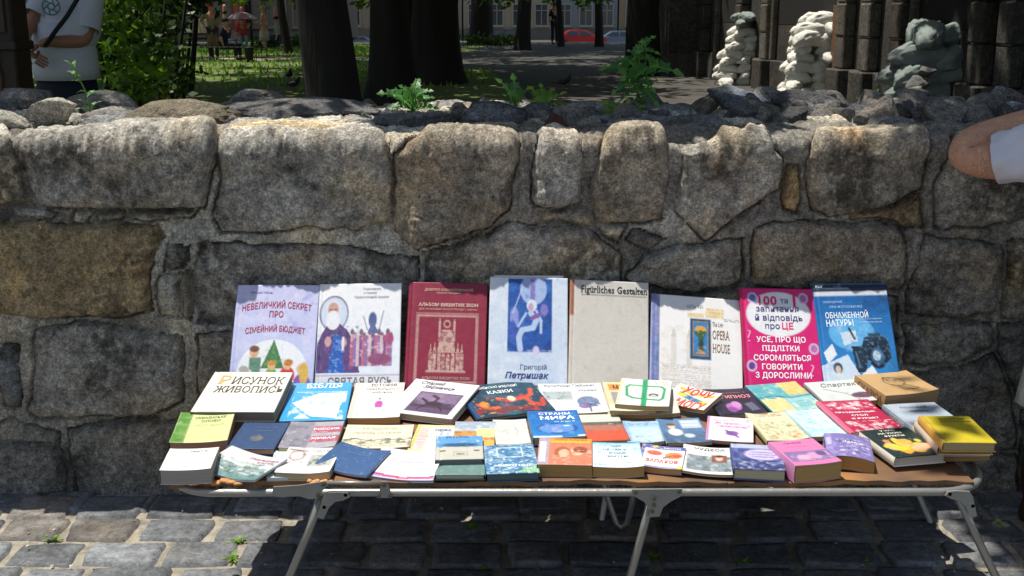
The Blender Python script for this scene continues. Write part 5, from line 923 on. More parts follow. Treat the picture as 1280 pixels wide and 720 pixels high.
def crown_mesh(seed,rad=4.2,h=3.2,ncl=70,n=75,size=.34):
    r=np.random.RandomState(seed); cl=[]
    for k in range(ncl):
        a=r.rand()*6.283; q=r.rand()**.5*rad; z=(r.rand()-.35)*h*(1-.4*(q/rad)**2); cl.append((q*math.cos(a),q*math.sin(a),z,.55+.65*r.rand()))
    return leafcloud(cl,size,n,seed)
CR=[meshd('crown',*crown_mesh(s),M['leaf']) for s in(1,2,3)]
def trunk(root,r0,h,lean=(0,0),flare=1.5,limbs=4,seed=0,rad=3.2):
    rr_=random.Random(seed); mb=MB(); seg=22; V=[];F=[]; n=16
    for i in range(n+1):
        t=i/n; z=-.1+h*t; r_=r0*(1+(flare-1)*math.exp(-t*h/.35))*(1-.35*t)
        for k in range(seg):
            q=2*math.pi*k/seg; w=1+.07*math.sin(q*5+seed)+.04*math.sin(q*11+z*2)+(.12*math.sin(q*3+seed*2)*math.exp(-t*h/.5))
            V.append((lean[0]*t+r_*w*math.cos(q)+.04*math.sin(z*1.3+seed),lean[1]*t+r_*w*math.sin(q),z))
    for i in range(n):
        for k in range(seg): F.append((i*seg+k,i*seg+(k+1)%seg,(i+1)*seg+(k+1)%seg,(i+1)*seg+k))
    mk('trunk',V,F,M['bark'],root,smooth=True)
    for k in range(limbs):
        a=6.283*k/limbs+rr_.random(); L=rad*(.6+.4*rr_.random()); z0=h*.85; p=[(lean[0]*.9,lean[1]*.9,z0)]
        for j in(1,2,3,4): p.append((lean[0]+L*j/4*math.cos(a)+rr_.uniform(-.2,.2),lean[1]+L*j/4*math.sin(a)+rr_.uniform(-.2,.2),z0+.6*j+rr_.uniform(-.1,.3)))
        MB().tube(p,[r0*.42,r0*.34,r0*.24,r0*.15,r0*.05],8).build('limb',M['bark'],root,True)
TG='old park trees with thick dark trunks'
def tree(x,y,r,lab,h=4.6,sc=1,ci=0,lean=(0,0),flare=1.5,rad=3.2,crown=True,cz=1.7,seed=0,grp=TG,co=(0,0)):
    t=empty('tree',(x,y,float(gz(y))),0,lab,'tree',grp); trunk(t,r,h,lean,flare,5,seed,rad*.8)
    if crown: c=link('crown',CR[ci],t,(lean[0]+co[0],lean[1]+co[1],h+cz),(0,0,seed*1.3),(sc,sc,1))
    return t
def X_(px,y): return W(px,100,y=y).x
big=tree(X_(414,9.6),9.6,.235,'thickest straight dark tree trunk standing closest behind the wall, above the white monk book',5,1.05,0,(-.25,.2),1.25,seed=1)
# its boughs spread over the wall; clumps placed where the photograph shows shade on the stones
cl=[]
r=np.random.RandomState(5)
def shade(x,y,z,h,rad,m=1): cl.append((x-SX*(h-z),y-SY*(h-z),h,rad,m))
for k in range(36):
    x=-.75+3.1*r.rand(); y=3.86+1.3*r.rand(); shade(x,y,1.15,3.6+2.4*r.rand(),.26+.12*r.rand())
for k in range(7): shade(-.25+1.0*r.rand(),3.72,1.12,3.4+1.0*r.rand(),.17,.7)
for k in range(40): shade(-.36+1.12*(k+.5)/40,3.52+.12*r.rand(),1.12,2.4+.5*r.rand(),.09+.03*r.rand(),.5)
for k in range(10): shade(1.35+.25*r.rand() if k%2 else 1.9+.6*r.rand(),3.4+.2*r.rand(),1.12,3.4+1.2*r.rand(),.18,.7)
for k in range(40): shade(1.36+2.0*r.rand(),2.45+.9*r.rand(),.0,3.6+2.0*r.rand(),.26)
for k in range(5): shade(1.0+.25*r.rand(),2.6+.4*r.rand(),.5,4.2+1.0*r.rand(),.06,.05)
for k in range(16): shade(-2.6+1.9*r.rand(),3.95+.8*r.rand(),1.15,3.8+1.8*r.rand(),.26)
for k in range(60): shade(-5+9*r.rand(),4.9+4*r.rand(),.2,4.5+2.4*r.rand(),.6,1.6)
V,F=leafcloud(cl,.15,95,11); bp_=np.array([big.location.x,big.location.y,0])
mk('bough_leaves',V-bp_,F,M['leaf'],big)
for q in([(-.2,-.2,4.6),(.6,-2.2,5.1),(1.4,-4.0,4.9),(2.4,-5.0,4.8),(3.4,-5.1,4.7)],[(-.2,0,4.3),(.1,-2.5,5),(.7,-4.6,4.8),(1.2,-5.0,4.5)],[(-.2,0,4.4),(-.8,-2,5),(-1.1,-4,4.9),(-.6,-4.9,4.6)]): MB().tube(q,[.12,.09,.06,.035,.015][:len(q)],8).build('limb',M['bark'],big,True)
tree(X_(488,17),17,.30,'broad dark tree trunk with flared root, immediately right of the thickest trunk',5,.9,1,(.1,0),2.1,seed=2,co=(-1,0))
tree(X_(545,24),24,.50,'wide dark trunk further back, touching the flared trunk on its right',6,1.0,2,(.2,0),1.5,seed=3,co=(-2.0,1))
tree(X_(518,27),27,.36,'dark trunk half hidden between the flared trunk and the wide trunk',6,1.0,0,(0,0),1.4,seed=4,co=(-2,1))
tree(X_(655,44),44,.28,'mid-distance trunk at the end of the lawn, left of the walking man',6,1.2,1,(0,0),1.3,seed=5)
tree(X_(602,52),52,.52,'far thick trunk standing in front of the dark parked car',6,1.2,2,(0,0),1.2,seed=6)
tree(X_(700,48),48,.13,'thin trunk just right of the walking man',6,.9,0,(-.3,0),1.2,seed=7)
tree(X_(747,48),48,.17,'slim trunk in front of the red car',6,1.0,1,(0,0),1.2,seed=8)
tree(X_(803,27),27,.40,'thick black trunk beside the grey church buttress',6,.75,2,(0,0),1.2,seed=9,co=(-1.5,3.4))
tree(X_(364,40),40,.14,'thin leaning tree beside the low iron fence, left of the thickest trunk',5,1.0,0,(-.6,0),1.3,seed=10)
tree(X_(228,21),21,.085,'thin dark forked tree in the bushes at the left',4.2,.9,1,(-.5,0),1.3,seed=11)
tree(X_(238,21.5),21.5,.05,'thinnest dark sapling beside the forked tree in the bushes',4,.7,2,(.4,0),1.3,seed=12)
tree(X_(318,46),46,.06,'thin pole-like trunk next to the woman with the red headscarf',5,.8,2,(0,0),1.2,seed=22)
i=0
for x,y in[(-12,9),(-14,18),(-8.5,23),(-12,28),(-19,34),(-17,44),(-9,47),(-7,58),(2.2,16),(3,23),(1.2,33),(3.8,36),(-24,22),(-26,50),(6,52),(-16,60),(0,60),(8,62),(-5,31)]:
    if W(640,0,y=y).z>0 and abs(x)<.44*y: # inside the view: crown only high above, trunk kept off the visible gaps
        pass
    i+=1; px=640+x/(y*.971+.35)*1420
    if 0<px<1280: 
        continue
    tree(x,y,.3,['park tree left of the view, near the wooden stand','park tree left of the view beyond the bushes','park tree right of the view beside the church','far park tree left of the view','park tree far outside the left edge','park tree by the far street, left','park tree hidden outside the picture'][min(i%7,6)]+', shading the ground',6,1.3,i%3,seed=30+i)
# high canopy joining the crowns over the path (belongs to the trees standing there)
def overhead(root,pts,seed,size=.5,n=70):
    V,F=leafcloud(pts,size,n,seed); mk('high_crown',V-np.array(root.location),F,M['leaf'],root)
def canopy(x0,x1,y0,y1,nn,gaps,seed,zlo=7,zhi=10,rad=1.3):
    r=np.random.RandomState(seed); out=[]
    while len(out)<nn:
        x=x0+(x1-x0)*r.rand(); y=y0+(y1-y0)*r.rand(); z=zlo+(zhi-zlo)*r.rand(); gx,gy=x+SX*z,y+SY*z
        if any(a<gx<b and c<gy<d for a,b,c,d in gaps): continue
        out.append((x,y,z,rad*(.6+.7*r.rand())))
    return out
GAPS=[(-13.5,-4.6,25,29.6),(-13,-5.5,30.2,34.2),(-15,-5.4,35.5,42),(2.4,7.6,16.8,26.2),(-2,4.6,23.4,24.1),(-1,7,48.5,49.6),(-14,-6,8,15),(-6.8,-2.6,9,17)]
overhead(bpy.data.objects['tree.001'],canopy(-14,10,10,26,215,GAPS,1,zlo=5.5,zhi=9.5),1)
overhead(bpy.data.objects['tree.002'],canopy(-18,8,24,40,215,GAPS,2,zlo=6,zhi=10),2)
overhead(bpy.data.objects['tree.004'],canopy(-20,9,40,56,170,GAPS,3,zlo=6.5,zhi=11),3,.6,60)
# leafy twigs hanging into the top of the view
def hang(pts,name,lab,mat='leaf',size=.2,n=40,seed=0):
    V,F=leafcloud(pts,size,n,seed); c=np.mean(np.array(pts)[:,:3],0); root=empty(name,tuple(c),0,lab,'branch'); mk('leaves',V-c,F,M[mat],root)
    P=sorted([Vector(p[:3])-Vector(c) for p in pts],key=lambda v:v.x); MB().tube([P[0]+Vector((-.8,0,1.2))]+[p+Vector((0,0,.12)) for p in P],[.05]+[.02]*len(P),6).build('twig',M['bark'],root,True); return root
def wp(px,py,y): p=W(px,py,y=y); return (p.x,p.y,p.z)
hang([wp(px,py,38)+(.32,) for px,py in((585,-6),(610,-2),(632,2),(648,-8),(560,0),(522,-4))],'branch','bright leafy branch hanging at the top between the wide trunk and the mid-distance trunk',seed=3)
hang([wp(px,py,40)+(.3,) for px,py in((728,3),(742,-2),(715,-8),(690,-2),(760,-5))],'branch','leafy branch hanging at the top of the view above the red car',seed=4)
hang([wp(px,py,30)+(.25,) for px,py in((455,4),(470,-3),(330,-5),(300,-4),(372,-2))],'branch','leafy branch hanging beside the thickest trunk at the top of the view',seed=5)
# bush mass on the left
def bush(pts,lab,size,n,seed,mat='leaf',stems=5):
    x=np.mean([p[0] for p in pts]); y=np.mean([p[1] for p in pts]); root=empty('bush',(x,y,0),0,lab,'bush','leafy bushes left of the lawn'); V,F=leafcloud(pts,size,n,seed); mk('foliage',V-np.array([x,y,0]),F,M[mat],root)
    r=random.Random(seed)
    for k in range(stems): a=r.uniform(-.6,.6); MB().tube([(a*.5,0,0),(a,r.uniform(-.2,.2),1.2),(a*1.6,0,2.6)],[.03,.022,.01],6).build('stem',M['bark'],root,True)
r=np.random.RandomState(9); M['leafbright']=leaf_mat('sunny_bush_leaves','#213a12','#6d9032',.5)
bush([wp(116+80*r.rand(),-35+150*r.rand(),11+2*r.rand())+(.16+.14*r.rand(),) for k in range(52)],'dense glossy green bush right behind the man in the white T-shirt',.12,36,3,'leafbright')
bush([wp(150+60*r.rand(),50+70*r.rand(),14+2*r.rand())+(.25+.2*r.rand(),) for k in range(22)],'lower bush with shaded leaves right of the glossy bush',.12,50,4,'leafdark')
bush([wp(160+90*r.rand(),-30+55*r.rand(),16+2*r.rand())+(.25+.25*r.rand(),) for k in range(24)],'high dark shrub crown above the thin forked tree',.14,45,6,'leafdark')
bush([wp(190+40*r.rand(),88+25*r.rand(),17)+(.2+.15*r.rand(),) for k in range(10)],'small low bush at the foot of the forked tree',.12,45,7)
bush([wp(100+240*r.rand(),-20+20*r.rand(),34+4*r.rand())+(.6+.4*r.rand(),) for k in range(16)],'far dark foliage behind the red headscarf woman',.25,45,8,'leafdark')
# low green border plants in the distance
pts=[wp(320+60*r.rand(),47+9*r.rand(),46)+(.28,) for k in range(20)]; bush(pts,'low sunlit flower border near the woman in the pink top',.16,28,12,'leaf',0)
pts=[wp(582+70*r.rand(),48+9*r.rand(),50)+(.3,) for k in range(22)]; bush(pts,'low sunlit border of plants in front of the dark parked car',.18,28,13,'leaf',0)
# ---------------------------------------------------------------- weeds growing from the wall
def lobed(mb,base,tip,width,n=4,droop=.15,up=Vector((0,-.5,.85))):
    b,t=Vector(base),Vector(tip); d=t-b; L=d.length; dn=d.normalized(); s=dn.cross(up).normalized(); nn=s.cross(dn)
    def P(u,w): return b+dn*(L*u)+s*w*width*L+nn*(math.sin(u*math.pi)*.12*L-droop*L*u*u)+nn*abs(w)*.25*L*.3
    prev=(P(0,-.04),P(0,.04))
    for k in range(n):
        u0=k/n; u1=(k+1)/n; um=(u0+u1)/2; sz=(.45+.55*math.sin(math.pi*min(1,um+.2)))
        if k==n-1: mb.add([P(u0,-.05),P(u0,.05),P(u0+.08,.28),P(.92,.15),P(1,0),P(.92,-.15),P(u0+.08,-.28)],[(0,1,2),(0,2,3),(0,3,4),(0,4,5),(0,5,6)]); break
        mb.add([P(u0,-.06),P(u0,.06),P(u1,.07),P(u1,-.07)],[(0,1,2,3)])
        for sg in(-1,1):
            a=[P(u0+.02,.04*sg),P(u0-.01,.34*sz*sg),P(u0-.05,.66*sz*sg),P(um,.42*sz*sg),P(um+.07,.60*sz*sg),P(um+.06,.26*sz*sg),P(u1-.01,.05*sg),P(um,.16*sz*sg)]
            mb.add(a,[(0,1,7),(1,2,3),(1,3,7),(3,4,5),(3,5,7),(5,6,7),(6,0,7)])
def weed(name,lab,stem,leaves,y,mat='weed',r0=.004,width=.5,cat='weed',n=4,seed=0):
    rr_=random.Random(seed); base=W(*stem[0],y=y); root=empty(name,(base.x,y,base.z),0,lab,cat,'weeds growing on the wall')
    S=[W(*p,y=y)-base+Vector((0,rr_.uniform(-.01,.01),0)) for p in stem]
    MB().tube(S,[r0*(1-.6*i/(len(S)-1)) for i in range(len(S))],7).build('stem',M['weedlight'],root,True)
    for a,b in leaves:
        p,q=W(*a,y=y)-base,W(*b,y=y)-base; dy=rr_.uniform(-.05,.05); q.y+=dy; L=(q-p).length
        mb=MB(); lobed(mb,p,q,width*rr_.uniform(.8,1.15),n,rr_.uniform(.05,.3)); mb.build('leaf',M[mat],root)
weed('thistle_weed','tall prickly weed with lobed blue-green leaves on the wall above the grey linen book',[(792,156),(797,120),(798,90),(800,60),(806,50)],
 [((800,62),(817,42)),((800,66),(822,62)),((799,74),(783,62)),((798,84),(770,70)),((798,92),(748,86)),((797,90),(852,82)),((799,72),(826,78)),((798,96),(818,112)),((797,100),(762,118)),((796,110),(824,132)),((797,96),(775,96)),((798,88),(828,98)),((796,112),(770,132)),((795,120),(812,142)),((800,58),(790,76))],3.92,seed=1,width=.55)
weed('leafy_weed','bushy light green weed at the foot of the tall prickly weed',[(786,156),(780,138)],[((786,154),(740,136)),((786,152),(752,124)),((784,150),(770,128)),((786,150),(785,122)),((788,152),(805,128)),((786,154),(736,146)),((788,154),(815,140)),((786,152),(760,132))],3.86,'weedlight',seed=2,width=.45)
weed('leafy_weed','lobed weed with serrated leaves on the wall top right of the thickest trunk',[(518,142),(516,120),(520,98)],[((518,136),(490,118)),((518,132),(474,112)),((517,126),(502,104)),((518,122),(522,96)),((518,124),(538,108)),((518,130),(542,118)),((518,138),(548,130)),((518,136),(482,130))],3.95,seed=3,n=5)
weed('leafy_weed','small weed of two upright leaves on the wall top behind the blue-grey knob',[(645,134),(645,118)],[((645,130),(620,96)),((645,128),(642,92)),((645,128),(662,108)),((645,132),(628,116))],4.0,'weed',seed=4,width=.4)
weed('leafy_weed','low yellow-green clump of leaves on the wall top left of the prickly weed',[(680,138),(680,126)],[((680,136),(662,104)),((680,136),(676,102)),((680,136),(692,106)),((680,136),(706,112)),((680,136),(700,124)),((680,136),(664,122)),((690,136),(716,126))],4.05,'weedlight',seed=5,width=.4)
weed('leafy_weed','slender out-of-shape weed rising in front of the man in the white T-shirt',[(112,140),(108,118),(100,100),(92,84),(86,76)],[((98,96),(80,86)),((92,84),(82,74)),((92,84),(90,74)),((100,102),(88,100)),((106,114),(94,116)),((108,120),(124,112)),((110,130),(100,122)),((112,136),(124,126)),((112,138),(98,134))],3.75,'weed',seed=6,width=.28,r0=.003,n=3)
weed('leafy_weed','small bright green sprig among the dark rocks left of the teal sandbags',[(1088,134),(1090,124)],[((1088,132),(1072,120)),((1088,130),(1096,110)),((1088,132),(1102,120)),((1088,132),(1080,114))],4.1,'weedlight',seed=7,width=.3,n=3)
weed('leafy_weed','dim weed among the rocks between the blue-grey knob and the long slab',[(572,146),(574,136)],[((572,144),(560,132)),((572,142),(578,126)),((572,144),(590,134)),((572,144),(584,140))],3.95,'weed',seed=8,width=.4,n=3)
weed('leafy_weed','short weed on the wall top between the bright slab and the big dark rock',[(1190,138),(1192,132)],[((1190,137),(1180,128)),((1190,137),(1200,128)),((1190,138),(1194,124))],4.0,'weed',seed=9,width=.4,n=3)
# pavement weeds
for i,(px,py,lab) in enumerate([(292,700,'tuft of small green weeds in the sunlit paving joint left of the front table leg'),(296,679,'smaller weed tuft just above the larger one in the sunlit paving joint'),(64,676,'tiny weed in the paving joint at the far left'),(588,662,'dim weed in the paving joint under the middle of the table'),(604,714,'weed tuft at the bottom edge under the middle of the table'),(816,700,'weed tuft right of the middle table leg'),(1246,656,'small weed in the patch of light right of the table'),(1085,708,'weed tuft near the bottom edge left of the right table leg'),(930,706,'weed tuft in the dark paving joint between the middle and right legs')]):
    p=W(px,py,z=.02); root=empty('pavement_weed',p,0,lab,'weed','weeds between the paving stones'); r_=random.Random(i)
    for k in range(9):
        a=r_.uniform(0,6.28); L=r_.uniform(.012,.035); mb=MB(); lobed(mb,(0,0,0),(L*math.cos(a),L*math.sin(a),r_.uniform(.006,.02)),.45,3,.1,Vector((0,0,1))); mb.build('leaf',M['weedlight'],root)
# ---------------------------------------------------------------- church wall on the right
FO=np.array([4.42,27.0]); FD=np.array([.134,-.991]); FN=np.array([-.991,-.134])
ch=empty('church_wall',(FO[0],FO[1],0),math.atan2(FD[1],FD[0]),'dark old stone church facade with buttresses running along the right of the path','building')
STM=stone_mat('facade_stone',attr=False,base=(.062,.057,.048),bump=.5,scale=.25,coord='Object',lichen=False)
STL=stone_mat('facade_light_stone',attr=False,base=(.11,.10,.082),bump=.5,scale=.3,coord='Object',lichen=False)
def fb(name,u0,u1,v0,v1,z0,z1,mat,par=ch,b=.02):   # u along the facade toward the viewer, v out of it
    return MB().bbox(((u0+u1)/2,-(v0+v1)/2,(z0+z1)/2),(u1-u0,v1-v0,z1-z0),None,b).build(name,mat,par)
fb('wall',-1.0,24,-1,0,-.1,11,STM)
fb('plinth',-.9,23.9,.003,.12,-.1,.55,STM)
def s_at(px): # facade parameter seen at pixel column px
    k=(px-640)/1420; a,b=FO,FD; # x=k*(.971y+.36)
    return (k*(.971*a[1]+.36)-a[0])/(b[0]-k*.971*b[1])
for px in(884,930,962,1058,1088,1126,1226,1262):
    u=s_at(px); w=.34
    for j in range(9): fb('stone_block',u-w/2,u+w/2,.003,.20+.012*(j%2),.56+j*.52,.56+j*.52+.505,STL if px in(1058,1088,962) else STM)
    fb('pier_base',u-w/2-.08,u+w/2+.08,.003,.30,-.1,.55,STM)
for px0,px1,zt_ in((898,924,3.4),(968,1046,3.2),(1140,1214,3.2)):
    u0,u1=s_at(px0),s_at(px1); DN=simple('niche_dark','#15130f',.9)
    fb('niche',u0,u1,-.02,.004,1.2,zt_,DN)
    fb('niche_frame',u0-.12,u0,.003,.12,.55,zt_+.15,STL); fb('niche_frame',u1,u1+.12,.003,.12,.55,zt_+.15,STL)
for z in(2.2,3.6,5.2): fb('string_course',-.9,23.9,.003,.07,z,z+.1,STM)
# buttress / projecting porch further away
bt=empty('buttress',(X_(850,26.5),27.2,0),0,'grey church buttress with a pale lit edge, right of the black trunk','building')
MB().bbox((.25,.9,3),(.95,2.2,6.2),None,.03).build('wall',STM,bt); MB().bbox((-.24,-.1,3),(.08,.2,6.2),None,.02).build('quoin',STL,bt); MB().bbox((.2,.8,.2),(1.3,2.6,.6),None,.03).build('plinth',STM,bt)
# door between buttress and facade
# planks beside the second sandbag pile
p=W(1040,128,y=19.3); root=empty('plank',(p.x-.02,19.3,0),.1,'upright brown wooden plank leaning beside the bright sandbag pile','plank')
MB().bbox((0,0,.78),(.045,.22,1.56),None,.006).build('board',simple('brown_plank','#6b4a2c',.8,0,.25,6,.3,30),root); MB().bbox((.02,0,.42),(.1,.26,.05),None,.006).build('clip',STL,root)
p=W(1058,128,y=19.0); root=empty('timber_panel',(p.x,19.0,0),.1,'tall pale weathered board standing right of the brown plank','plank'); MB().bbox((0,0,1.2),(.16,.3,2.5),None,.01).build('board',simple('pale_board','#8a7c62',.85,0,.2,4,.3,30),root)
# ---------------------------------------------------------------- sandbags
def bag_mesh(seed,c,mat):
    V,F=ICO3 if False else icos(4); P=V.copy(); s=np.sign(P); a=np.abs(P); P=s*a**.75; P[:,2]*=.36+.18*(1-np.abs(P[:,0])**3); P[:,1]*=.62
    P+=V*(fbm(P+seed*5,2.2,4,seed)[:,None]*.30+np.abs(fbm(P*np.array([1,2.2,3])+seed*2,3.2,4,seed+3))[:,None]*-.36)
    P[:,1]*=1-.25*np.abs(P[:,0])**4; P[:,2]-=.28*P[:,0]**2; P[:,0]*=1.18; me=bpy.data.meshes.new('sandbag'); me.from_pydata(P.tolist(),[],F); me.materials.append(mat); me.polygons.foreach_set('use_smooth',np.ones(len(F),bool)); return me
BW=simple('white_sandbag_cloth','#d6d3c8',.75,0,.12,9,.6,40); BT=simple('teal_grey_sandbag_cloth','#7b8580',.75,0,.2,5,.5,60)
BMs={'w':[bag_mesh(k,0,BW) for k in range(4)],'t':[bag_mesh(k+9,0,BT) for k in range(3)]}
ORD=['lowest','second','third','fourth','fifth','sixth','seventh','eighth','ninth','tenth','topmost']
def pile(px0,px1,y,H,kind,lab,grp,rows,bs0,depth,taper=.45,topn=1):
    r=random.Random(int(px0)); c=W((px0+px1)/2,100,y=y).x; Wd=(px1-px0)*mpp(y,.7); rh=H/rows
    for j in range(rows):
        t=j/rows; bs=bs0*(1.15 if (kind=='w' and j>=rows-3) else 1); w=Wd*(1-taper*t); n=max(topn,int(round(w/bs))); shift=Wd*taper*t*.5
        for dd in range(depth):
            for i in range(n):
                x=c+shift-w/2+w*(i+.5)/n+r.uniform(-.04,.04); yy_=y+dd*bs*.62-depth*bs*.2+r.uniform(-.05,.05)+t*.15; k=kind if kind!='m' else ('t' if i>=n*.55 or j>=rows-2 else 'w')
                s=bs*.56*r.uniform(.85,1.15); o=link('sandbag',r.choice(BMs[k]),None,(x,yy_,rh*(j+.45)),(r.uniform(-.15,.15),r.uniform(-.15,.15),r.uniform(-.4,.4)+(1.3 if r.random()<.25 else 0)),(s*(1.25 if k=='t' else 1),s,rh*(1.5 if bs>bs0 else 1.3)*r.uniform(.9,1.15)))
                tag(o,(lab[0] if k=='w' else lab[1])+', '+ORD[j]+' layer'+(' at its left end' if i==0 and n>1 else ' at its right end' if i==n-1 and n>1 else '')+('' if dd==0 else ', inner column'),'sandbag',grp)
pile(892,946,23.6,1.42,'m',('white sandbag of the left pile','teal-grey sandbag of the left pile'),'sandbags of the left pile',10,.40,2,.5)
pile(970,1046,19.7,1.42,'w',('white sandbag beside the plank',''),'sandbags of the middle pile',9,.40,2,.42)
pile(1116,1220,15.8,1.30,'t',('','big teal sandbag of the right pile'),'sandbags of the right pile',5,.62,2,.15)
# rubble heap leading up to the third pile
for px,py,w in((1152,95,30),(1158,80,22),(1145,108,34)):
    p=W(px,py,y=15.2); tag(link('rock',RM[px%8],None,(p.x,15.2,p.z-.1),(0,0,px),(w*.012,w*.012,w*.011)),{30:'middle',22:'uppermost',34:'lowest'}[w]+' dark rubble lump heaped against the left side of the teal sandbags','rock','rubble lumps by the teal sandbags')
mb=MB(); p=W(1180,120,y=15.4); 
for k in range(16): pass
# mound of earth carrying the third pile's foot
# ---------------------------------------------------------------- dark wooden kiosk post at far left
p=W(3,100,y=6.6); root=empty('wooden_post',(p.x,6.6,0),0,'dark carved wooden stand cut by the left edge beside the man in white T-shirt','stand')
MB().bbox((0,0,1.3),(.27,.22,2.6),None,.01).build('post',M['wood'],root); MB().bbox((0,-.01,1.30),(.31,.26,.05),None,.008).build('shelf',M['wood'],root); MB().bbox((.03,-.115,1.47),(.14,.02,.2),None,.004).build('panel',simple('carved_panel','#38281a',.6,0,.3,9,.3),root)
MB().lathe([(.008,0),(.022,.05),(.014,.1),(.026,.2),(.014,.3),(.02,.36)],(.03,-.115,.92)).build('carved_spindle',simple('worn_spindle','#5a4028',.5,0,.25,9),root,True)
# ---------------------------------------------------------------- low iron fences
def fence(x0,y0,x1,y1,h,lab,step=.16):
    root=empty('iron_fence',(x0,y0,float(gz(y0))),math.atan2(y1-y0,x1-x0),lab,'fence','low iron lawn fences'); L=math.hypot(x1-x0,y1-y0); n=int(L/step); IR=M['steel_black']
    for z in(.12,h-.06): MB().tube([(0,0,z),(L,0,z)],.012,5).build('rail',IR,root)
    m0=MB().tube([(0,0,0),(0,0,h)],.010,5).build('bar',IR,root)
    for k in range(1,n): 
        c=m0.copy(); C.objects.link(c); c.parent=root; c.location=(k*step,0,0)
M['steel_black']=simple('black_iron','#121212',.6,.4,.1,10)
fence(X_(240,33.8),33.8,X_(345,33.8),33.8,.48,'low black iron fence in front of the woman with the red headscarf')
fence(X_(318,44.5),44.5,X_(384,44.5),44.5,.5,'far low iron fence in front of the woman in the pink top')
fence(X_(580,47),47,X_(652,47),47,.5,'low iron fence around the border plants before the dark parked car')
# ---------------------------------------------------------------- street, cars, houses
def car(px,y,Lpx,col,lab,flip=1,glass='#1a2226'):
    k=mpp(y,0); p=W(px,50,y=y); L=Lpx*k; s=L/4.2; z=float(gz(y)); root=empty('parked_car',(p.x,y,z),0,lab,'car','cars parked along the far street')
    prof_=[(-2.1,.35),(-2.1,.75),(-2.0,.88),(-1.25,.98),(-.55,1.0),(1.5,1.02),(2.05,.92),(2.1,.6),(2.1,.35)]; top=[(-1.2,.97),(-.5,1.42),(.2,1.48),(1.0,1.45),(1.75,1.0)]
    PM_=simple('car_paint',col,.25,.1,.05,2,spec=.7); GL=simple('car_glass',glass,.08,0,.05,2,spec=1)
    def loft(pr,w0,w1,mat,nm):
        n=len(pr); V=[];
        for yy,wq in((-w0,1),(-w0*.96,1.0),(w0*.96,1.0),(w0,1)): 
            for x,z_ in pr: V.append((flip*x*s,yy*s*(1 if z_<1.1 else w1),z_*s))
        F=[(a*n+i,a*n+(i+1)%n,(a+1)*n+(i+1)%n,(a+1)*n+i) for a in range(3) for i in range(n)]+[tuple(range(n)),tuple(3*n+i for i in range(n))[::-1]]
        return mk(nm,V,F,mat,root)
    loft(prof_,.85,1,PM_,'body'); loft(top,.80,.82,PM_,'roof')
    for sg in(-1,):
        for a,b,c_,d in((-1.0,-.42,.18,.18),(.26,.26,.95,1.38)):
            V=[(flip*a*s,-.835*s,1.04*s),(flip*b*s,-.70*s,1.38*s),(flip*c_*s,-.70*s,1.41*s),(flip*d*s,-.835*s,1.04*s)]; mk('window',V,[(0,1,2,3)],GL,root)
    for x in(-1.35,1.3):
        for sg in(-1,1): 
            w=MB(); w.prism([(.33*s*math.cos(q*.5236),.33*s*math.sin(q*.5236)) for q in range(12)],.2*s,Matrix.Translation((flip*x*s,sg*.80*s+.1*s,.33*s))@F2); o=w.build('tyre',M['steel_black'],root)
            w=MB(); w.prism([(.2*s*math.cos(q*.5236),.2*s*math.sin(q*.5236)) for q in range(12)],.22*s,Matrix.Translation((flip*x*s,sg*.80*s+.11*s,.33*s))@F2); w.build('rim',M['metal'],o)
    for z_ in(.72,): MB().bbox((flip*-2.06*s,-.6*s,z_*s),(.1*s,.3*s,.12*s),None,.01).build('headlight',simple('headlight_glass','#cfd4d8',.2),root)
car(726,84,64,'#b3121c','red parked car behind the slim trunk',-1)
car(770,88,58,'#5f7488','blue-grey parked estate car right of the red car',1)
car(628,80,64,'#101114','black parked car behind the mid-distance trunk',1)
car(447,78,40,'#9aa2a8','silver parked car glimpsed right of the thickest trunk',1)
p=W(604,52,y=74); root=empty('white_sign_board',(p.x,74,float(gz(74))),0,'small white leaning board beside the far thick trunk','board'); MB().bbox((0,0,.75),(.5,.05,1.3),Matrix.Rotation(.25,3,'Y'),.01).build('panel',simple('white_board','#d9dcdc',.6),root)
GLS=simple('window_glass','#2c3a44',.15,0,.1,1,spec=.9)
def house(px0,px1,y,Ht,col,lab,wins=4,rows=3,trim='#a39c8c'):
    x0,x1=X_(px0,y),X_(px1,y); z=float(gz(y)); Wd=x1-x0; root=empty('house',((x0+x1)/2,y,z),0,lab,'building','houses across the street')
    m=simple('house_plaster',col,.9,0,.1,.3,.2,4,'Position'); tm=simple('house_trim',trim,.8)
    MB().box((0,4,Ht/2),(Wd,8,Ht)).build('wall',m,root); MB().box((0,-.04,.5),(Wd-.02,.1,1.0)).build('plinth',simple('plinth_stone','#6f6a60',.9),root); MB().bbox((0,-.2,Ht-.2),(Wd+.3,.4,.4),None,.05).build('cornice',tm,root)
    for j in range(rows):
        for i in range(wins):
            x=-Wd/2+Wd*(i+.5)/wins; zc_=2.3+j*3.6
            if zc_+1>Ht: continue
            f=MB(); 
            for dx,dz,ww,hh in((-.6,0,.1,2.0),(.6,0,.1,2.0),(0,1.0,1.3,.1),(0,-1.0,1.3,.1),(0,0,.06,1.9),(0,.4,1.1,.06)): f.box((x+dx,-.07,zc_+dz),(ww,.1+.01*(dx==0),hh))
            fo=f.build('window',tm,root); MB().box((x,-.02,zc_),(1.1,.03,1.9)).build('pane',GLS,fo); MB().box((x,-.16,zc_-1.1),(1.5,.3,.09)).build('sill',tm,fo)
    return root
house(430,578,112,14,'#948873','cream townhouse seen between the thickest trunk and the far trunks',5,4)
house(580,690,112,15,'#9d917a','pale beige townhouse with framed windows behind the black parked car',4,4)
house(692,770,112,14,'#7c8286','grey-blue townhouse behind the red car',3,4)
house(772,900,112,16,'#8f8068','brownish townhouse behind the blue-grey car',4,4)
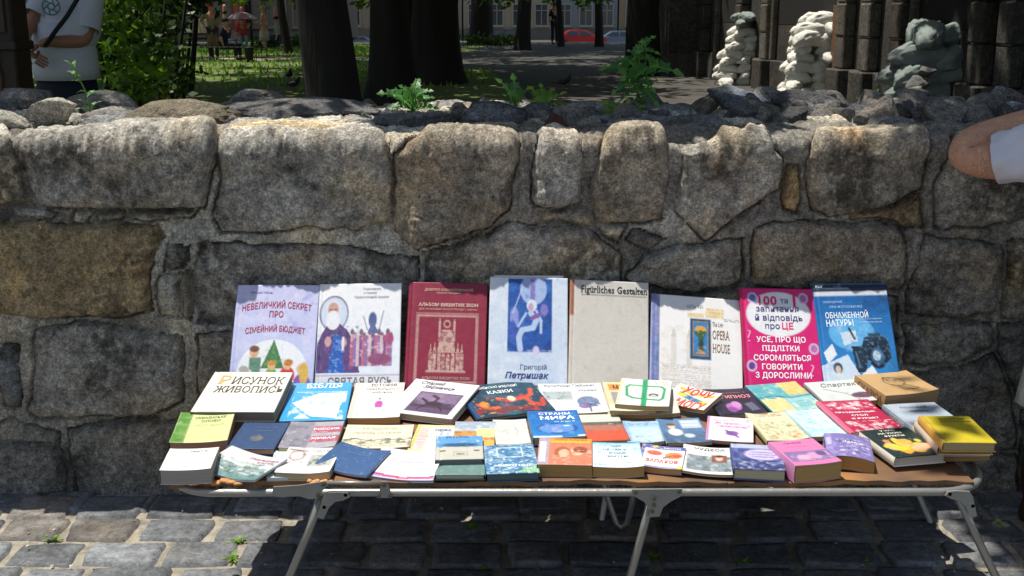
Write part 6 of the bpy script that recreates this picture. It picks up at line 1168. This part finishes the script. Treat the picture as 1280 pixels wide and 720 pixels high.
house(100,262,74,12,'#5a5148','dark townhouse behind the bushes at the left',5,3,'#4a443c')
house(263,302,73,12,'#9c5c40','terracotta-walled house above the woman with the red headscarf',1,3,'#6a4a3c')
house(303,429,75,12,'#6c6459','grey-brown townhouse behind the woman in the pink top',4,3,'#857a68')
house(-250,98,74,12,'#6f6558','dim townhouse at the far left behind the man in the T-shirt',7,3)
house(902,1300,116,14,'#8a8272','townhouse hidden behind the church at the right',8,3)
# ---------------------------------------------------------------- people
def skin(name,P,E,Rr,mat,parent=None,sub=2,root_i=0,smooth=True):
    me=bpy.data.meshes.new(name); me.from_pydata([tuple(p) for p in P],E,[]); o=link('tmp',me); md=o.modifiers.new('s','SKIN'); md.use_smooth_shade=True
    for i,sv_ in enumerate(me.skin_vertices[0].data):
        q=Rr[i]; sv_.radius=(q,q) if not hasattr(q,'__len__') else q; sv_.use_root=(i==root_i)
    s=o.modifiers.new('b','SUBSURF'); s.levels=sub; s.render_levels=sub
    m2=bpy.data.meshes.new_from_object(o.evaluated_get(_dg())); m2.name=name; bpy.data.objects.remove(o); m2.materials.clear(); m2.materials.append(mat)
    m2.polygons.foreach_set('use_smooth',np.ones(len(m2.polygons),bool)); return link(name,m2,parent)
def J(h=1.7,sit=False,armL=None,armR=None,face=0,lean=0):
    k=h/1.7; d=dict(pelvis=(0,0,.94),waist=(0,0,1.08),chest=(0,-.01,1.28),neck=(0,0,1.45),head0=(0,-.01,1.54),head1=(0,-.03,1.62),top=(0,-.01,1.69),
     shL=(.17,0,1.39),elL=(.23,.02,1.12),wrL=(.24,-.06,.88),haL=(.235,-.08,.79),shR=(-.17,0,1.39),elR=(-.23,.02,1.12),wrR=(-.24,-.06,.88),haR=(-.235,-.08,.79),
     hiL=(.09,0,.90),knL=(.10,-.02,.50),anL=(.10,.02,.09),toL=(.11,-.12,.04),hiR=(-.09,0,.90),knR=(-.10,-.02,.50),anR=(-.10,.02,.09),toR=(-.11,-.12,.04))
    if sit:
        for q in d: 
            if q[:2] not in('kn','an','to'): d[q]=(d[q][0],d[q][1]+.0,d[q][2]-.44)
        for s in'LR': x=.11 if s=='L' else -.11; d['kn'+s]=(x,-.42,.50); d['an'+s]=(x,-.42,.10); d['to'+s]=(x,-.55,.04)
    if armL: d['elL'],d['wrL'],d['haL']=armL
    if armR: d['elR'],d['wrR'],d['haR']=armR
    return {a:Vector(b)*k for a,b in d.items()}
RAD=dict(pelvis=(.15,.11),waist=(.13,.10),chest=(.16,.11),neck=.055,head0=.065,head1=(.08,.10),top=.06,shL=.065,elL=.042,wrL=.028,haL=.032,shR=.065,elR=.042,wrR=.028,haR=.032,hiL=.085,knL=.06,anL=.04,toL=.035,hiR=.085,knR=.06,anR=.04,toR=.035)
EDG=[('pelvis','waist'),('waist','chest'),('chest','neck'),('neck','head0'),('head0','head1'),('head1','top'),('chest','shL'),('shL','elL'),('elL','wrL'),('wrL','haL'),('chest','shR'),('shR','elR'),('elR','wrR'),('wrR','haR'),('pelvis','hiL'),('hiL','knL'),('knL','anL'),('anL','toL'),('pelvis','hiR'),('hiR','knR'),('knR','anR'),('anR','toR')]
def sk(name,j,keys,mat,parent,f=1.0,add=0,ov={},root_='pelvis',sub=2,g=1):
    ks=[k for k in j if k in keys]; E=[(ks.index(a),ks.index(b)) for a,b in EDG if a in ks and b in ks]; R_=[]
    for k in ks:
        q=ov.get(k,RAD[k]); q=(q,q) if not hasattr(q,'__len__') else q; R_.append(tuple((x*f*g+add) for x in q))
    return skin(name,[j[k] for k in ks],E,R_,mat,parent,sub,ks.index(root_) if root_ in ks else 0)
def person(px,y,lab,shirt,legs,hair,h=1.68,rz=0,sit=False,armL=None,armR=None,skirt=None,sleeves=True,zoff=0,skinm=None,grp='people in the park'):
    p=W(px,60,y=y); root=empty('person',(p.x,y,float(gz(y))+zoff),rz,lab,'person',grp); j=J(h,sit,armL,armR); sm=skinm or M['skin']
    sk('body',j,set(j),sm,root,g=h/1.7)
    sk('shirt',j,{'pelvis','waist','chest','shL','shR'}|({'elL','elR'} if sleeves else set()),simple('shirt_cloth',shirt,.85,0,.1,8),root,1.08,.012,{'elL':.048,'elR':.048})
    if skirt:
        lo=j['knL'].z-.1; MB().lathe([(.15,lo if not sit else .3),(.19,lo if not sit else .3),(.17,(lo+j['pelvis'].z)/2),(.14,j['waist'].z-.02),(.12,j['waist'].z)],(0,-.2 if sit else 0,0),16).build('skirt',simple('skirt_cloth',skirt,.85,0,.12,6),root,True)
    sk('trousers',j,{'pelvis','hiL','hiR','knL','knR','anL','anR'},simple('leg_cloth',legs,.85,0,.1,8),root,1.1,.01,{'pelvis':(.14,.11)})
    MB().ball(j['head1']+Vector((0,.02,.03)),(.092,.108,.09),14,9).build('hair',simple('hair',hair,.8,0,.2,30),root,True)
    MB().ball(j['head1']+Vector((0,-.115,-.02)),(.014,.02,.02),6,5).build('nose',sm,root,True)
    for s in(-1,1): MB().ball(j['head1']+Vector((s*.033,-.10,.01)),(.012,.006,.007),6,4).build('eye',simple('eye','#1c1612',.4),root,True)
    for s in'LR': MB().ball(j['to'+s]+Vector((0,.04,0)),(.045,.12,.045),8,5).build('shoe',M['steel_black'],root,True)
    return root,j
hipL=[(.36,.06,1.18),(.22,-.06,1.02),(.16,-.10,1.0)]; hipR=[(-.36,.06,1.18),(-.22,-.06,1.02),(-.16,-.10,1.0)]
rt,j=person(267,35,'woman in a khaki top and red headscarf with both hands on her hips','#8d7c5c','#1c1c20','#b0344a',1.66,.1,armL=hipL,armR=hipR,skirt='#6d6048')
person(283,34.2,'seated person in dark navy clothes beside the woman with the red headscarf','#10182c','#0e1424','#0c0c10',1.6,1.2,True,skirt='#101a30',zoff=.05)
person(304,44,'person in red and white sitting under the pink umbrella','#b03a34','#7c8a8c','#8a3a30',1.6,.3,True,[(.3,-.2,1.0),(.2,-.42,.9),(.15,-.5,.9)])
person(331,43,'blonde woman in a pink top and pale grey skirt, standing side-on behind the iron fence','#c98a80','#b98a74','#b88c50',1.6,-1.4,skirt='#a8a398',sleeves=False,armL=[(.2,-.1,1.12),(.12,-.3,1.08),(.1,-.38,1.1)])
person(347,44.5,'seated person in grey shirt and blue jeans right of the woman in pink top','#8d9494','#2a4660','#2a2018',1.65,-1.3,True)
person(693,51,'man in black clothes walking between the thin trunks','#14141a','#191b28','#3a2c24',1.75,.4,skinm=M['skin'])
# pink umbrella
p=W(302,20,y=44); root=empty('sun_umbrella',(p.x,44,float(gz(44))),0,'small pink and white sun umbrella beside the thin pole-like trunk','umbrella'); zt_=p.z+.15
UM=[simple('pink_umbrella_cloth','#c88aa4',.8,0,.1,8,transl=.3),simple('white_umbrella_cloth','#d8c4cc',.8,0,.1,8,transl=.3)]
for k in range(8):
    V=[(0,0,zt_)]; 
    for r_,dz in((.3,.06),(.6,.25)): V+=[(r_*math.cos(k*.785),r_*math.sin(k*.785),zt_-dz),(r_*math.cos(k*.785+.785),r_*math.sin(k*.785+.785),zt_-dz)]
    mk('canopy_panel',V,[(0,1,2),(1,3,4,2)],UM[k%2],root)
MB().tube([(0,0,0),(0,0,zt_)],.015,6).build('pole',M['steel_black'],root)
# dark iron garden seats near the headscarf woman
for px,y,lab in((247,36,'black iron garden bench with white papers left of the woman with the red headscarf'),):
    p=W(px,60,y=y); root=empty('garden_bench',(p.x,y,0),.2,lab,'bench')
    for z in(.42,.6,.75,.9): MB().bbox((0,0 if z<.5 else .18,z),(1.0,.34 if z<.5 else .03,.05),None,.01).build('slat',M['steel_black'],root)
    for x in(-.45,.45):
        for yy_ in(-.15,.17): MB().bbox((x,yy_,.21 if yy_<0 else .46),(.05,.05,.42 if yy_<0 else .92),None,.008).build('leg',M['steel_black'],root)
    tag(MB().bbox((p.x+.05,y+.1,.98),(.62,.05,.42),Matrix.Rotation(-.15,3,'X'),.01).build('display_board',simple('pale_card','#b8ab90',.8)),'pale board propped on the black iron bench beside the headscarf woman','board')
p=W(312,70,y=33.5); root=empty('litter_bin',(p.x,33.5,0),0,'small black bin standing by the iron fence right of the seated navy figure','bin'); MB().lathe([(.10,0),(.10,.02),(.13,.38),(.14,.40),(.12,.40),(.11,.36)],(0,0,0),14).build('bucket',M['steel_black'],root,True); MB().lathe([(.145,.40),(.145,.425),(.13,.43)],(0,0,0),14).build('rim',M['steel_black'],root,True)
# pigeons
def pigeon(px,py,lab,rz=0,z=None,y=None):
    p=W(px,py,z=0) if y is None else W(px,py,y=y); root=empty('pigeon',(p.x,p.y,0),rz,lab,'pigeon','pigeons in the park'); g=simple('pigeon_feathers','#23262b',.6,0,.25,14)
    skin('body',[(0,.09,.13),(0,.02,.14),(0,-.06,.18),(0,-.09,.23),(0,-.10,.27),(0,-.12,.27)],[(i,i+1) for i in range(5)],[.035,.065,.055,.032,.030,.018],g,root)
    MB().box((0,.19,.12),(.06,.16,.015),Matrix.Rotation(.2,3,'X')).build('tail',g,root); MB().tube([(0,-.13,.27),(0,-.155,.262)],[.008,.002],5).build('beak',M['steel_black'],root)
    for s in(-1,1): MB().ball((s*.055,.03,.15),(.015,.10,.045),8,6).build('wing',g,root,True); MB().tube([(s*.02,0,.10),(s*.022,0,.005),(s*.022,-.03,.003)],.005,5).build('leg',simple('pigeon_leg','#8a3a34',.6),root)
pigeon(362,102,'dark pigeon standing on the sunlit lawn left of the thickest trunk',.4)
pigeon(706,112,'dark pigeon at the edge of the path left of the prickly weed',1.1)
pigeon(398-30,115,'second dark pigeon on the shaded lawn, nearer the wall',2)
# ---------------------------------------------------------------- man in the white T-shirt behind the wall
my=7.5; root=empty('person',(W(84,100,y=my).x,my,0),0,'man in white T-shirt with black shoulder strap standing behind the wall at the left','person'); O=Vector(root.location)
def q(px,py,dy=0): return W(px,py,y=my+dy)-O
fz=lambda s:1
sh=simple('white_tshirt','#bfc2cc',.85,0,.06,5,.35,12); SKM=M['skin2']
pel=q(84,124);  w_=q(84,78); c_=q(82,32); nk=q(84,-22)
jj=dict(pelvis=pel,waist=w_,chest=c_,neck=q(84,-14),head0=q(80,-36,-.02),head1=q(76,-52,-.04),top=q(76,-66,-.03),
 shL=q(112,2,0),elL=q(106,52,-.10),wrL=q(62,52,-.26),haL=q(48,56,-.27),shR=q(57,2,-.02),elR=q(40,28,-.12),wrR=q(27,50,-.24),haR=q(34,60,-.25),
 hiL=pel+Vector((.10,0,-.06)),knL=Vector((.12,-.02,.48)),anL=Vector((.12,.02,.09)),toL=Vector((.12,-.12,.04)),hiR=pel+Vector((-.10,0,-.06)),knR=Vector((-.10,-.02,.48)),anR=Vector((-.10,.02,.09)),toR=Vector((-.12,-.12,.04)))
ov=dict(elL=.052,wrL=.036,haL=(.022,.036),elR=.048,wrR=.036,haR=(.022,.036),chest=(.17,.13),waist=(.17,.14),pelvis=(.16,.13))
body=sk('body',jj,set(jj),SKM,root,ov=ov)
sk('shirt',jj,{'waist','chest','neck','shL','shR'},sh,root,1.10,.018,dict(neck=.075,waist=(.19,.16),chest=(.18,.14),shL=.085,shR=.085),'chest'); MB().lathe([(.17,.36),(.19,.27),(.20,.16),(.205,.08),(.200,.0),(.190,.0),(.18,.1)],q(84,99),26).build('shirt_hem',sh,root,True)
for s,a,b,t in(('L',jj['shL'],jj['elL'],.72),('R',jj['shR'],jj['elR'],.75)):
    m_=a.lerp(b,t); d=(b-a).normalized(); MB().tube([a-d*.02,a.lerp(b,.3),a.lerp(b,.55),m_],[.088,.09,.086,.084],18,False).build('sleeve',sh,root,True)
sk('trousers',jj,{'pelvis','hiL','hiR','knL','knR','anL','anR'},simple('navy_trousers','#141a2c',.85,0,.1,8),root,1.1,.01,dict(pelvis=(.18,.16),hiL=.11,hiR=.11))
MB().lathe([(.178,0),(.182,.02),(.178,.04)],q(84,106),24).build('belt',M['steel_black'],root,True)
st=[q(104,-12,-.16),q(96,0,-.20),q(84,20,-.235),q(70,38,-.25),q(56,58,-.33)]; MB().tube(st,[.014]*5,6).build('strap',M['steel_black'],root)
MB().lathe([(.18,-.4),(.195,-.2),(.19,0),(.18,.04)],q(84,107),24).build('trouser_top',simple('navy_trousers','#141a2c',.85,0,.1,8),root,True)
# emblem: plain teal printed knot shape on the chest
mb=MB(); cp=q(64,8,-.19)
ringp=lambda r_,n=18:[cp+Vector((r_*math.cos(a*6.283/n),-.002,r_*.95*math.sin(a*6.283/n))) for a in range(n+1)]
mb.tube(ringp(.055),.0045,4); mb.tube(ringp(.022),.006,4)
for a in range(6): mb.tube([cp+Vector((.03*math.cos(a*1.05),-.002,.03*math.sin(a*1.05))),cp+Vector((.048*math.cos(a*1.05+.3),-.002,.048*math.sin(a*1.05+.3)))],.005,4)
mb.build('shirt_emblem',simple('teal_print','#5f7f88',.8),root)
def hand(name,c,dirv,up,mat,parent,s=1.0,curl_=.5,side=1):
    d=Vector(dirv).normalized(); u=Vector(up); u=(u-d*u.dot(d)).normalized(); n=d.cross(u); P=[];E=[];R_=[]
    P=[c,c+d*.05*s,c+d*.09*s]; E=[(0,1),(1,2)]; R_=[(.028*s,.018*s),(.038*s,.016*s),(.036*s,.014*s)]
    skin(name,P,E,R_,mat,parent)
    for k in range(4):
        off=(k-1.5)*.019*s; L=[.072,.082,.078,.062][k]*s; b=c+d*.085*s+u*off; a=curl_; pts=[b]; dd=d.copy()
        for i in range(3): dd=(dd*math.cos(a)+n*math.sin(a)*side).normalized(); nn_=dd.cross(u); pts.append(pts[-1]+dd*L*[.42,.33,.25][i]); n=u.cross(dd)*-1 if False else d.cross(u)
        skin('finger',pts,[(0,1),(1,2),(2,3)],[.0095*s,.0088*s,.008*s,.0065*s],mat,parent)
    b=c+d*.025*s-u*.032*s; skin('thumb',[b,b-u*.02*s+d*.025*s,b-u*.018*s+d*.055*s+n*.01*side],[(0,1),(1,2)],[.012*s,.011*s,.008*s],mat,parent)
hand('palm',jj['haL'],(-.6,-.1,-.45),(.5,-.2,.8),SKM,body,1.0,.35,1); hand('palm',jj['haR']+Vector((.0,-.03,-.01)),(.75,-.1,-.55),(.4,0,.8),SKM,body,1.0,.3,-1)
MB().tube([jj['wrR']+Vector((0,0,.0)),jj['wrR']+Vector((.004,-.01,-.02))],.041,14).build('wristwatch',simple('watch_metal','#8d97a4',.3,.8),root,True)
MB().ball(jj['head1']+Vector((0,.02,.03)),(.092,.11,.095),16,10).build('hair',simple('brown_hair','#2a1f18',.8),root,True)
MB().ball(jj['head1']+Vector((-.02,-.11,-.02)),(.015,.022,.022),8,6).build('nose',SKM,root,True)
for s in(-1,1): MB().ball(jj['head1']+Vector((s*.034-.015,-.10,.01)),(.013,.007,.008),8,5).build('eye',simple('eye','#1c1612',.4),root,True); MB().ball(jj['head1']+Vector((s*.088,.0,-.01)),(.012,.025,.034),8,6).build('ear',SKM,root,True)
MB().ball(jj['head1']+Vector((-.02,-.095,-.062)),(.026,.01,.008),8,5).build('mouth',simple('lips','#7a4038',.6),root,True)
for s in'LR': MB().ball(jj['to'+s]+Vector((0,.04,0)),(.05,.14,.05),10,6).build('shoe',M['steel_black'],root,True)
# ---------------------------------------------------------------- seated person at the right with an elbow on the wall
stl=empty('wooden_stool',(1.72,3.0,0),0,'brown wooden stool with turned legs at the right edge under the seated person','stool')
MB().bbox((0,0,.47),(.42,.36,.045),None,.012).build('seat',M['stoolwood'],stl)
TP=[(.014,0),(.018,.01),(.024,.05),(.016,.09),(.026,.14),(.032,.20),(.022,.26),(.030,.28),(.022,.30),(.034,.36),(.026,.42),(.024,.45)]
lg=MB().lathe(TP,(0,0,0),16).build('leg',M['stoolwood'],stl,True); lg.location=(-.185,-.13,0)
for x,y in((.185,-.13),(-.185,.13),(.185,.13)):
    c=lg.copy(); C.objects.link(c); c.parent=stl; c.location=(x,y,0)
for y in(-.13,.13): MB().tube([(-.185,y,.17),(.185,y,.17)],.011,8).build('stretcher',M['stoolwood'],stl,True)
root=empty('person',(1.70,3.0,0),0,'seated person in white T-shirt resting a bare elbow on the wall at the right edge','person'); O=Vector(root.location)
E_=W(1190,194,y=3.17)-O; F1=W(1240,171,y=3.20)-O; F2_=W(1292,150,y=3.22)-O; Wr=W(1345,132,y=3.24)-O
shR=Vector((.04,.06,1.14)); jj=dict(pelvis=Vector((.02,-.02,.60)),waist=Vector((.05,-.01,.78)),chest=Vector((.10,0,1.0)),neck=Vector((.14,.0,1.20)),head0=Vector((.16,-.02,1.30)),head1=Vector((.17,-.05,1.38)),top=Vector((.17,-.04,1.46)),
 shR=Vector((-.02,.02,1.10)),elR=E_,wrR=Wr,haR=Wr+Vector((.08,-.03,.02)),shL=Vector((.30,-.02,1.10)),elL=Vector((.36,-.12,.86)),wrL=Vector((.26,-.36,.70)),haL=Vector((.22,-.42,.68)),
 hiL=Vector((.14,-.04,.58)),knL=Vector((.22,-.46,.56)),anL=Vector((.24,-.44,.10)),toL=Vector((.25,-.56,.04)),hiR=Vector((-.06,-.04,.58)),knR=Vector((.0,-.48,.56)),anR=Vector((.02,-.44,.10)),toR=Vector((.03,-.56,.04)))
ARM=simple('arm_skin','#cc9a7c',.5,0,.2,38,1.0,150)
ks=set(jj)-{'elR','wrR','haR'}; b2=sk('body',jj,ks,ARM,root)
um=(jj['shR']+E_)/2
ul=[jj['shR'],jj['shR'].lerp(E_,.5),E_+Vector((.062,-.02,-.014)),E_+Vector((.012,-.008,-.004)),E_.lerp(F1,.35)+Vector((0,0,.004)),F1,F2_,Wr,Wr+Vector((.05,-.01,.01))]
skin('arm',ul,[(i,i+1) for i in range(8)],[.062,.060,.056,(.036,.040),(.056,.062),(.054,.058),(.038,.040),(.029,.034),(.028,.036)],ARM,b2,3)
hand('palm',Wr+Vector((.05,-.01,.01)),(.9,-.2,.1),(0,1,.2),ARM,b2,1.0,.3,1)
hand('palm',jj['haL'],(-.3,-.8,-.2),(.8,-.3,0),ARM,b2,1.0,.3,-1)
ws=simple('white_cotton','#c9c9d2',.85,0,.05,5,.35,14)
sk('shirt',jj,{'pelvis','waist','chest','shL','shR'},ws,root,1.12,.02,{},'chest')
sl0=W(1320,188,y=3.02)-O; sl1=W(1243,200,y=3.09)-O
V=[];F=[];n=28
for i in range(9):
    t=i/8; c=sl0.lerp(sl1,t); ax=(sl1-sl0).normalized(); a=ax.cross(Vector((0,0,1))).normalized(); b=a.cross(ax)
    for k in range(n):
        th=2*math.pi*k/n; rr_=(.085-.020*t)*(1+.09*math.sin(th*3+t*5)+.055*math.sin(th*7-t*9)+.02*math.sin(th*13+t*17)); V.append(c+a*math.cos(th)*rr_+b*math.sin(th)*rr_)
for i in range(8):
    for k in range(n): F.append((i*n+k,i*n+(k+1)%n,(i+1)*n+(k+1)%n,(i+1)*n+k))
mk('sleeve',V,F,ws,root,smooth=True)
GT=simple('grey_trouser_cloth','#a7a59c',.9,0,.08,6,.5,18)
sk('trousers',jj,{'pelvis','hiL','hiR','knL','knR','anL','anR'},GT,root,1.15,.012,{'pelvis':(.15,.13),'hiL':.10,'hiR':.10,'knR':.075,'knL':.075})
# loose shirt-tail hanging over the stool edge at the picture's right border
V=[];n=26
for i in range(12):
    t=i/11; z=.84-.42*t
    for k in range(n):
        th=math.pi*(.45+1.1*k/(n-1)); rr_=.205+.035*t+.012*math.sin(th*9+t*2)*t; V.append((-.02+rr_*math.cos(th)-.02*t,rr_*.85*math.sin(th)-.02,z))
mk('shirt_tail',V,[tuple(f) for f in gridF(n,12)],GT,root,smooth=True)
MB().ball(jj['head1']+Vector((0,.02,.03)),(.092,.11,.095),16,10).build('hair',simple('grey_hair','#5c5550',.8),root,True)
MB().ball(jj['head1']+Vector((0,-.11,-.02)),(.015,.022,.022),8,6).build('nose',ARM,root,True)
for s in(-1,1): MB().ball(jj['head1']+Vector((s*.034,-.10,.01)),(.013,.007,.008),8,5).build('eye',simple('eye','#1c1612',.4),root,True); MB().ball(jj['head1']+Vector((s*.088,.0,-.01)),(.012,.025,.034),8,6).build('ear',ARM,root,True)
MB().ball(jj['head1']+Vector((0,-.10,-.062)),(.026,.01,.008),8,5).build('mouth',simple('lips','#7a4038',.6),root,True)
for s in'LR': MB().ball(jj['to'+s]+Vector((0,.04,0)),(.05,.14,.05),10,6).build('shoe',M['steel_black'],root,True)

# dry leaf scraps and grit on the pavement (uncountable)
r=np.random.RandomState(77); V=[];F=[];cc=[]
for k in range(420):
    x=-2.3+4.6*r.rand(); y=2.2+1.12*r.rand(); z=.034 if k%3 else .026; s=.003+.006*r.rand()**2; a=r.rand()*6.28; n=len(V)
    if k<26: s*=2.2
    dx,dy=math.cos(a)*s,math.sin(a)*s; V+=[(x-dx,y-dy,z),(x+dy*.6,y-dx*.6,z+s*.3),(x+dx,y+dy,z+.001),(x-dy*.6,y+dx*.6,z+s*.35)]; F.append((n,n+1,n+2,n+3)); cc+=[[(.45,.4,.3),(.3,.2,.1),(.55,.53,.48)][k%3]]*4
tag(mk('fallen_leaves',V,F,M['ink'],cols=np.array(cc)),'dry leaf scraps and pale grit scattered over the paving under the table','litter',kind='stuff')
